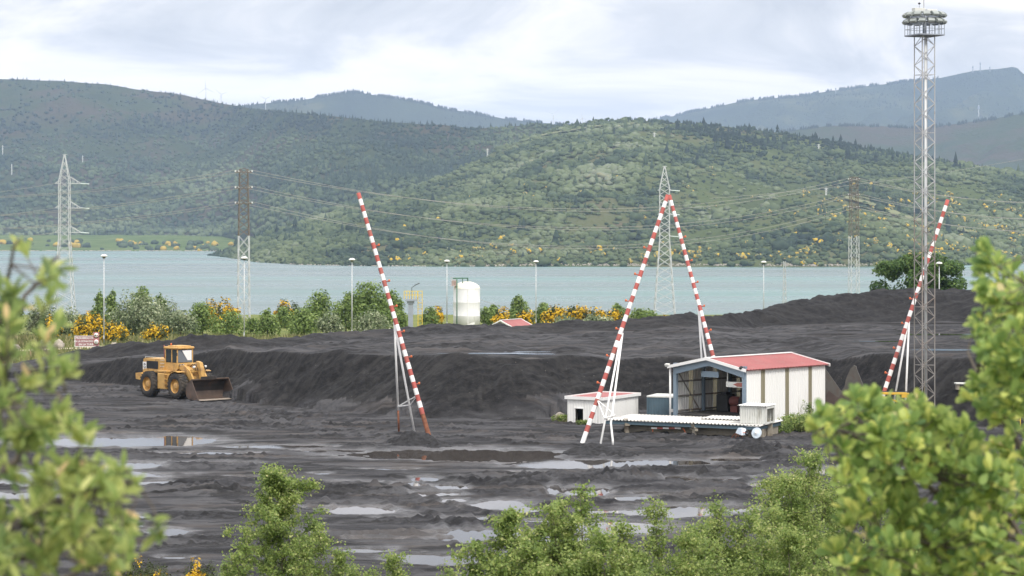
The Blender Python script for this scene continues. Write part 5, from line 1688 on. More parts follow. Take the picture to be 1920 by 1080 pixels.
        b = MB(); b.lathe([(.58, -hw * .85), (.56, -hw * .4), (.46, -hw * .25), (.30, -hw * .3), (.26, -hw * .75), (.16, -hw * .85), (0, -hw * .85)] if s < 0 else [(.58, hw * .85), (.56, hw * .4), (.46, hw * .25), (.30, hw * .3), (.26, hw * .75), (.16, hw * .85), (0, hw * .85)], (0, 0, 0), 'Y', 28)
        for k in range(10):
            a = 2 * math.pi * k / 10
            b.beam((.38 * math.cos(a), s * hw * .25, .38 * math.sin(a)), (.38 * math.cos(a), s * hw * .45, .38 * math.sin(a)), .03, 6)
        b.build('rim', M['yellow'], w)
    for x in (-1.9, 1.9):
        for y in (-1.3, 1.3): wheel(x, y, -1 if y < 0 else 1)
    b = MB(); b.beam((-1.9, -1.2, 1.0), (-1.9, 1.2, 1.0), .2, 10); b.beam((1.9, -1.2, 1.0), (1.9, 1.2, 1.0), .2, 10); b.build('axle', DK, t)
M['bucketdark'] = mat_paint('bucket_inside', (.045, .040, .038), .45, .3, 1.2, (.11, .06, .035), .3)
M['bucketrust'] = mat_paint('bucket_rusty', (.085, .060, .047), .5, .35, 1.4, (.20, .10, .05), .35)
M['edge'] = mat_paint('worn_steel', (.36, .31, .26), .4, .2, 3)
M['screen'] = mat_paint('windscreen_glass', (.10, .11, .12), .05, .1, 1.0, spec=1.0)
wheel_loader()

# ------------------------------------------------------------------ corrugated sheet helper
def corr(mb, p0, p1, up0, up1, pitch=.28, depth=.035, mi=0, out=None):
    """ribbed sheet between p0 and p1 with two edge offsets (bottom, top)"""
    p0, p1 = Vector(p0), Vector(p1)
    d = p1 - p0; L_ = d.length; d.normalize()
    nrm = Vector(out)
    n = max(1, round(L_ / pitch)); vs = []
    for i in range(n):
        for f, k in ((0, 0), (.30, 0), (.42, 1), (.72, 1), (.84, 0)):
            s = (i + f) * L_ / n
            vs.append((s, k))
    vs.append((L_, 0))
    u0, u1 = (up0 if callable(up0) else (lambda s: Vector(up0))), (up1 if callable(up1) else (lambda s: Vector(up1)))
    A = [p0 + d * s + u0(s) + nrm * (k * depth) for s, k in vs]
    B = [p0 + d * s + u1(s) + nrm * (k * depth) for s, k in vs]
    m = len(A)
    mb.add(A + B, [(i, i + 1, m + i + 1, m + i) for i in range(m - 1)], mi)
    return mb

# ------------------------------------------------------------------ white shed
def shed():
    fl, fr = Vector((11.08, 158.8)), Vector((15.62, 154.5))
    rz = math.atan2(fr.y - fl.y, fr.x - fl.x)
    W, L_, E, Rg = 6.25, 9.05, 4.13, 4.74
    z = 0.0
    t = thing('white_shed', 'open fronted white corrugated shed with red gable roof', 'shed', (fl.x, fl.y, z), rz)
    # side walls with translucent strips
    def side(x, out):
        segs = [(0.12, 1.70, 0), (1.70, 2.16, 1), (2.16, 4.42, 0), (4.42, 4.86, 1), (4.86, 7.08, 0), (7.08, 7.50, 1), (7.50, L_, 0)]
        w, s = MB(), MB()
        for a, b, k in segs:
            corr(s if k else w, (x, a, 0), (x, b, 0), (0, 0, -.3), (0, 0, E - .06), out=out)
        wo = w.build('side_wall', M['shedwhite'], t); s.build('translucent_strip', M['strip'], wo)
        return wo
    wo = side(W, (1, 0, 0)); side(0.0, (-1, 0, 0))
    MB().box((W + .055, 7.72, .62), (.02, .42, 1.0)).build('side_hatch', M['oldwhite'], wo)
    # back wall
    b, s = MB(), MB()
    for a, c, k in ((0, 1.5, 0), (1.5, 2.0, 1), (2.0, 4.2, 0), (4.2, 4.7, 1), (4.7, W, 0)):
        corr(s if k else b, (a, L_, 0), (c, L_, 0), (0, 0, -.3), lambda q, a=a: Vector((0, 0, E + (Rg - E) * (1 - abs((a + q) - W / 2) / (W / 2)) - .05)), out=(0, 1, 0))
    bo = b.build('back_wall', M['shedwhite'], t); s.build('translucent_strip', M['strip'], bo)
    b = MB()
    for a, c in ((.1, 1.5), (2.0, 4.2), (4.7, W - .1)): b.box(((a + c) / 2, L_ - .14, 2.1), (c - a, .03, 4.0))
    b.build('inner_shade', M['dark'], bo)  # dark panels put the interior shade on the back wall as colour
    # roof
    for sgn in (0, 1):
        r = MB()
        x0, x1 = (-.22, W / 2) if sgn == 0 else (W + .22, W / 2)
        ez = E - .02 - .22 * (Rg - E) / (W / 2)
        nrm = Vector((-(Rg - E) if sgn == 0 else (Rg - E), 0, W / 2)).normalized()
        corr(r, (x0, -.28, ez), (x0, L_ + .2, ez), (0, 0, 0), (x1 - x0, 0, Rg - ez), pitch=.34, depth=.03, out=nrm)
        q0, q1 = Vector((x0, -.28, ez - .05)), Vector((x1, -.28, Rg - .05))
        dl = Vector((0, L_ + .48, 0))
        r.add([q0, q1, q1 + dl, q0 + dl], [(0, 1, 2, 3)])
        ro = r.build('roof', M['roofred'], t)
    b = MB()
    for yy in (-.30, L_ + .22):
        for (x0, z0, x1, z1) in ((-.26, E - .10, W / 2, Rg - .02), (W / 2, Rg - .02, W + .26, E - .10)):
            b.add([(x0, yy - .03, z0 - .10), (x1, yy - .03, z1 - .10), (x1, yy - .03, z1 + .10), (x0, yy - .03, z0 + .10), (x0, yy + .03, z0 - .10), (x1, yy + .03, z1 - .10), (x1, yy + .03, z1 + .10), (x0, yy + .03, z0 + .10)],
                  [(0, 1, 2, 3), (7, 6, 5, 4), (0, 4, 5, 1), (3, 2, 6, 7), (1, 5, 6, 2), (0, 3, 7, 4)])
    b.box((W / 2, L_ / 2 - .04, Rg + .045), (.34, L_ + .54, .05))
    b.build('verge_trim', M['white'], t)
    # portal frame
    f = MB()
    f.box((.14, .1, 2.05), (.26, .22, 4.5)); f.box((W - .14, .1, 2.05), (.26, .22, 4.5))
    for (x0, x1) in ((.05, W / 2), (W - .05, W / 2)):
        f.add([(x0, -.05, E - .62), (x1, -.05, Rg - .50), (x1, -.05, Rg - .08), (x0, -.05, E - .10), (x0, .2, E - .62), (x1, .2, Rg - .50), (x1, .2, Rg - .08), (x0, .2, E - .10)],
              [(0, 1, 2, 3), (7, 6, 5, 4), (0, 4, 5, 1), (3, 2, 6, 7), (1, 5, 6, 2), (0, 3, 7, 4)])
    for y in (3.1, 6.1):
        f.box((.18, y, 2.05), (.2, .18, 4.1)); f.box((W - .18, y, 2.05), (.2, .18, 4.1))
        f.beam((.15, y, E - .2), (W / 2, y, Rg - .25), .11); f.beam((W - .15, y, E - .2), (W / 2, y, Rg - .25), .11)
    f.build('portal_frame', M['blue'], t)
    g = MB()
    for zz in (1.0, 2.0, 3.0):
        for x in (.07, W - .07): g.box((x, L_ / 2, zz), (.06, L_ - .4, .10))
        g.box((W / 2, L_ - .08, zz), (W - .3, .06, .10))
    g.beam((.1, .4, 3.7), (.1, 2.8, .9), .04); g.beam((.1, 2.2, 2.3), (.5, 1.3, .9), .03)
    g.build('wall_rail', M['galv_dark'], t)
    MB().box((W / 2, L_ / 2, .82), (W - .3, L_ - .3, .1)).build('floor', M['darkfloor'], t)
    d = MB(); d.beam((-.16, -.12, -.2), (-.16, -.12, E - .1), .07, 8, smooth=True); d.build('downpipe', M['white'], t)
    d = MB(); d.box((-.3, -.25, E + .02), (.36, .22, .20), Matrix.Rotation(.3, 3, 'X'), bev=.03); d.build('gable_lamp', M['oldwhite'], t)
    d = MB(); d.lathe([(0, 0), (.08, 0), (.14, .16), (0, .16)], (W - .15, -.42, E + .08), 'Y', 12); d.beam((W - .15, -.3, E - .05), (W - .15, -.3, E + .1), .02); d.build('floodlight', M['dark'], t)
    # hanging panels inside the opening
    d = MB(); d.box((W * .46, .45, 3.62), (1.5, .06, .40)); d.beam((W * .40, .45, 3.8), (W * .40, .45, 4.3), .02); d.beam((W * .52, .45, 3.8), (W * .52, .45, 4.4), .02)
    d.build('hanging_panel', M['blue'], t)
    d = MB(); d.box((W * .815, .30, 3.02), (1.42, .05, .36)); d.beam((W * .72, .3, 3.1), (W * .72, .3, 4.0), .03, mi=0); d.beam((W * .92, .3, 3.1), (W * .92, .3, 3.7), .03)
    so_ = d.build('hanging_sign', M['oldwhite'], t)
    d = MB(); d.box((W * .885, .26, 3.03), (.42, .03, .26)); d.prism([(W * .80, 3.03), (W * .855, 2.92), (W * .855, 3.14)], 'Y', .245, .275)
    d.build('arrow_mark', M['red'], so_)
    return t
M['shedwhite'] = mat_paint('corrugated_white', (.78, .78, .765), .5, .03, .7, (.46, .45, .42), .24, dscale=.6, streak=7)
M['strip'] = mat_leaf('fibre_strip', [(0, (.42, .385, .27)), (1, (.42, .385, .27))], .5, .45, .3)
M['darkfloor'] = mat_paint('shed_floor', (.06, .058, .055), .8, .3, 1.0)
shed()
def in_shed(x, y, z=.87):
    fl = Vector((11.08, 158.8)); a = math.atan2(154.5 - 158.8, 15.62 - 11.08)
    return Vector((fl.x + x * math.cos(a) - y * math.sin(a), fl.y + x * math.sin(a) + y * math.cos(a), z))
SHR = math.atan2(154.5 - 158.8, 15.62 - 11.08)
t = thing('cable_drum', 'dark round drum lying inside the open shed at the right', 'drum', in_shed(4.7, 2.6), SHR)
MB().lathe([(0, -.4), (.75, -.4), (.78, -.34), (.78, -.28), (.5, -.26), (.5, .26), (.78, .28), (.78, .34), (.75, .4), (0, .4)], (0, 0, .78), 'Y', 28).build('drum', M['dark'], t)
MB().box((0, 0, .06), (1.3, .9, .12)).build('cradle', M['galv_dark'], t)
t = thing('motor_unit', 'dark machine with a red motor standing inside the shed at the left', 'machine', in_shed(2.2, 3.4), SHR)
MB().box((-.3, 0, .6), (1.0, .9, 1.2), bev=.05).box((-.3, 0, 1.28), (.5, .5, .16)).build('housing', M['dark'], t)
b = MB(); b.lathe([(0, -.4), (.3, -.4), (.34, -.3), (.34, .3), (.3, .4), (0, .4)], (.6, 0, .75), 'X', 16); b.box((.6, 0, .22), (.6, .5, .44)); b.build('motor', M['exhaust'], t)

# ------------------------------------------------------------------ small hut, blue container
def hut():
    t = thing('small_hut', 'small white corrugated hut with flat red roof and dark doorway', 'hut', (3.85, 160.4, 0), math.radians(-30.3))
    W, L_, Hh = 2.77, 5.35, 1.80
    b = MB()
    for a, c, z0 in ((0, .62, -.2), (1.28, W, -.2), (.62, 1.28, 1.08)):
        corr(b, (a, 0, 0), (c, 0, 0), (0, 0, z0), (0, 0, Hh), pitch=.22, depth=.02, out=(0, -1, 0))
    corr(b, (W, 0, 0), (W, L_, 0), (0, 0, -.2), (0, 0, Hh), pitch=.26, depth=.025, out=(1, 0, 0))
    corr(b, (0, 0, 0), (0, L_, 0), (0, 0, -.2), (0, 0, Hh), pitch=.26, depth=.025, out=(-1, 0, 0))
    corr(b, (0, L_, 0), (W, L_, 0), (0, 0, -.2), (0, 0, Hh), pitch=.26, depth=.025, out=(0, 1, 0))
    b.build('wall', M['shedwhite'], t)
    b = MB()
    b.box((.60, -.02, .5), (.06, .08, 1.2)); b.box((1.30, -.02, .5), (.06, .08, 1.2)); b.box((.95, -.02, 1.10), (.76, .08, .06))
    do = b.build('door_frame', M['white'], t)
    MB().box((.95, 1.5, .45), (2.3, .03, 1.6)).build('doorway_shade', M['black'], t)  # black sheet stands in for the shade inside the doorway
    MB().box((W / 2, L_ / 2, Hh + .02), (W + .16, L_ + .16, .06)).build('roof', M['roofred'], t)
    b = MB(); o = .12
    b.box((W / 2, -o, Hh + .01), (W + .3, .05, .22)); b.box((W / 2, L_ + o, Hh + .01), (W + .3, .05, .22))
    b.box((-o, L_ / 2, Hh + .01), (.05, L_ + .19, .22)); b.box((W + o, L_ / 2, Hh + .01), (.05, L_ + .19, .22))
    b.build('fascia', M['white'], t)
hut()
def container():
    t = thing('blue_container', 'small dark blue corrugated container beside the open shed', 'container', (9.55, 162.6, 0), math.radians(-20))
    b = MB(); W, L_, Hh = 2.5, 2.4, 1.66
    corr(b, (0, 0, 0), (W, 0, 0), (0, 0, .1), (0, 0, Hh), pitch=.2, depth=.03, out=(0, -1, 0)); corr(b, (W, 0, 0), (W, L_, 0), (0, 0, .1), (0, 0, Hh), pitch=.2, depth=.03, out=(1, 0, 0))
    corr(b, (0, 0, 0), (0, L_, 0), (0, 0, .1), (0, 0, Hh), pitch=.2, depth=.03, out=(-1, 0, 0)); corr(b, (0, L_, 0), (W, L_, 0), (0, 0, .1), (0, 0, Hh), pitch=.2, depth=.03, out=(0, 1, 0))
    b.build('wall', M['bluebox'], t)
    MB().box((W / 2, L_ / 2, Hh + .06), (W + .12, L_ + .12, .12), bev=.02).build('roof', M['oldwhite'], t)
    b = MB(); b.box((W / 2, L_ / 2, .05), (W + .06, L_ + .06, .14))
    for x in (0, W): b.box((x, -.01, Hh / 2), (.1, .1, Hh))
    b.build('frame', M['bluebox'], t)
    MB().box((1.75, -.055, .78), (.32, .02, .22)).build('label_plate', M['white'], t)
container()

# ------------------------------------------------------------------ deck with corrugated sheets, kiosk, bits
DR = math.radians(-27)
M['decksheet'] = mat_paint('deck_sheet', (.66, .65, .62), .6, .06, .8, (.40, .37, .33), .3, dscale=.7)
def deckp(a, d, z=0.0):
    return Vector((6.14 + a * math.cos(DR) - d * math.sin(DR), 152.7 + a * math.sin(DR) + d * math.cos(DR), z))
def deck():
    t = thing('loading_deck', 'low deck of white corrugated sheets on a concrete plinth before the shed', 'deck', deckp(0, 0), DR)
    b = MB(); corr(b, (0, 0, .88), (10.9, 0, .88), (0, 0, 0), (0, 4.3, .04), pitch=.25, depth=.06, out=(0, 0, 1))
    corr(b, (0, 0, .86), (10.9, 0, .86), (0, 0, 0), (0, 4.3, .04), pitch=.25, depth=.06, out=(0, 0, 1))
    b.build('corrugated_sheet', M['decksheet'], t)
    b = MB(); corr(b, (5.8, 2.4, 1.0), (9.4, 2.4, 1.0), (0, 0, 0), (0, 2.0, .04), pitch=.25, depth=.06, out=(0, 0, 1)); b.build('upper_sheet', M['decksheet'], t)
    b = MB(); b.box((5.4, .16, .72), (10.8, .14, .20)); b.box((5.4, 2.2, .76), (10.8, .12, .16)); b.box((5.4, 4.1, .78), (10.8, .12, .16))
    for a in (.1, 10.7): b.box((a, 2.2, .7), (.12, 4.0, .16))
    b.build('edge_beam', M['bluebox'], t)
    b = MB(); b.box((5.9, 1.0, .20), (9.8, .35, .82), bev=.03); b.box((10.5, 2.4, .25), (.35, 3.2, .8), bev=.03)
    b.build('concrete_plinth', M['concrete'], t)
    b = MB()
    for a, q in ((1.5, .3), (6.3, .25)):
        for k in range(7):
            b.box((a + random.uniform(-.2, .2), q + random.uniform(-.1, .1), .45 + .10 * k * .7), (random.uniform(.18, .34), random.uniform(.15, .3), random.uniform(.1, .22)), Matrix.Rotation(random.uniform(-.6, .6), 3, 'Z') @ Matrix.Rotation(random.uniform(-.4, .4), 3, 'X'))
        b.box((a, q, .1), (.22, .22, .9))
    b.build('support_block', M['concrete'], t)
deck()
def kiosk():
    t = thing('corrugated_kiosk', 'small white corrugated box with an open end on the deck corner', 'kiosk', deckp(9.25, .75, .96), DR)
    W, L_, Hh = 1.78, 1.55, 1.12
    b = MB()
    corr(b, (0, 0, 0), (W, 0, 0), (0, 0, 0), (0, 0, Hh), pitch=.16, depth=.03, out=(0, -1, 0)); corr(b, (0, 0, 0), (0, L_, 0), (0, 0, 0), (0, 0, Hh), pitch=.16, depth=.03, out=(-1, 0, 0))
    corr(b, (0, L_, 0), (W, L_, 0), (0, 0, 0), (0, 0, Hh), pitch=.16, depth=.03, out=(0, 1, 0)); b.build('wall', M['oldwhite'], t)
    b = MB(); corr(b, (-.14, 0, Hh + .02), (W + .08, 0, Hh + .02), (0, -.14, 0), (0, L_ + .1, .03), pitch=.16, depth=.04, out=(0, 0, 1)); b.box((W / 2, L_ / 2, Hh - .01), (W, L_, .02)); b.build('roof', M['white'], t)
    b = MB(); b.box((W, .06, Hh / 2), (.09, .12, Hh)); b.box((W, L_ - .06, Hh / 2), (.09, .12, Hh)); b.box((W, L_ / 2, Hh - .09), (.09, L_ - .24, .14)); b.box((W, L_ / 2, .05), (.09, L_ - .24, .10)); b.build('end_frame', M['oldwhite'], t)
kiosk()
g = ground_at(1443, 820)
t = thing('concrete_post', 'short weathered concrete post at the right end of the deck', 'post', g)
MB().box((0, 0, .42), (.36, .34, .95), bev=.03).box((-.08, 0, .95), (.12, .3, .14)).build('post', M['concrete'], t)
b = MB(); b.box((-.36, .02, .5), (.07, .07, 1.0)); b.box((-.20, .02, .98), (.40, .06, .06)); b.build('yellow_bracket', M['yrail'], t)
# disc and wheelbarrow
g = stand(1417, 147.0, .08)
t = thing('round_disc', 'pale blue round disc leaning against the deck plinth', 'disc', g, math.radians(-32))
b = MB(); b.lathe([(0, -.02), (.12, -.05), (.16, -.02), (.30, .02), (.34, .0), (.36, .03), (.30, .05), (0, .03)], (0, 0, .36), 'Y', 24); o = b.build('dish', M['lblue'], t); o.rotation_euler = (math.radians(-14), 0, 0)
MB().lathe([(0, -.06), (.1, -.06), (.1, -.03)], (0, 0, .36), 'Y', 12).build('hub', M['white'], o)
g = stand(1391, 147.6)
t = thing('wheelbarrow', 'upturned pale blue wheelbarrow with orange handles by the deck', 'wheelbarrow', g, math.radians(-60))
b = MB(); b.add([(-.34, -.26, .35), (.34, -.26, .25), (.34, .26, .25), (-.34, .26, .35), (-.2, -.16, .68), (.18, -.16, .66), (.18, .16, .66), (-.2, .16, .68)], [(4, 5, 6, 7), (0, 1, 5, 4), (1, 2, 6, 5), (2, 3, 7, 6), (3, 0, 4, 7)]); b.build('tub', M['lblue'], t)
b = MB()
for s in (-1, 1): b.tube([(-.8, s * .24, .02), (-.2, s * .22, .42), (.5, s * .08, .42)], .02, 6); b.tube([(-.1, s * .2, .45), (-.35, s * .26, .02)], .018, 6)
b.build('frame', M['orange'], t)
b = MB(); b.lathe([(.08, -.04), (.17, -.04), (.19, 0), (.17, .04), (.08, .04)], (.55, 0, .40), 'Y', 18); b.build('wheel', M['tyre'], t)
# barrier plank under the deck
o0 = deckp(3.2, .34, .02)
t = thing('barrier_plank', 'broken red and white barrier plank lying under the deck edge', 'plank', o0, DR)
b = MB()
for k in range(5): b.box((.2 + k * .42, 0, .42 + .015 * k), (.42, .05, .11), mi=k % 2)
b.build('board', [M['white'], M['red']], t)
MB().beam((2.25, 0, .5), (2.6, -.06, -.05), .035).build('leg', M['orange'], t)
MB().beam((.1, 0, .4), (.1, 0, -.05), .03).build('leg', M['orange'], t)
# rock and weeds beside the hut
def weeds(px, D, w, h, label, seed, sp='b', n=1400, name='weed_clump'):
    rng = np.random.default_rng(seed); c = stand(px, D)
    t = thing(name, label, 'weeds', c, 0, 'weed clumps around the buildings')
    blobs = [(rng.uniform(-.6, .6) * w, rng.uniform(-.4, .4) * w, h * .45, w * .4, w * .3, h * .5) for _ in range(7)]
    V, FA, T = blob_crown(blobs, n, .13, sp, rng, -.05); np_mesh('leaves', V, FA, LEAF[sp], t, {'tint': T})
    b = MB()
    for _ in range(26):
        x, y = rng.uniform(-.8, .8) * w, rng.uniform(-.4, .4) * w
        b.beam((x, y, -.1), (x + rng.normal(0, .1), y, h * rng.uniform(.6, 1.15)), .012, 3, r2=.003, caps=False)
    b.build('stems', M['drystem'], t)
M['drystem'] = mat_paint('dry_stem', (.22, .21, .10), .9, .2, 4)
weeds(1500, 153.6, 2.0, 1.25, 'tall green weeds along the foot of the white shed side wall', 71, 'y', n=4200)
weeds(1512, 156.5, .55, 1.9, 'tallest wispy weed reaching up the shed side wall', 72, n=420)
weeds(1466, 152, .8, .7, 'weed tuft just right of the concrete post', 73, n=900)
weeds(1050, 160.5, .6, .55, 'bright weed tuft at the pale rock left of the small hut', 74, 'y', 700)
weeds(1092, 158.7, .45, .35, 'weed tuft at the foot of the small hut front', 75, 'y', 380)
weeds(1238, 152.9, 1.2, .45, 'weeds growing under the edge of the corrugated deck', 76, 'b', 600)
def rock(px, D, r, label, seed, name='boulder', flat=1.0):
    rng = np.random.default_rng(seed); c = stand(px, D)
    v, f = ico(2)
    nz = 1 + .28 * fbm(v[:, 0] * 1.5 + seed, v[:, 1] * 1.5 + v[:, 2] * 1.3, 3, seed)
    V = v * nz[:, None] * np.array([r, r, r * .85 * flat]) + np.array([0, 0, r * .5 * flat])
    o = np_mesh(name, V, f, M['rock'], smooth=False); o.location = c
    tag(o, label, 'boulder', 'pale boulders')
rock(1049, 161.5, .42, 'pale rounded boulder among weeds left of the small hut', 1)
rock(110, 266, .62, 'pale boulder on the grass left of the brown prohibition sign', 2, flat=1.3)
rock(87, 268, .60, 'brownish boulder second left of the brown prohibition sign', 3, flat=1.3)
rock(30, 262, .45, 'small reddish boulder near the left border beyond the track', 4)
rock(213, 270, .35, 'small pale boulder just right of the leftmost lamp post foot', 5)

# rusty hoppers and yellow machine behind the shed
def wing(px, D, poly, th, rz, label, mats):
    c = stand(px, D)
    t = thing('retaining_slab', label, 'concrete slab', c, rz, 'broken concrete slabs right of the shed')
    MB().prism(poly, 'Y', 0, th).build('slab', mats[0], t)
    xs = [p[0] for p in poly]; zs = [p[1] for p in poly]
    x0, x1, z1 = min(xs), max(xs), max(zs)
    MB().prism([(x0 + .1, -.1), (x1 - .1, -.1), (x1 - .25, z1 * .32), ((x0 + x1) / 2 + .3, z1 * .52), ((x0 + x1) / 2, z1 * .42), (x0 + .5, z1 * .55), (x0 + .2, z1 * .36)], 'Y', -.03, -.002).build('rust_stain_plate', mats[1], t)
M['wallbrown'] = mat_paint('wet_concrete', (.105, .098, .090), .85, .2, .8, (.10, .07, .055), .4)
M['darkrust'] = mat_paint('dark_rust', (.075, .056, .050), .8, .25, 1.5)
wing(1602, 163.2, [(-.9, -.3), (-.95, 1.9), (-.70, 2.2), (-.60, 2.75), (-.28, 3.5), (-.05, 3.72), (.12, 3.66), (.2, 3.35), (.62, 2.3), (.70, 1.9), (1.0, 1.2), (1.05, -.3)], .4, math.radians(-12), 'peaked brown concrete slab standing free right of the shed', (M['wallbrown'], M['darkrust']))
wing(1556, 161.8, [(-.6, -.3), (-.6, 3.75), (-.45, 3.8), (1.45, 1.1), (1.75, .2), (1.75, -.3)], .35, math.radians(-8), 'sloping brown concrete slab touching the shed corner', (M['wallbrown'], M['darkrust']))
M['yellow2'] = mat_paint('conveyor_yellow', (.66, .42, .06), .5, .1, 1.5, (.40, .22, .06), .25)
def yellow_conveyor():
    c = stand(1664, 157.5)
    t = thing('yellow_conveyor', 'yellow mobile conveyor machine half hidden behind oak leaves', 'conveyor', c, math.radians(-8))
    Yl = M['yellow2']
    b = MB(); b.box((0, 0, 2.22), (2.6, .5, .16), bev=.03); b.box((1.2, 0, 2.1), (.5, .6, .3)); b.beam((-1.0, -.2, 2.2), (1.9, -.2, 1.3), .07); b.build('boom', Yl, t)
    b = MB(); b.box((.3, 0, .95), (4.6, 1.3, .22), bev=.03); b.box((-1.6, -.1, 1.25), (.9, 1.0, .5), bev=.05); b.box((1.9, -.1, 1.3), (1.0, 1.1, .6), bev=.05); b.build('chassis', Yl, t)
    for x in (-1.4, 0, 1.6): MB().beam((x, -.3, 1.0), (x + .2, -.3, 2.2), .06).build('strut', Yl, t)
    for x in (-2.0, 2.3):
        for y in (-.6, .6): MB().beam((x, y, 0), (x, y, 1.0), .07).build('leg', Yl, t)
    for x in (-1.2, 1.2):
        b = MB(); b.lathe([(.15, -.15), (.4, -.15), (.45, 0), (.4, .15), (.15, .15)], (x, -.72, .44), 'Y', 20); b.build('wheel', M['tyre'], t)
    b = MB(); b.box((.2, 0, 2.33), (2.3, .36, .03)); b.build('belt', M['dark'], t)
    b = MB(); b.lathe([(0, 0), (.09, 0), (.09, .12), (0, .15)], (-.9, 0, 2.34), n=10); b.build('beacon', M['orange'], t)
yellow_conveyor()
c = stand(1907, 154)
t = thing('yellow_ladder', 'yellow caged ladder standing before the coal face at the right border', 'ladder', c)
b = MB()
for x in (-.22, .22): b.beam((x, 0, -.2), (x, 0, 4.0), .035)
for x in (-.3, .3): b.beam((x, -.6, 1.6), (x, -.6, 4.0), .02)
b.build('rails', M['yrail'], t)
b = MB()
for i in range(12): b.beam((-.22, 0, .3 + i * .32), (.22, 0, .3 + i * .32), .016)
for zz in (1.7, 2.5, 3.3, 3.95): b.tube([(-.22, 0, zz), (-.35, -.35, zz), (0, -.65, zz), (.35, -.35, zz), (.22, 0, zz)], .018, 5)
b.build('rungs', M['yrail'], t)
g = ground_at(1806, 792)
t = thing('concrete_table', 'low pale concrete slab on blocks at the foot of the right coal face', 'slab', g)
MB().box((0, 0, .42), (1.15, .7, .10), bev=.02).build('top', M['oldwhite'], t)
MB().box((-.4, 0, .18), (.2, .5, .38)).box((.4, 0, .18), (.2, .5, .38)).build('block', M['concrete'], t)
# ------------------------------------------------------------------ power line towers
def lattice(mb, z0, z1, w0, w1, nb, rl, rb, x0=0.0, y0=0.0, mi=0):
    for k in range(4):
        sx, sy = ((-1, -1), (1, -1), (1, 1), (-1, 1))[k]
        mb.beam((sx * w0, sy * w0, z0), (sx * w1, sy * w1, z1), rl, 4, mi)
    H_ = [0.0]
    ws = []
    for i in range(nb + 1):
        f = i / nb
        ws.append((z0 + (z1 - z0) * f, w0 + (w1 - w0) * f))
    for i in range(nb):
        (za, wa), (zb, wb) = ws[i], ws[i + 1]
        for k in range(4):
            a, b = ((-1, -1), (1, -1), (1, 1), (-1, 1))[k], ((1, -1), (1, 1), (-1, 1), (-1, -1))[k]
            mb.beam((a[0] * wa, a[1] * wa, za), (b[0] * wb, b[1] * wb, zb), rb, 4, mi, caps=False)
            mb.beam((b[0] * wa, b[1] * wa, za), (a[0] * wb, a[1] * wb, zb), rb, 4, mi, caps=False)
    return mb

TIPS = {}
def pylon(key, px, D, top_row, arm_rows, label, bw, base_w, left_len, right_len, rz=0.0):
    base = stand(px, D)
    Z = lambda row: H - (row - HY) * D / F - base.z
    t = thing('lattice_pylon', label, 'pylon', base, rz, 'pale lattice pylons on the near shore')
    zt, za = Z(top_row), [Z(r) for r in arm_rows]
    mb = MB()
    lattice(mb, -.5, za[-1] - 1.2, base_w, bw, 9, .125, .068)
    lattice(mb, za[-1] - 1.2, za[0] + .6, bw, bw, 8, .115, .064)
    mb.build('body', M['pylon'], t)
    mb = MB(); lattice(mb, za[0] + .6, zt, bw, .12, 4, .105, .06); mb.beam((-.5, 0, zt), (.7, 0, zt), .10); mb.build('peak', M['pylon'], t)
    for i, z in enumerate(za):
        mb = MB()
        for s, L_ in ((-1, left_len), (1, right_len)):
            for y in (-bw, bw):
                mb.beam((s * bw, y, z), (s * (bw + L_), 0, z), .10); mb.beam((s * bw, y, z + L_ * .62), (s * (bw + L_), 0, z + .05), .08)
                for q in (.35, .68): mb.beam((s * (bw + L_ * q), y * (1 - q), z), (s * (bw + L_ * q), y * (1 - q), z + L_ * .62 * (1 - q)), .055, caps=False)
        ao = mb.build('crossarm', M['pylon'], t)
        ins = MB()
        tipR = Vector((bw + right_len, 0, z)); e = tipR + Vector((2.3, 0, -.15))
        n = 9
        ins.beam(tipR, e, .10, 8, smooth=True)
        for k in range(n):
            c = tipR.lerp(e, (k + .5) / n); ins.beam(c - Vector((.05, 0, 0)), c + Vector((.05, 0, 0)), .17, 8)
        ins.build('insulator', M['insul'], ao)
    R = Matrix.Rotation(rz, 4, 'Z')
    TIPS[key] = [(base + R @ Vector((bw + right_len, 0, z)), base + R @ Vector((-bw - left_len, 0, z))) for z in za]
M['pylon'] = mat_paint('pylon_steel', (.50, .52, .54), .5, .06, .3)
pylon('p1', 121, 620, 290, (344, 390, 436), 'pale lattice pylon at the left rising behind the sallow leaves', 1.35, 2.6, 1.2, 3.0)
pylon('p2', 1246, 640, 312, (357, 402, 443), 'pale lattice pylon behind the crossing striped poles', 1.35, 2.9, .5, .6)

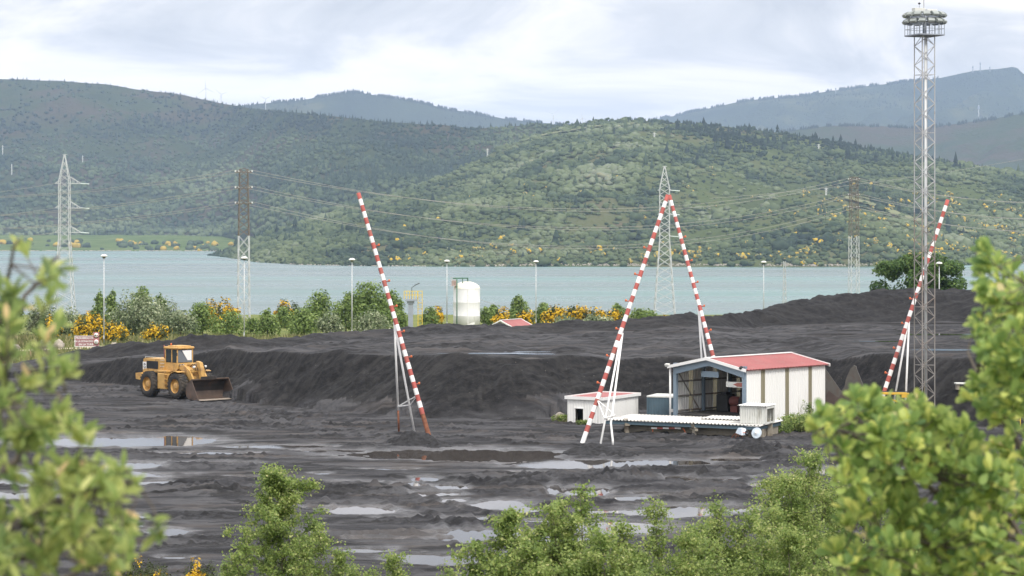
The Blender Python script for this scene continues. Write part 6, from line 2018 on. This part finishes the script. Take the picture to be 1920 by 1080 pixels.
def guyed_mast(key, px, D, top_row, arm_rows, split_row, hw, label, arm, mats, rz):
    base = stand(px, D)
    Z = lambda row: H - (row - HY) * D / F - base.z
    t = thing('power_mast', label, 'power mast', base, rz, 'square lattice power masts')
    zt, za, zs = Z(top_row), [Z(r) for r in arm_rows], Z(split_row)
    mb = MB(); lattice(mb, -.4, zs, hw * 1.15, hw * 1.02, 7, .075, .042); mb.build('lower_lattice', mats[0], t)
    mb = MB(); lattice(mb, zs, zt, hw * 1.02, hw * .8, 9, .075, .05); mb.build('upper_lattice', mats[1], t)
    tips = []
    for z in za:
        mb = MB()
        for y in (-hw * .8, hw * .8):
            mb.beam((-arm, y, z), (arm, y, z), .075); mb.beam((-arm, y, z), (0, y, z + .7), .05); mb.beam((arm, y, z), (0, y, z + .7), .05)
        for x in (-arm, -hw, 0, hw, arm): mb.beam((x, -hw * .8, z), (x, hw * .8, z), .06)
        ao = mb.build('crossarm', mats[1], t)
        row = []
        for x in (-arm - .05, -arm * .60, arm * .60, arm + .05):
            ins = MB()
            ins.beam((x, 0, z), (x, 0, z + .34), .05, 8)
            for k in range(3): ins.beam((x, 0, z + .08 + k * .10), (x, 0, z + .13 + k * .10), .155, 10)
            ins.build('insulator', M['ceramic'], ao)
            row.append(base + Matrix.Rotation(rz, 4, 'Z') @ Vector((x, 0, z + .36)))
        tips.append(row)
    TIPS[key] = tips
M['ceramic'] = mat_paint('white_ceramic', (.85, .86, .86), .3, .03, 1.0)
M['rustmast'] = mat_paint('rusted_mast', (.165, .145, .125), .8, .15, .4)
guyed_mast('m1', 457, 390, 317, (323, 353, 382), 442, .85, 'square lattice mast with rusty upper half behind a lamp post', 1.35, (M['pylon'], M['rustmast']), math.radians(12))
guyed_mast('m2', 1601, 560, 331, (337, 366, 389), 442, .95, 'square lattice mast with rusty upper half behind the coal heap', 1.3, (M['pylon'], M['rustmast']), math.radians(12))

def cable(p, q, sag, label, r, group, cat='power cable'):
    p, q = Vector(p), Vector(q); pts = []
    n = 40
    for i in range(n + 1):
        f = i / n; v = p.lerp(q, f); v.z -= sag * 4 * f * (1 - f); pts.append(v)
    mb = MB(); mb.tube([v - p for v in pts], r, 5)
    o = mb.build('power_cable', M['wire'], None, p)
    tag(o, label, cat, group)
LV = ('top', 'middle', 'bottom')
for i in range(3):
    for j, k in enumerate((0, 3)):
        s = ('nearer', 'farther')[j]
        cable(TIPS['m1'][i][k], TIPS['m2'][i][k], (7.0, 7.6, 8.6)[i] + .5 * j, '%s of two cables between the rusty topped masts on the %s crossarm' % (s, LV[i]), .036, 'cables between the two rusty masts')
        e = at(-420, (352, 390, 412)[i] + 3 * j, 470)
        cable(TIPS['m1'][i][k], e, 3.2, '%s of two cables running left from the rusty mast on the %s crossarm' % (s, LV[i]), .036, 'cables left of the rusty mast')
        e = at(2300, (345, 378, 402)[i] + 4 * j, 520)
        cable(TIPS['m2'][i][k], e, 5, '%s of two cables right of the coal heap mast on its %s crossarm' % (s, LV[i]), .045, 'cables right of the coal heap mast')
for i in range(3):
    e = at(-600, (372, 408, 446)[i], 760)
    cable(TIPS['p1'][i][1], e, 4, 'pale cable leaving the left lattice pylon to the left border at its %s arm' % LV[i], .05, 'cables of the left lattice pylon')
cable(at(1330, 372, 900), at(2100, 262, 900), 3, 'thin high cable rising to the right border over the near hill', .06, 'lone cables')
cable(at(860, 546, 334), TIPS['p2'][2][1] + Vector((0, 0, -16)), 5.5, 'thin dark cable sagging over the lake from the tank to the lattice pylon', .03, 'lone cables')
for (px, D, tr, hw, lab) in ((1471, 600, 490, .45, 'small thin lattice post on the shore left of the coal heap'),):
    base = stand(px, D); t = thing('lattice_post', lab, 'post', base)
    z = H - (tr - HY) * D / F - base.z
    mb = MB(); lattice(mb, -.3, z, hw, hw * .55, 9, .06, .04); mb.build('post', M['galv'], t)
    mb = MB(); mb.beam((-.9, 0, z - .4), (.9, 0, z - .4), .08); mb.build('crossarm', M['galv'], t)

# ------------------------------------------------------------------ lamp posts
def lamp_post(px, top, D, label, hgt=None):
    base = stand(px, D)
    z = H - (top - HY) * D / F - base.z
    t = thing('lamp_post', label, 'lamp post', base, 0, 'tall lamp posts beyond the coal yard')
    mb = MB(); mb.beam((0, 0, -.3), (0, 0, z - .3), .09, 10, r2=.05, smooth=True); mb.box((0, -.1, .9), (.16, .06, .4)); mb.build('post', M['galv'], t)
    mb = MB(); mb.lathe([(0, z + .08), (.22, z + .05), (.40, z - .06), (.42, z - .16), (.36, z - .2)], (0, 0, 0), n=16); ho = mb.build('lamp_head', M['white'], t)
    mb = MB(); mb.lathe([(0, z - .42), (.12, z - .40), (.22, z - .26), (.34, z - .2), (0, z - .19)], (0, 0, 0), n=16); mb.build('lamp_bowl', M['lampbowl'], ho)
M['lampbowl'] = mat_paint('lamp_bowl', (.12, .12, .12), .3, .1, 1)
lamp_post(195, 478, 276, 'leftmost lamp post beside the brown prohibition sign')
lamp_post(458, 482, 288, 'lamp post in front of the rusty topped mast')
lamp_post(660, 485, 294, 'lamp post in front of the tall green clump')
lamp_post(838, 488, 332, 'thin lamp post just left of the white tank')
lamp_post(1005, 489, 342, 'lamp post behind the right end of the red roofed shelter')
lamp_post(1432, 490, 352, 'thin lamp post above the left slope of the coal heap')
lamp_post(1761, 492, 298, 'lamp post in front of the round oak on the coal heap')

# ------------------------------------------------------------------ tank, steel tower, shelter
def tank():
    D = 331; base = stand(875, D)
    Z = lambda row: H - (row - HY) * D / F - base.z
    t = thing('white_tank', 'upright white domed storage tank with rusty top', 'tank', base)
    r = 1.92; zs, zt = Z(541), Z(527.5)
    mb = MB(); mb.lathe([(0, -.2), (r, -.2), (r, zs * .33), (r + .012, zs * .335), (r, zs * .34), (r, zs * .66), (r + .012, zs * .665), (r, zs * .67), (r, zs)], (0, 0, 0), n=40); mb.build('shell', M['tank'], t)
    mb = MB(); mb.lathe([(r + .03, zs), (r * .93, zs + .38), (r * .7, zs + .72), (r * .35, zt - .06), (0, zt)], (0, 0, 0), n=40); mb.build('dome', M['tankdome'], t)
    mb = MB(); mb.beam((-1.35, -1.95, -.2), (-1.35, -1.95, zt + .5), .085, 8, smooth=True); mb.tube([(-1.9, -1.95, zt + .48), (.15, -1.0, zt + .48), (.15, -.2, zt + .48), (.15, 0, zt - .1)], .085, 8)
    mb.beam((-.55, -1.4, zt + .48), (-.55, -.9, zt - .5), .06, 8); mb.build('green_pipe', M['greenp'], t)
    mb = MB(); mb.box((-1.75, -1.0, zt - .62), (1.0, .9, .06))
    for x in (-2.2, -1.9, -1.6, -1.3): mb.beam((x, -1.4, zt - .6), (x, -1.4, zt + .55), .025)
    for zz in (-.1, .3, .55): mb.beam((-2.2, -1.4, zt + zz), (-1.25, -1.4, zt + zz), .022)
    mb.box((-1.75, -.9, zt - .2), (.7, .5, .7)); mb.build('top_platform', M['pinkish'], t)
    mb = MB(); mb.beam((.2, -1.93, -.1), (.2, -1.93, zs), .05, 6); mb.build('seam_pipe', M['white'], t)
M['tank'] = mat_paint('tank_white', (.78, .78, .80), .45, .05, .5, (.50, .49, .50), .25, dscale=.9, streak=2.5)
M['tankdome'] = mat_paint('tank_dome', (.74, .70, .62), .5, .1, .8, (.62, .45, .24), .3, dscale=.6)
M['pinkish'] = mat_paint('faded_platform', (.55, .42, .38), .6, .1, 1)
tank()
t = thing('white_ramp', 'sloping white sheet leaning at the foot of the white tank', 'sheet', stand(873, 326), 0)
MB().prism([(-1.35, -.2), (1.2, .75), (1.3, 1.0), (1.1, 1.1), (-.2, .55), (-1.2, .0)], 'Y', -.06, .06).build('sheet', M['white'], t)
MB().beam((.9, .1, -.2), (1.0, .05, .8), .05).build('support_post', M['galv'], t)
def steel_tower():
    D = 300; base = stand(770, D)
    Z = lambda row: H - (row - HY) * D / F - base.z
    t = thing('steel_column', 'grey steel column with a yellow railed platform and ladder cage', 'steel column', base)
    zp = Z(561)
    mb = MB(); mb.box((0, 0, zp / 2 - .3), (.62, .62, zp + .2)); mb.box((.05, 0, zp - .12), (1.5, 1.2, .26)); mb.box((0, 0, zp - .42), (.95, .8, .34)); mb.build('column', M['greysteel'], t)
    mb = MB()
    for x in (-.85, -.5, -.15, .2, .55, .9):
        for y in (-.55, .55): mb.beam((x, y, zp), (x, y, zp + 1.05), .03)
    for zz in (.55, 1.05):
        for y in (-.55, .55): mb.beam((-.85, y, zp + zz), (1.55, y, zp + zz), .035)
        mb.beam((-.85, -.55, zp + zz), (-.85, .55, zp + zz), .035)
    mb.build('railing', M['yrail'], t)
    mb = MB()
    for x in (.95, 1.5):
        for y in (-.25, .35): mb.beam((x, y, -.2), (x, y, zp + 1.05), .04)
    for i in range(12): mb.beam((.95, -.25, .3 + i * (zp / 12)), (1.5, -.25, .3 + i * (zp / 12)), .022)
    for i in range(6): mb.tube([(.95, -.25, 1.4 + i * .75), (1.0, -.75, 1.4 + i * .75), (1.45, -.75, 1.4 + i * .75), (1.5, -.25, 1.4 + i * .75)], .03, 5)
    mb.build('ladder_cage', M['yrail'], t)
    mb = MB(); mb.tube([(.15, 0, zp), (.15, 0, zp + 1.5), (.5, 0, zp + 1.75), (1.0, 0, zp + 2.0)], .04, 6); mb.box((.85, 0, zp + 1.95), (.7, .22, .1), Matrix.Rotation(-.45, 3, 'Y')); mb.build('lamp_arm', M['dark'], t)
steel_tower()
def shelter():
    D = 262
    base = Vector(((940 - 960) / F * D, D, 0.0))
    t = thing('red_roofed_shelter', 'low white shelter with a red gable roof behind the coal rim', 'shelter', base, math.radians(-28))
    W, L_ = 3.1, 4.6
    E, Rg = 13.3 - (613 - 435) * D / F, 13.3 - (601 - 435) * D / F
    mb = MB()
    x0, x1 = -W / 2, W / 2
    mb.add([(x0, 0, -.3), (x1, 0, -.3), (x1, 0, E), (0, 0, Rg), (x0, 0, E), (x0, L_, -.3), (x1, L_, -.3), (x1, L_, E), (0, L_, Rg), (x0, L_, E)], [(0, 1, 2, 3, 4), (9, 8, 7, 6, 5), (1, 6, 7, 2), (0, 4, 9, 5)])
    mb.build('wall', M['fiberwall'], t)
    MB().box((.1, -.03, E * .5), (.9, .04, E + .55)).build('gable_panel', M['white'], t)
    for s in (-1, 1):
        mb = MB(); o = .18
        ze = E - o * (Rg - E) / (W / 2)
        a, b = Vector((s * (W / 2 + o), -.2, ze)), Vector((0, -.2, Rg + .03)); d = Vector((0, L_ + .4, 0)); dn = Vector((0, 0, -.06))
        mb.add([a, b, b + d, a + d, a + dn, b + dn, b + d + dn, a + d + dn], [(0, 1, 2, 3), (7, 6, 5, 4), (0, 4, 5, 1), (1, 5, 6, 2), (2, 6, 7, 3), (3, 7, 4, 0)]); mb.build('roof', M['roofred'], t)
    mb = MB()
    for yy in (-.23, L_ + .23):
        for s in (-1, 1): mb.beam((s * (W / 2 + .2), yy, E - .1), (0, yy, Rg + .0), .085)
    mb.box((0, L_ / 2, Rg + .06), (.2, L_ + .5, .05)); mb.build('verge_trim', M['white'], t)
M['fiberwall'] = mat_paint('olive_wall', (.44, .46, .36), .6, .06, .8)
shelter()
c = stand(683, 290); t = thing('marker_post', 'short white post at the foot of the tall green clump', 'post', c)
MB().beam((0, 0, -.2), (0.03, 0, 1.25), .07, 8, smooth=True).build('post', M['white'], t)
MB().lathe([(0, 1.25), (.09, 1.25), (.07, 1.33), (0, 1.36)], (.03, 0, 0), n=8).build('cap', M['oldwhite'], t)

# ------------------------------------------------------------------ signs at the left
def prohibition_sign():
    D = 238.0; px = 163
    base = stand(px, D)
    Z = lambda row: H - (row - HY) * D / F - base.z
    t = thing('prohibition_sign', 'brown board with white lettering on posts by the sandy track', 'sign', base, math.radians(4))
    z0, z1 = Z(650), Z(629.5); w = 2.5
    MB().box((0, 0, (z0 + z1) / 2), (w, .05, z1 - z0)).build('board', M['sign'], t)
    mb = MB(); fw = .055
    for x in (-w / 2 + fw / 2, w / 2 - fw / 2): mb.box((x, -.03, (z0 + z1) / 2), (fw, .02, z1 - z0))
    for z in (z0 + fw / 2, z1 - fw / 2): mb.box((0, -.03, z), (w - 2 * fw, .02, fw))
    mb.build('border', M['white'], t)
    mb = MB()
    for x in (-.85, .85): mb.beam((x, .07, -.3), (x, .07, z1 - .1), .05, 6)
    mb.build('post', M['galv_dark'], t)
    for i, (tx, sz) in enumerate((('PROHIBIDO PASAR', .27), ('EN LA ZONA EXCLUIDA', .235), ('EN LA TURBA', .27))):
        text_mesh(tx, sz, M['white'], t, (0, -.035, z1 - (z1 - z0) * (.22 + .29 * i)), (math.radians(90), 0, 0), 'lettering', .006, .004)
prohibition_sign()
def round_signs():
    D = 236.5; base = stand(180.5, D)
    Z = lambda row: H - (row - HY) * D / F - base.z
    t = thing('traffic_sign_post', 'post carrying two round red ringed traffic signs beside the brown board', 'traffic sign', base)
    MB().beam((0, .06, -.3), (0, .06, Z(623)), .035, 6).build('post', M['galv_dark'], t)
    MB().box((0, .02, (Z(623) + Z(648)) / 2), (.62, .03, Z(623) - Z(648)), bev=.01).build('back_board', M['sign'], t)
    for i, row in enumerate((628.5, 641)):
        z = Z(row)
        mb = MB(); mb.lathe([(0, -.02), (.30, -.02), (.30, .0)], (0, 0, z), 'Y', 24); so_ = mb.build('sign_disc', M['red'], t)
        mb = MB(); mb.lathe([(0, -.026), (.235, -.026), (.235, -.018)], (0, 0, z), 'Y', 24); mb.build('sign_face', M['white'], so_)
        if i == 1:
            text_mesh('20', .28, M['black'], so_, (0, -.032, z), (math.radians(90), 0, 0), 'number', .003)
        else:
            mb = MB()
            for x, m in ((-.10, 0), (.10, 1)):
                mb.box((x, -.033, z - .02), (.14, .012, .09), mi=m); mb.box((x, -.033, z + .045), (.09, .012, .05), mi=m)
            mb.build('car_symbol', [M['black'], M['red']], so_)
round_signs()
c = stand(7, 227); t = thing('road_barrier', 'small red and white road barrier at the left border', 'barrier', c)
b = MB(); b.box((0, 0, .62), (.42, .06, .20), mi=0); b.box((0, 0, .42), (.42, .06, .18), mi=1); b.build('board', [M['white'], M['red']], t)
b = MB(); b.box((-.15, 0, .2), (.05, .3, .4)); b.box((.15, 0, .2), (.05, .3, .4)); b.build('foot', M['oldwhite'], t)
for i, px in enumerate((50, 57)):
    c = stand(px, 240); t = thing('wooden_stake', ('left', 'right')[i] + ' one of two dark wooden stakes before the sandy track', 'stake', c, 0, 'wooden stakes')
    b = MB(); b.beam((0, 0, -.2), (.02, 0, .95), .09, 6, r2=.075); b.build('stake', M['wood'], t)

# sandy track and strip of old asphalt at the left
def track(name, pts, w, mat, label):
    vs, fs = [], []
    for i, (px, D) in enumerate(pts):
        for s in (-1, 1):
            d = D + s * w / 2; x = (px - 960) / F * D
            vs.append((x, d, gz(x, d) + .14))
    n = len(pts)
    fs = [(2 * i, 2 * i + 2, 2 * i + 3, 2 * i + 1) for i in range(n - 1)]
    o = MB().add(vs, fs).build(name, mat); tag(o, label, 'road', kind='structure')
M['sand'] = mat_paint('sandy_track', (.42, .37, .26), .9, .12, .3)
track('sandy_road', [(px, 254 + .055 * (px + 50)) for px in range(-800, 440, 12)], 3.6, M['sand'], 'sandy pale track behind the coal berm')
M['asph'] = mat_paint('old_asphalt', (.22, .22, .23), .85, .1, .3)
track('asphalt_strip', [(px, 229 + .02 * px) for px in range(-400, 64, 8)], 3.0, M['asph'], 'grey asphalt strip at the yard corner')

# ------------------------------------------------------------------ things on the far ridges
def turbine(px, hub_row, base_row, D, label, ang):
    b0 = at(px, base_row + 8, D)
    t = thing('wind_turbine', label, 'wind turbine', b0, 0, 'wind turbines on the ridge')
    zh = (base_row + 8 - hub_row) * D / F
    MB().beam((0, 0, 0), (0, 0, zh), 1.5, 10, r2=.9, smooth=True).build('tower', M['galv'], t)
    MB().box((0, .8, zh + .4), (2.2, 6, 2.4), bev=.4).build('nacelle', M['galv'], t)
    for k in range(3):
        a = math.radians(ang + 120 * k)
        d = Vector((math.cos(a), 0, math.sin(a))); n = Vector((-d.z, 0, d.x))
        c = Vector((0, -3.2, zh + .4)); L_ = zh * .72
        b = MB(); b.add([c - n * .5, c + d * L_ * .2 - n * 1.1, c + d * L_, c + d * L_ * .2 + n * .9, c + n * .5, c + Vector((0, .6, 0)) + d * L_ * .2], [(0, 1, 5, 4), (1, 2, 5), (5, 2, 3), (4, 5, 3), (0, 4, 3, 1), (1, 3, 2)])
        b.build('blade', M['galv'], t)
turbine(386, 166, 187, 7000, 'leftmost wind turbine on the long left ridge', 95)
turbine(415, 177, 191, 7200, 'second wind turbine from the left, lower on the left ridge', 20)
turbine(498, 186, 200, 7600, 'faint wind turbine at the left shoulder of the centre hill', 150)
turbine(1037, 214, 230, 6600, 'wind turbine left of the two on the middle saddle', 40)
turbine(1092, 222, 232, 6400, 'wind turbine right of the two on the middle saddle', 100)
def ridge_tree(px, top, base, D, label, seed):
    rng = np.random.default_rng(seed); b0 = at(px, base + 3, D)
    t = thing('ridge_tree', label, 'tree', b0, 0, 'lone trees on the ridge of the near hill')
    h = (base + 3 - top) * D / F
    blobs = [(rng.uniform(-.25, .25) * h, 0, h * rng.uniform(.62, .86), h * .22, h * .22, h * .13) for _ in range(5)]
    V, FA, T = blob_crown(blobs, 260, 1.3, 'k', rng); np_mesh('crown', V, FA, LEAF['k'], t, {'tint': T * .5})
    MB().beam((0, 0, -1), (0, 0, h * .75), .35, 6, r2=.15).build('trunk', M['bark'], t)
for i, (px, tp, bs, lab) in enumerate(((1140, 219, 229, 'lone bushy tree on the near ridge, left of three'), (1172, 218, 227, 'lone thin tree on the near ridge, middle of three'), (1180, 219, 227, 'lone thin tree on the near ridge, right of three'),
                                       (1064, 226, 236, 'dark round tree at the saddle beside the wind turbines'))):
    ridge_tree(px, tp, bs, 3430, lab, 200 + i)
def radio_mast(px, top, base, D, label, kind):
    b0 = at(px, base + 3, D); z = (base + 3 - top) * D / F
    t = thing('radio_mast', label, 'radio mast', b0, 0, 'radio masts on the hills')
    mb = MB(); lattice(mb, 0, z, 2.0, 1.2, 6, .55, .35); mb.build('mast', M['oldwhite'] if kind else M['greysteel'], t)
    mb = MB(); mb.lathe([(2.2, z * .74), (3.6, z * .80), (3.6, z * .93), (2.2, z * .96)], (0, 0, 0), n=10); mb.beam((0, 0, z), (0, 0, z * 1.15), .5, 4); mb.build('antenna_drum', M['greysteel'], t)
radio_mast(1838, 117, 132, 10300, 'telecom mast on the crest of the far mountain near its summit', 0)
radio_mast(1824, 124, 133, 10300, 'smaller telecom mast just left of the mast near the summit', 0)
radio_mast(1856, 125, 131, 10300, 'short telecom mast just right of the mast near the summit', 0)
radio_mast(1567, 165, 172, 10300, 'thin mast on the mountain crest far left of the summit', 0)
radio_mast(1835, 197, 228, 9300, 'pale telecom mast halfway down the far mountain slope', 1)
def far_pole(px, top, base, D, label):
    z = (base - top) * D / F; b0 = at(px, base, D)
    t = thing('far_pylon', label, 'pylon', b0, 0, 'small pylons on the hillsides')
    mb = MB(); lattice(mb, -6, z, .9, .45, 5, .3, .18); mb.build('body', M['oldwhite'], t)
    mb = MB(); mb.beam((-2.2, 0, z * .9), (2.2, 0, z * .9), .3); mb.beam((-2.2, 0, z * .7), (2.2, 0, z * .7), .3); mb.build('crossarm', M['oldwhite'], t)
for (px, tp, u, lab) in ((914, 240, None, 'small white pylon on the saddle of the near hill'), (1227, 250, None, 'small white pylon high on the near hill above the lattice pylon'), (1535, 270, None, 'small pylon on the near hill right of the crossing poles'), (1549, 352, None, 'small pylon on the heath slope left of the coal heap mast')):
    vv = np.linspace(.02, .99, 200); P = hr_s(np.full(200, float(px)), vv); rr = row_of(P)[0]
    hgt = 15
    k = int(np.argmin(np.abs(rr - (tp + hgt))))
    far_pole(px, rr[k] - hgt, rr[k], P[k, 1], lab)
for (px, tp, lab) in ((22, 308, 'small white pylon on the left hillside near the left border'), (5, 272, 'small pylon higher on the left hillside at the very border'), (155, 292, 'small pylon on the left hillside above the left lattice pylon')):
    vv = np.linspace(.02, .99, 200); P = hl_s(np.full(200, float(px)), vv); rr = row_of(P)[0]
    k = int(np.argmin(np.abs(rr - (tp + 20))))
    far_pole(px, rr[k] - 20, rr[k], P[k, 1], lab)
# ------------------------------------------------------------------ air
def build_haze():
    m = bpy.data.materials.new('haze')
    m.use_nodes = True
    N, L = m.node_tree.nodes, m.node_tree.links
    N.clear()
    out = N.new('ShaderNodeOutputMaterial')
    v = N.new('ShaderNodeVolumePrincipled')
    v.inputs['Color'].default_value = (.56, .72, 1.0, 1)
    v.inputs['Density'].default_value = HAZE
    v.inputs['Anisotropy'].default_value = 0.2
    L.new(v.outputs[0], out.inputs['Volume'])
    x0, x1, y0, y1, z0, z1 = -9500, 9500, -400, 14500, -30, 790
    o = MB().add([(x, y, z) for z in (z0, z1) for y in (y0, y1) for x in (x0, x1)],
                 [(0, 2, 3, 1), (4, 5, 7, 6), (0, 1, 5, 4), (2, 6, 7, 3), (0, 4, 6, 2), (1, 3, 7, 5)]).build('haze', m)
    tag(o, 'pale blue haze hanging over the lake and hills', 'haze', kind='stuff')
HAZE = 6.2e-5
build_haze()
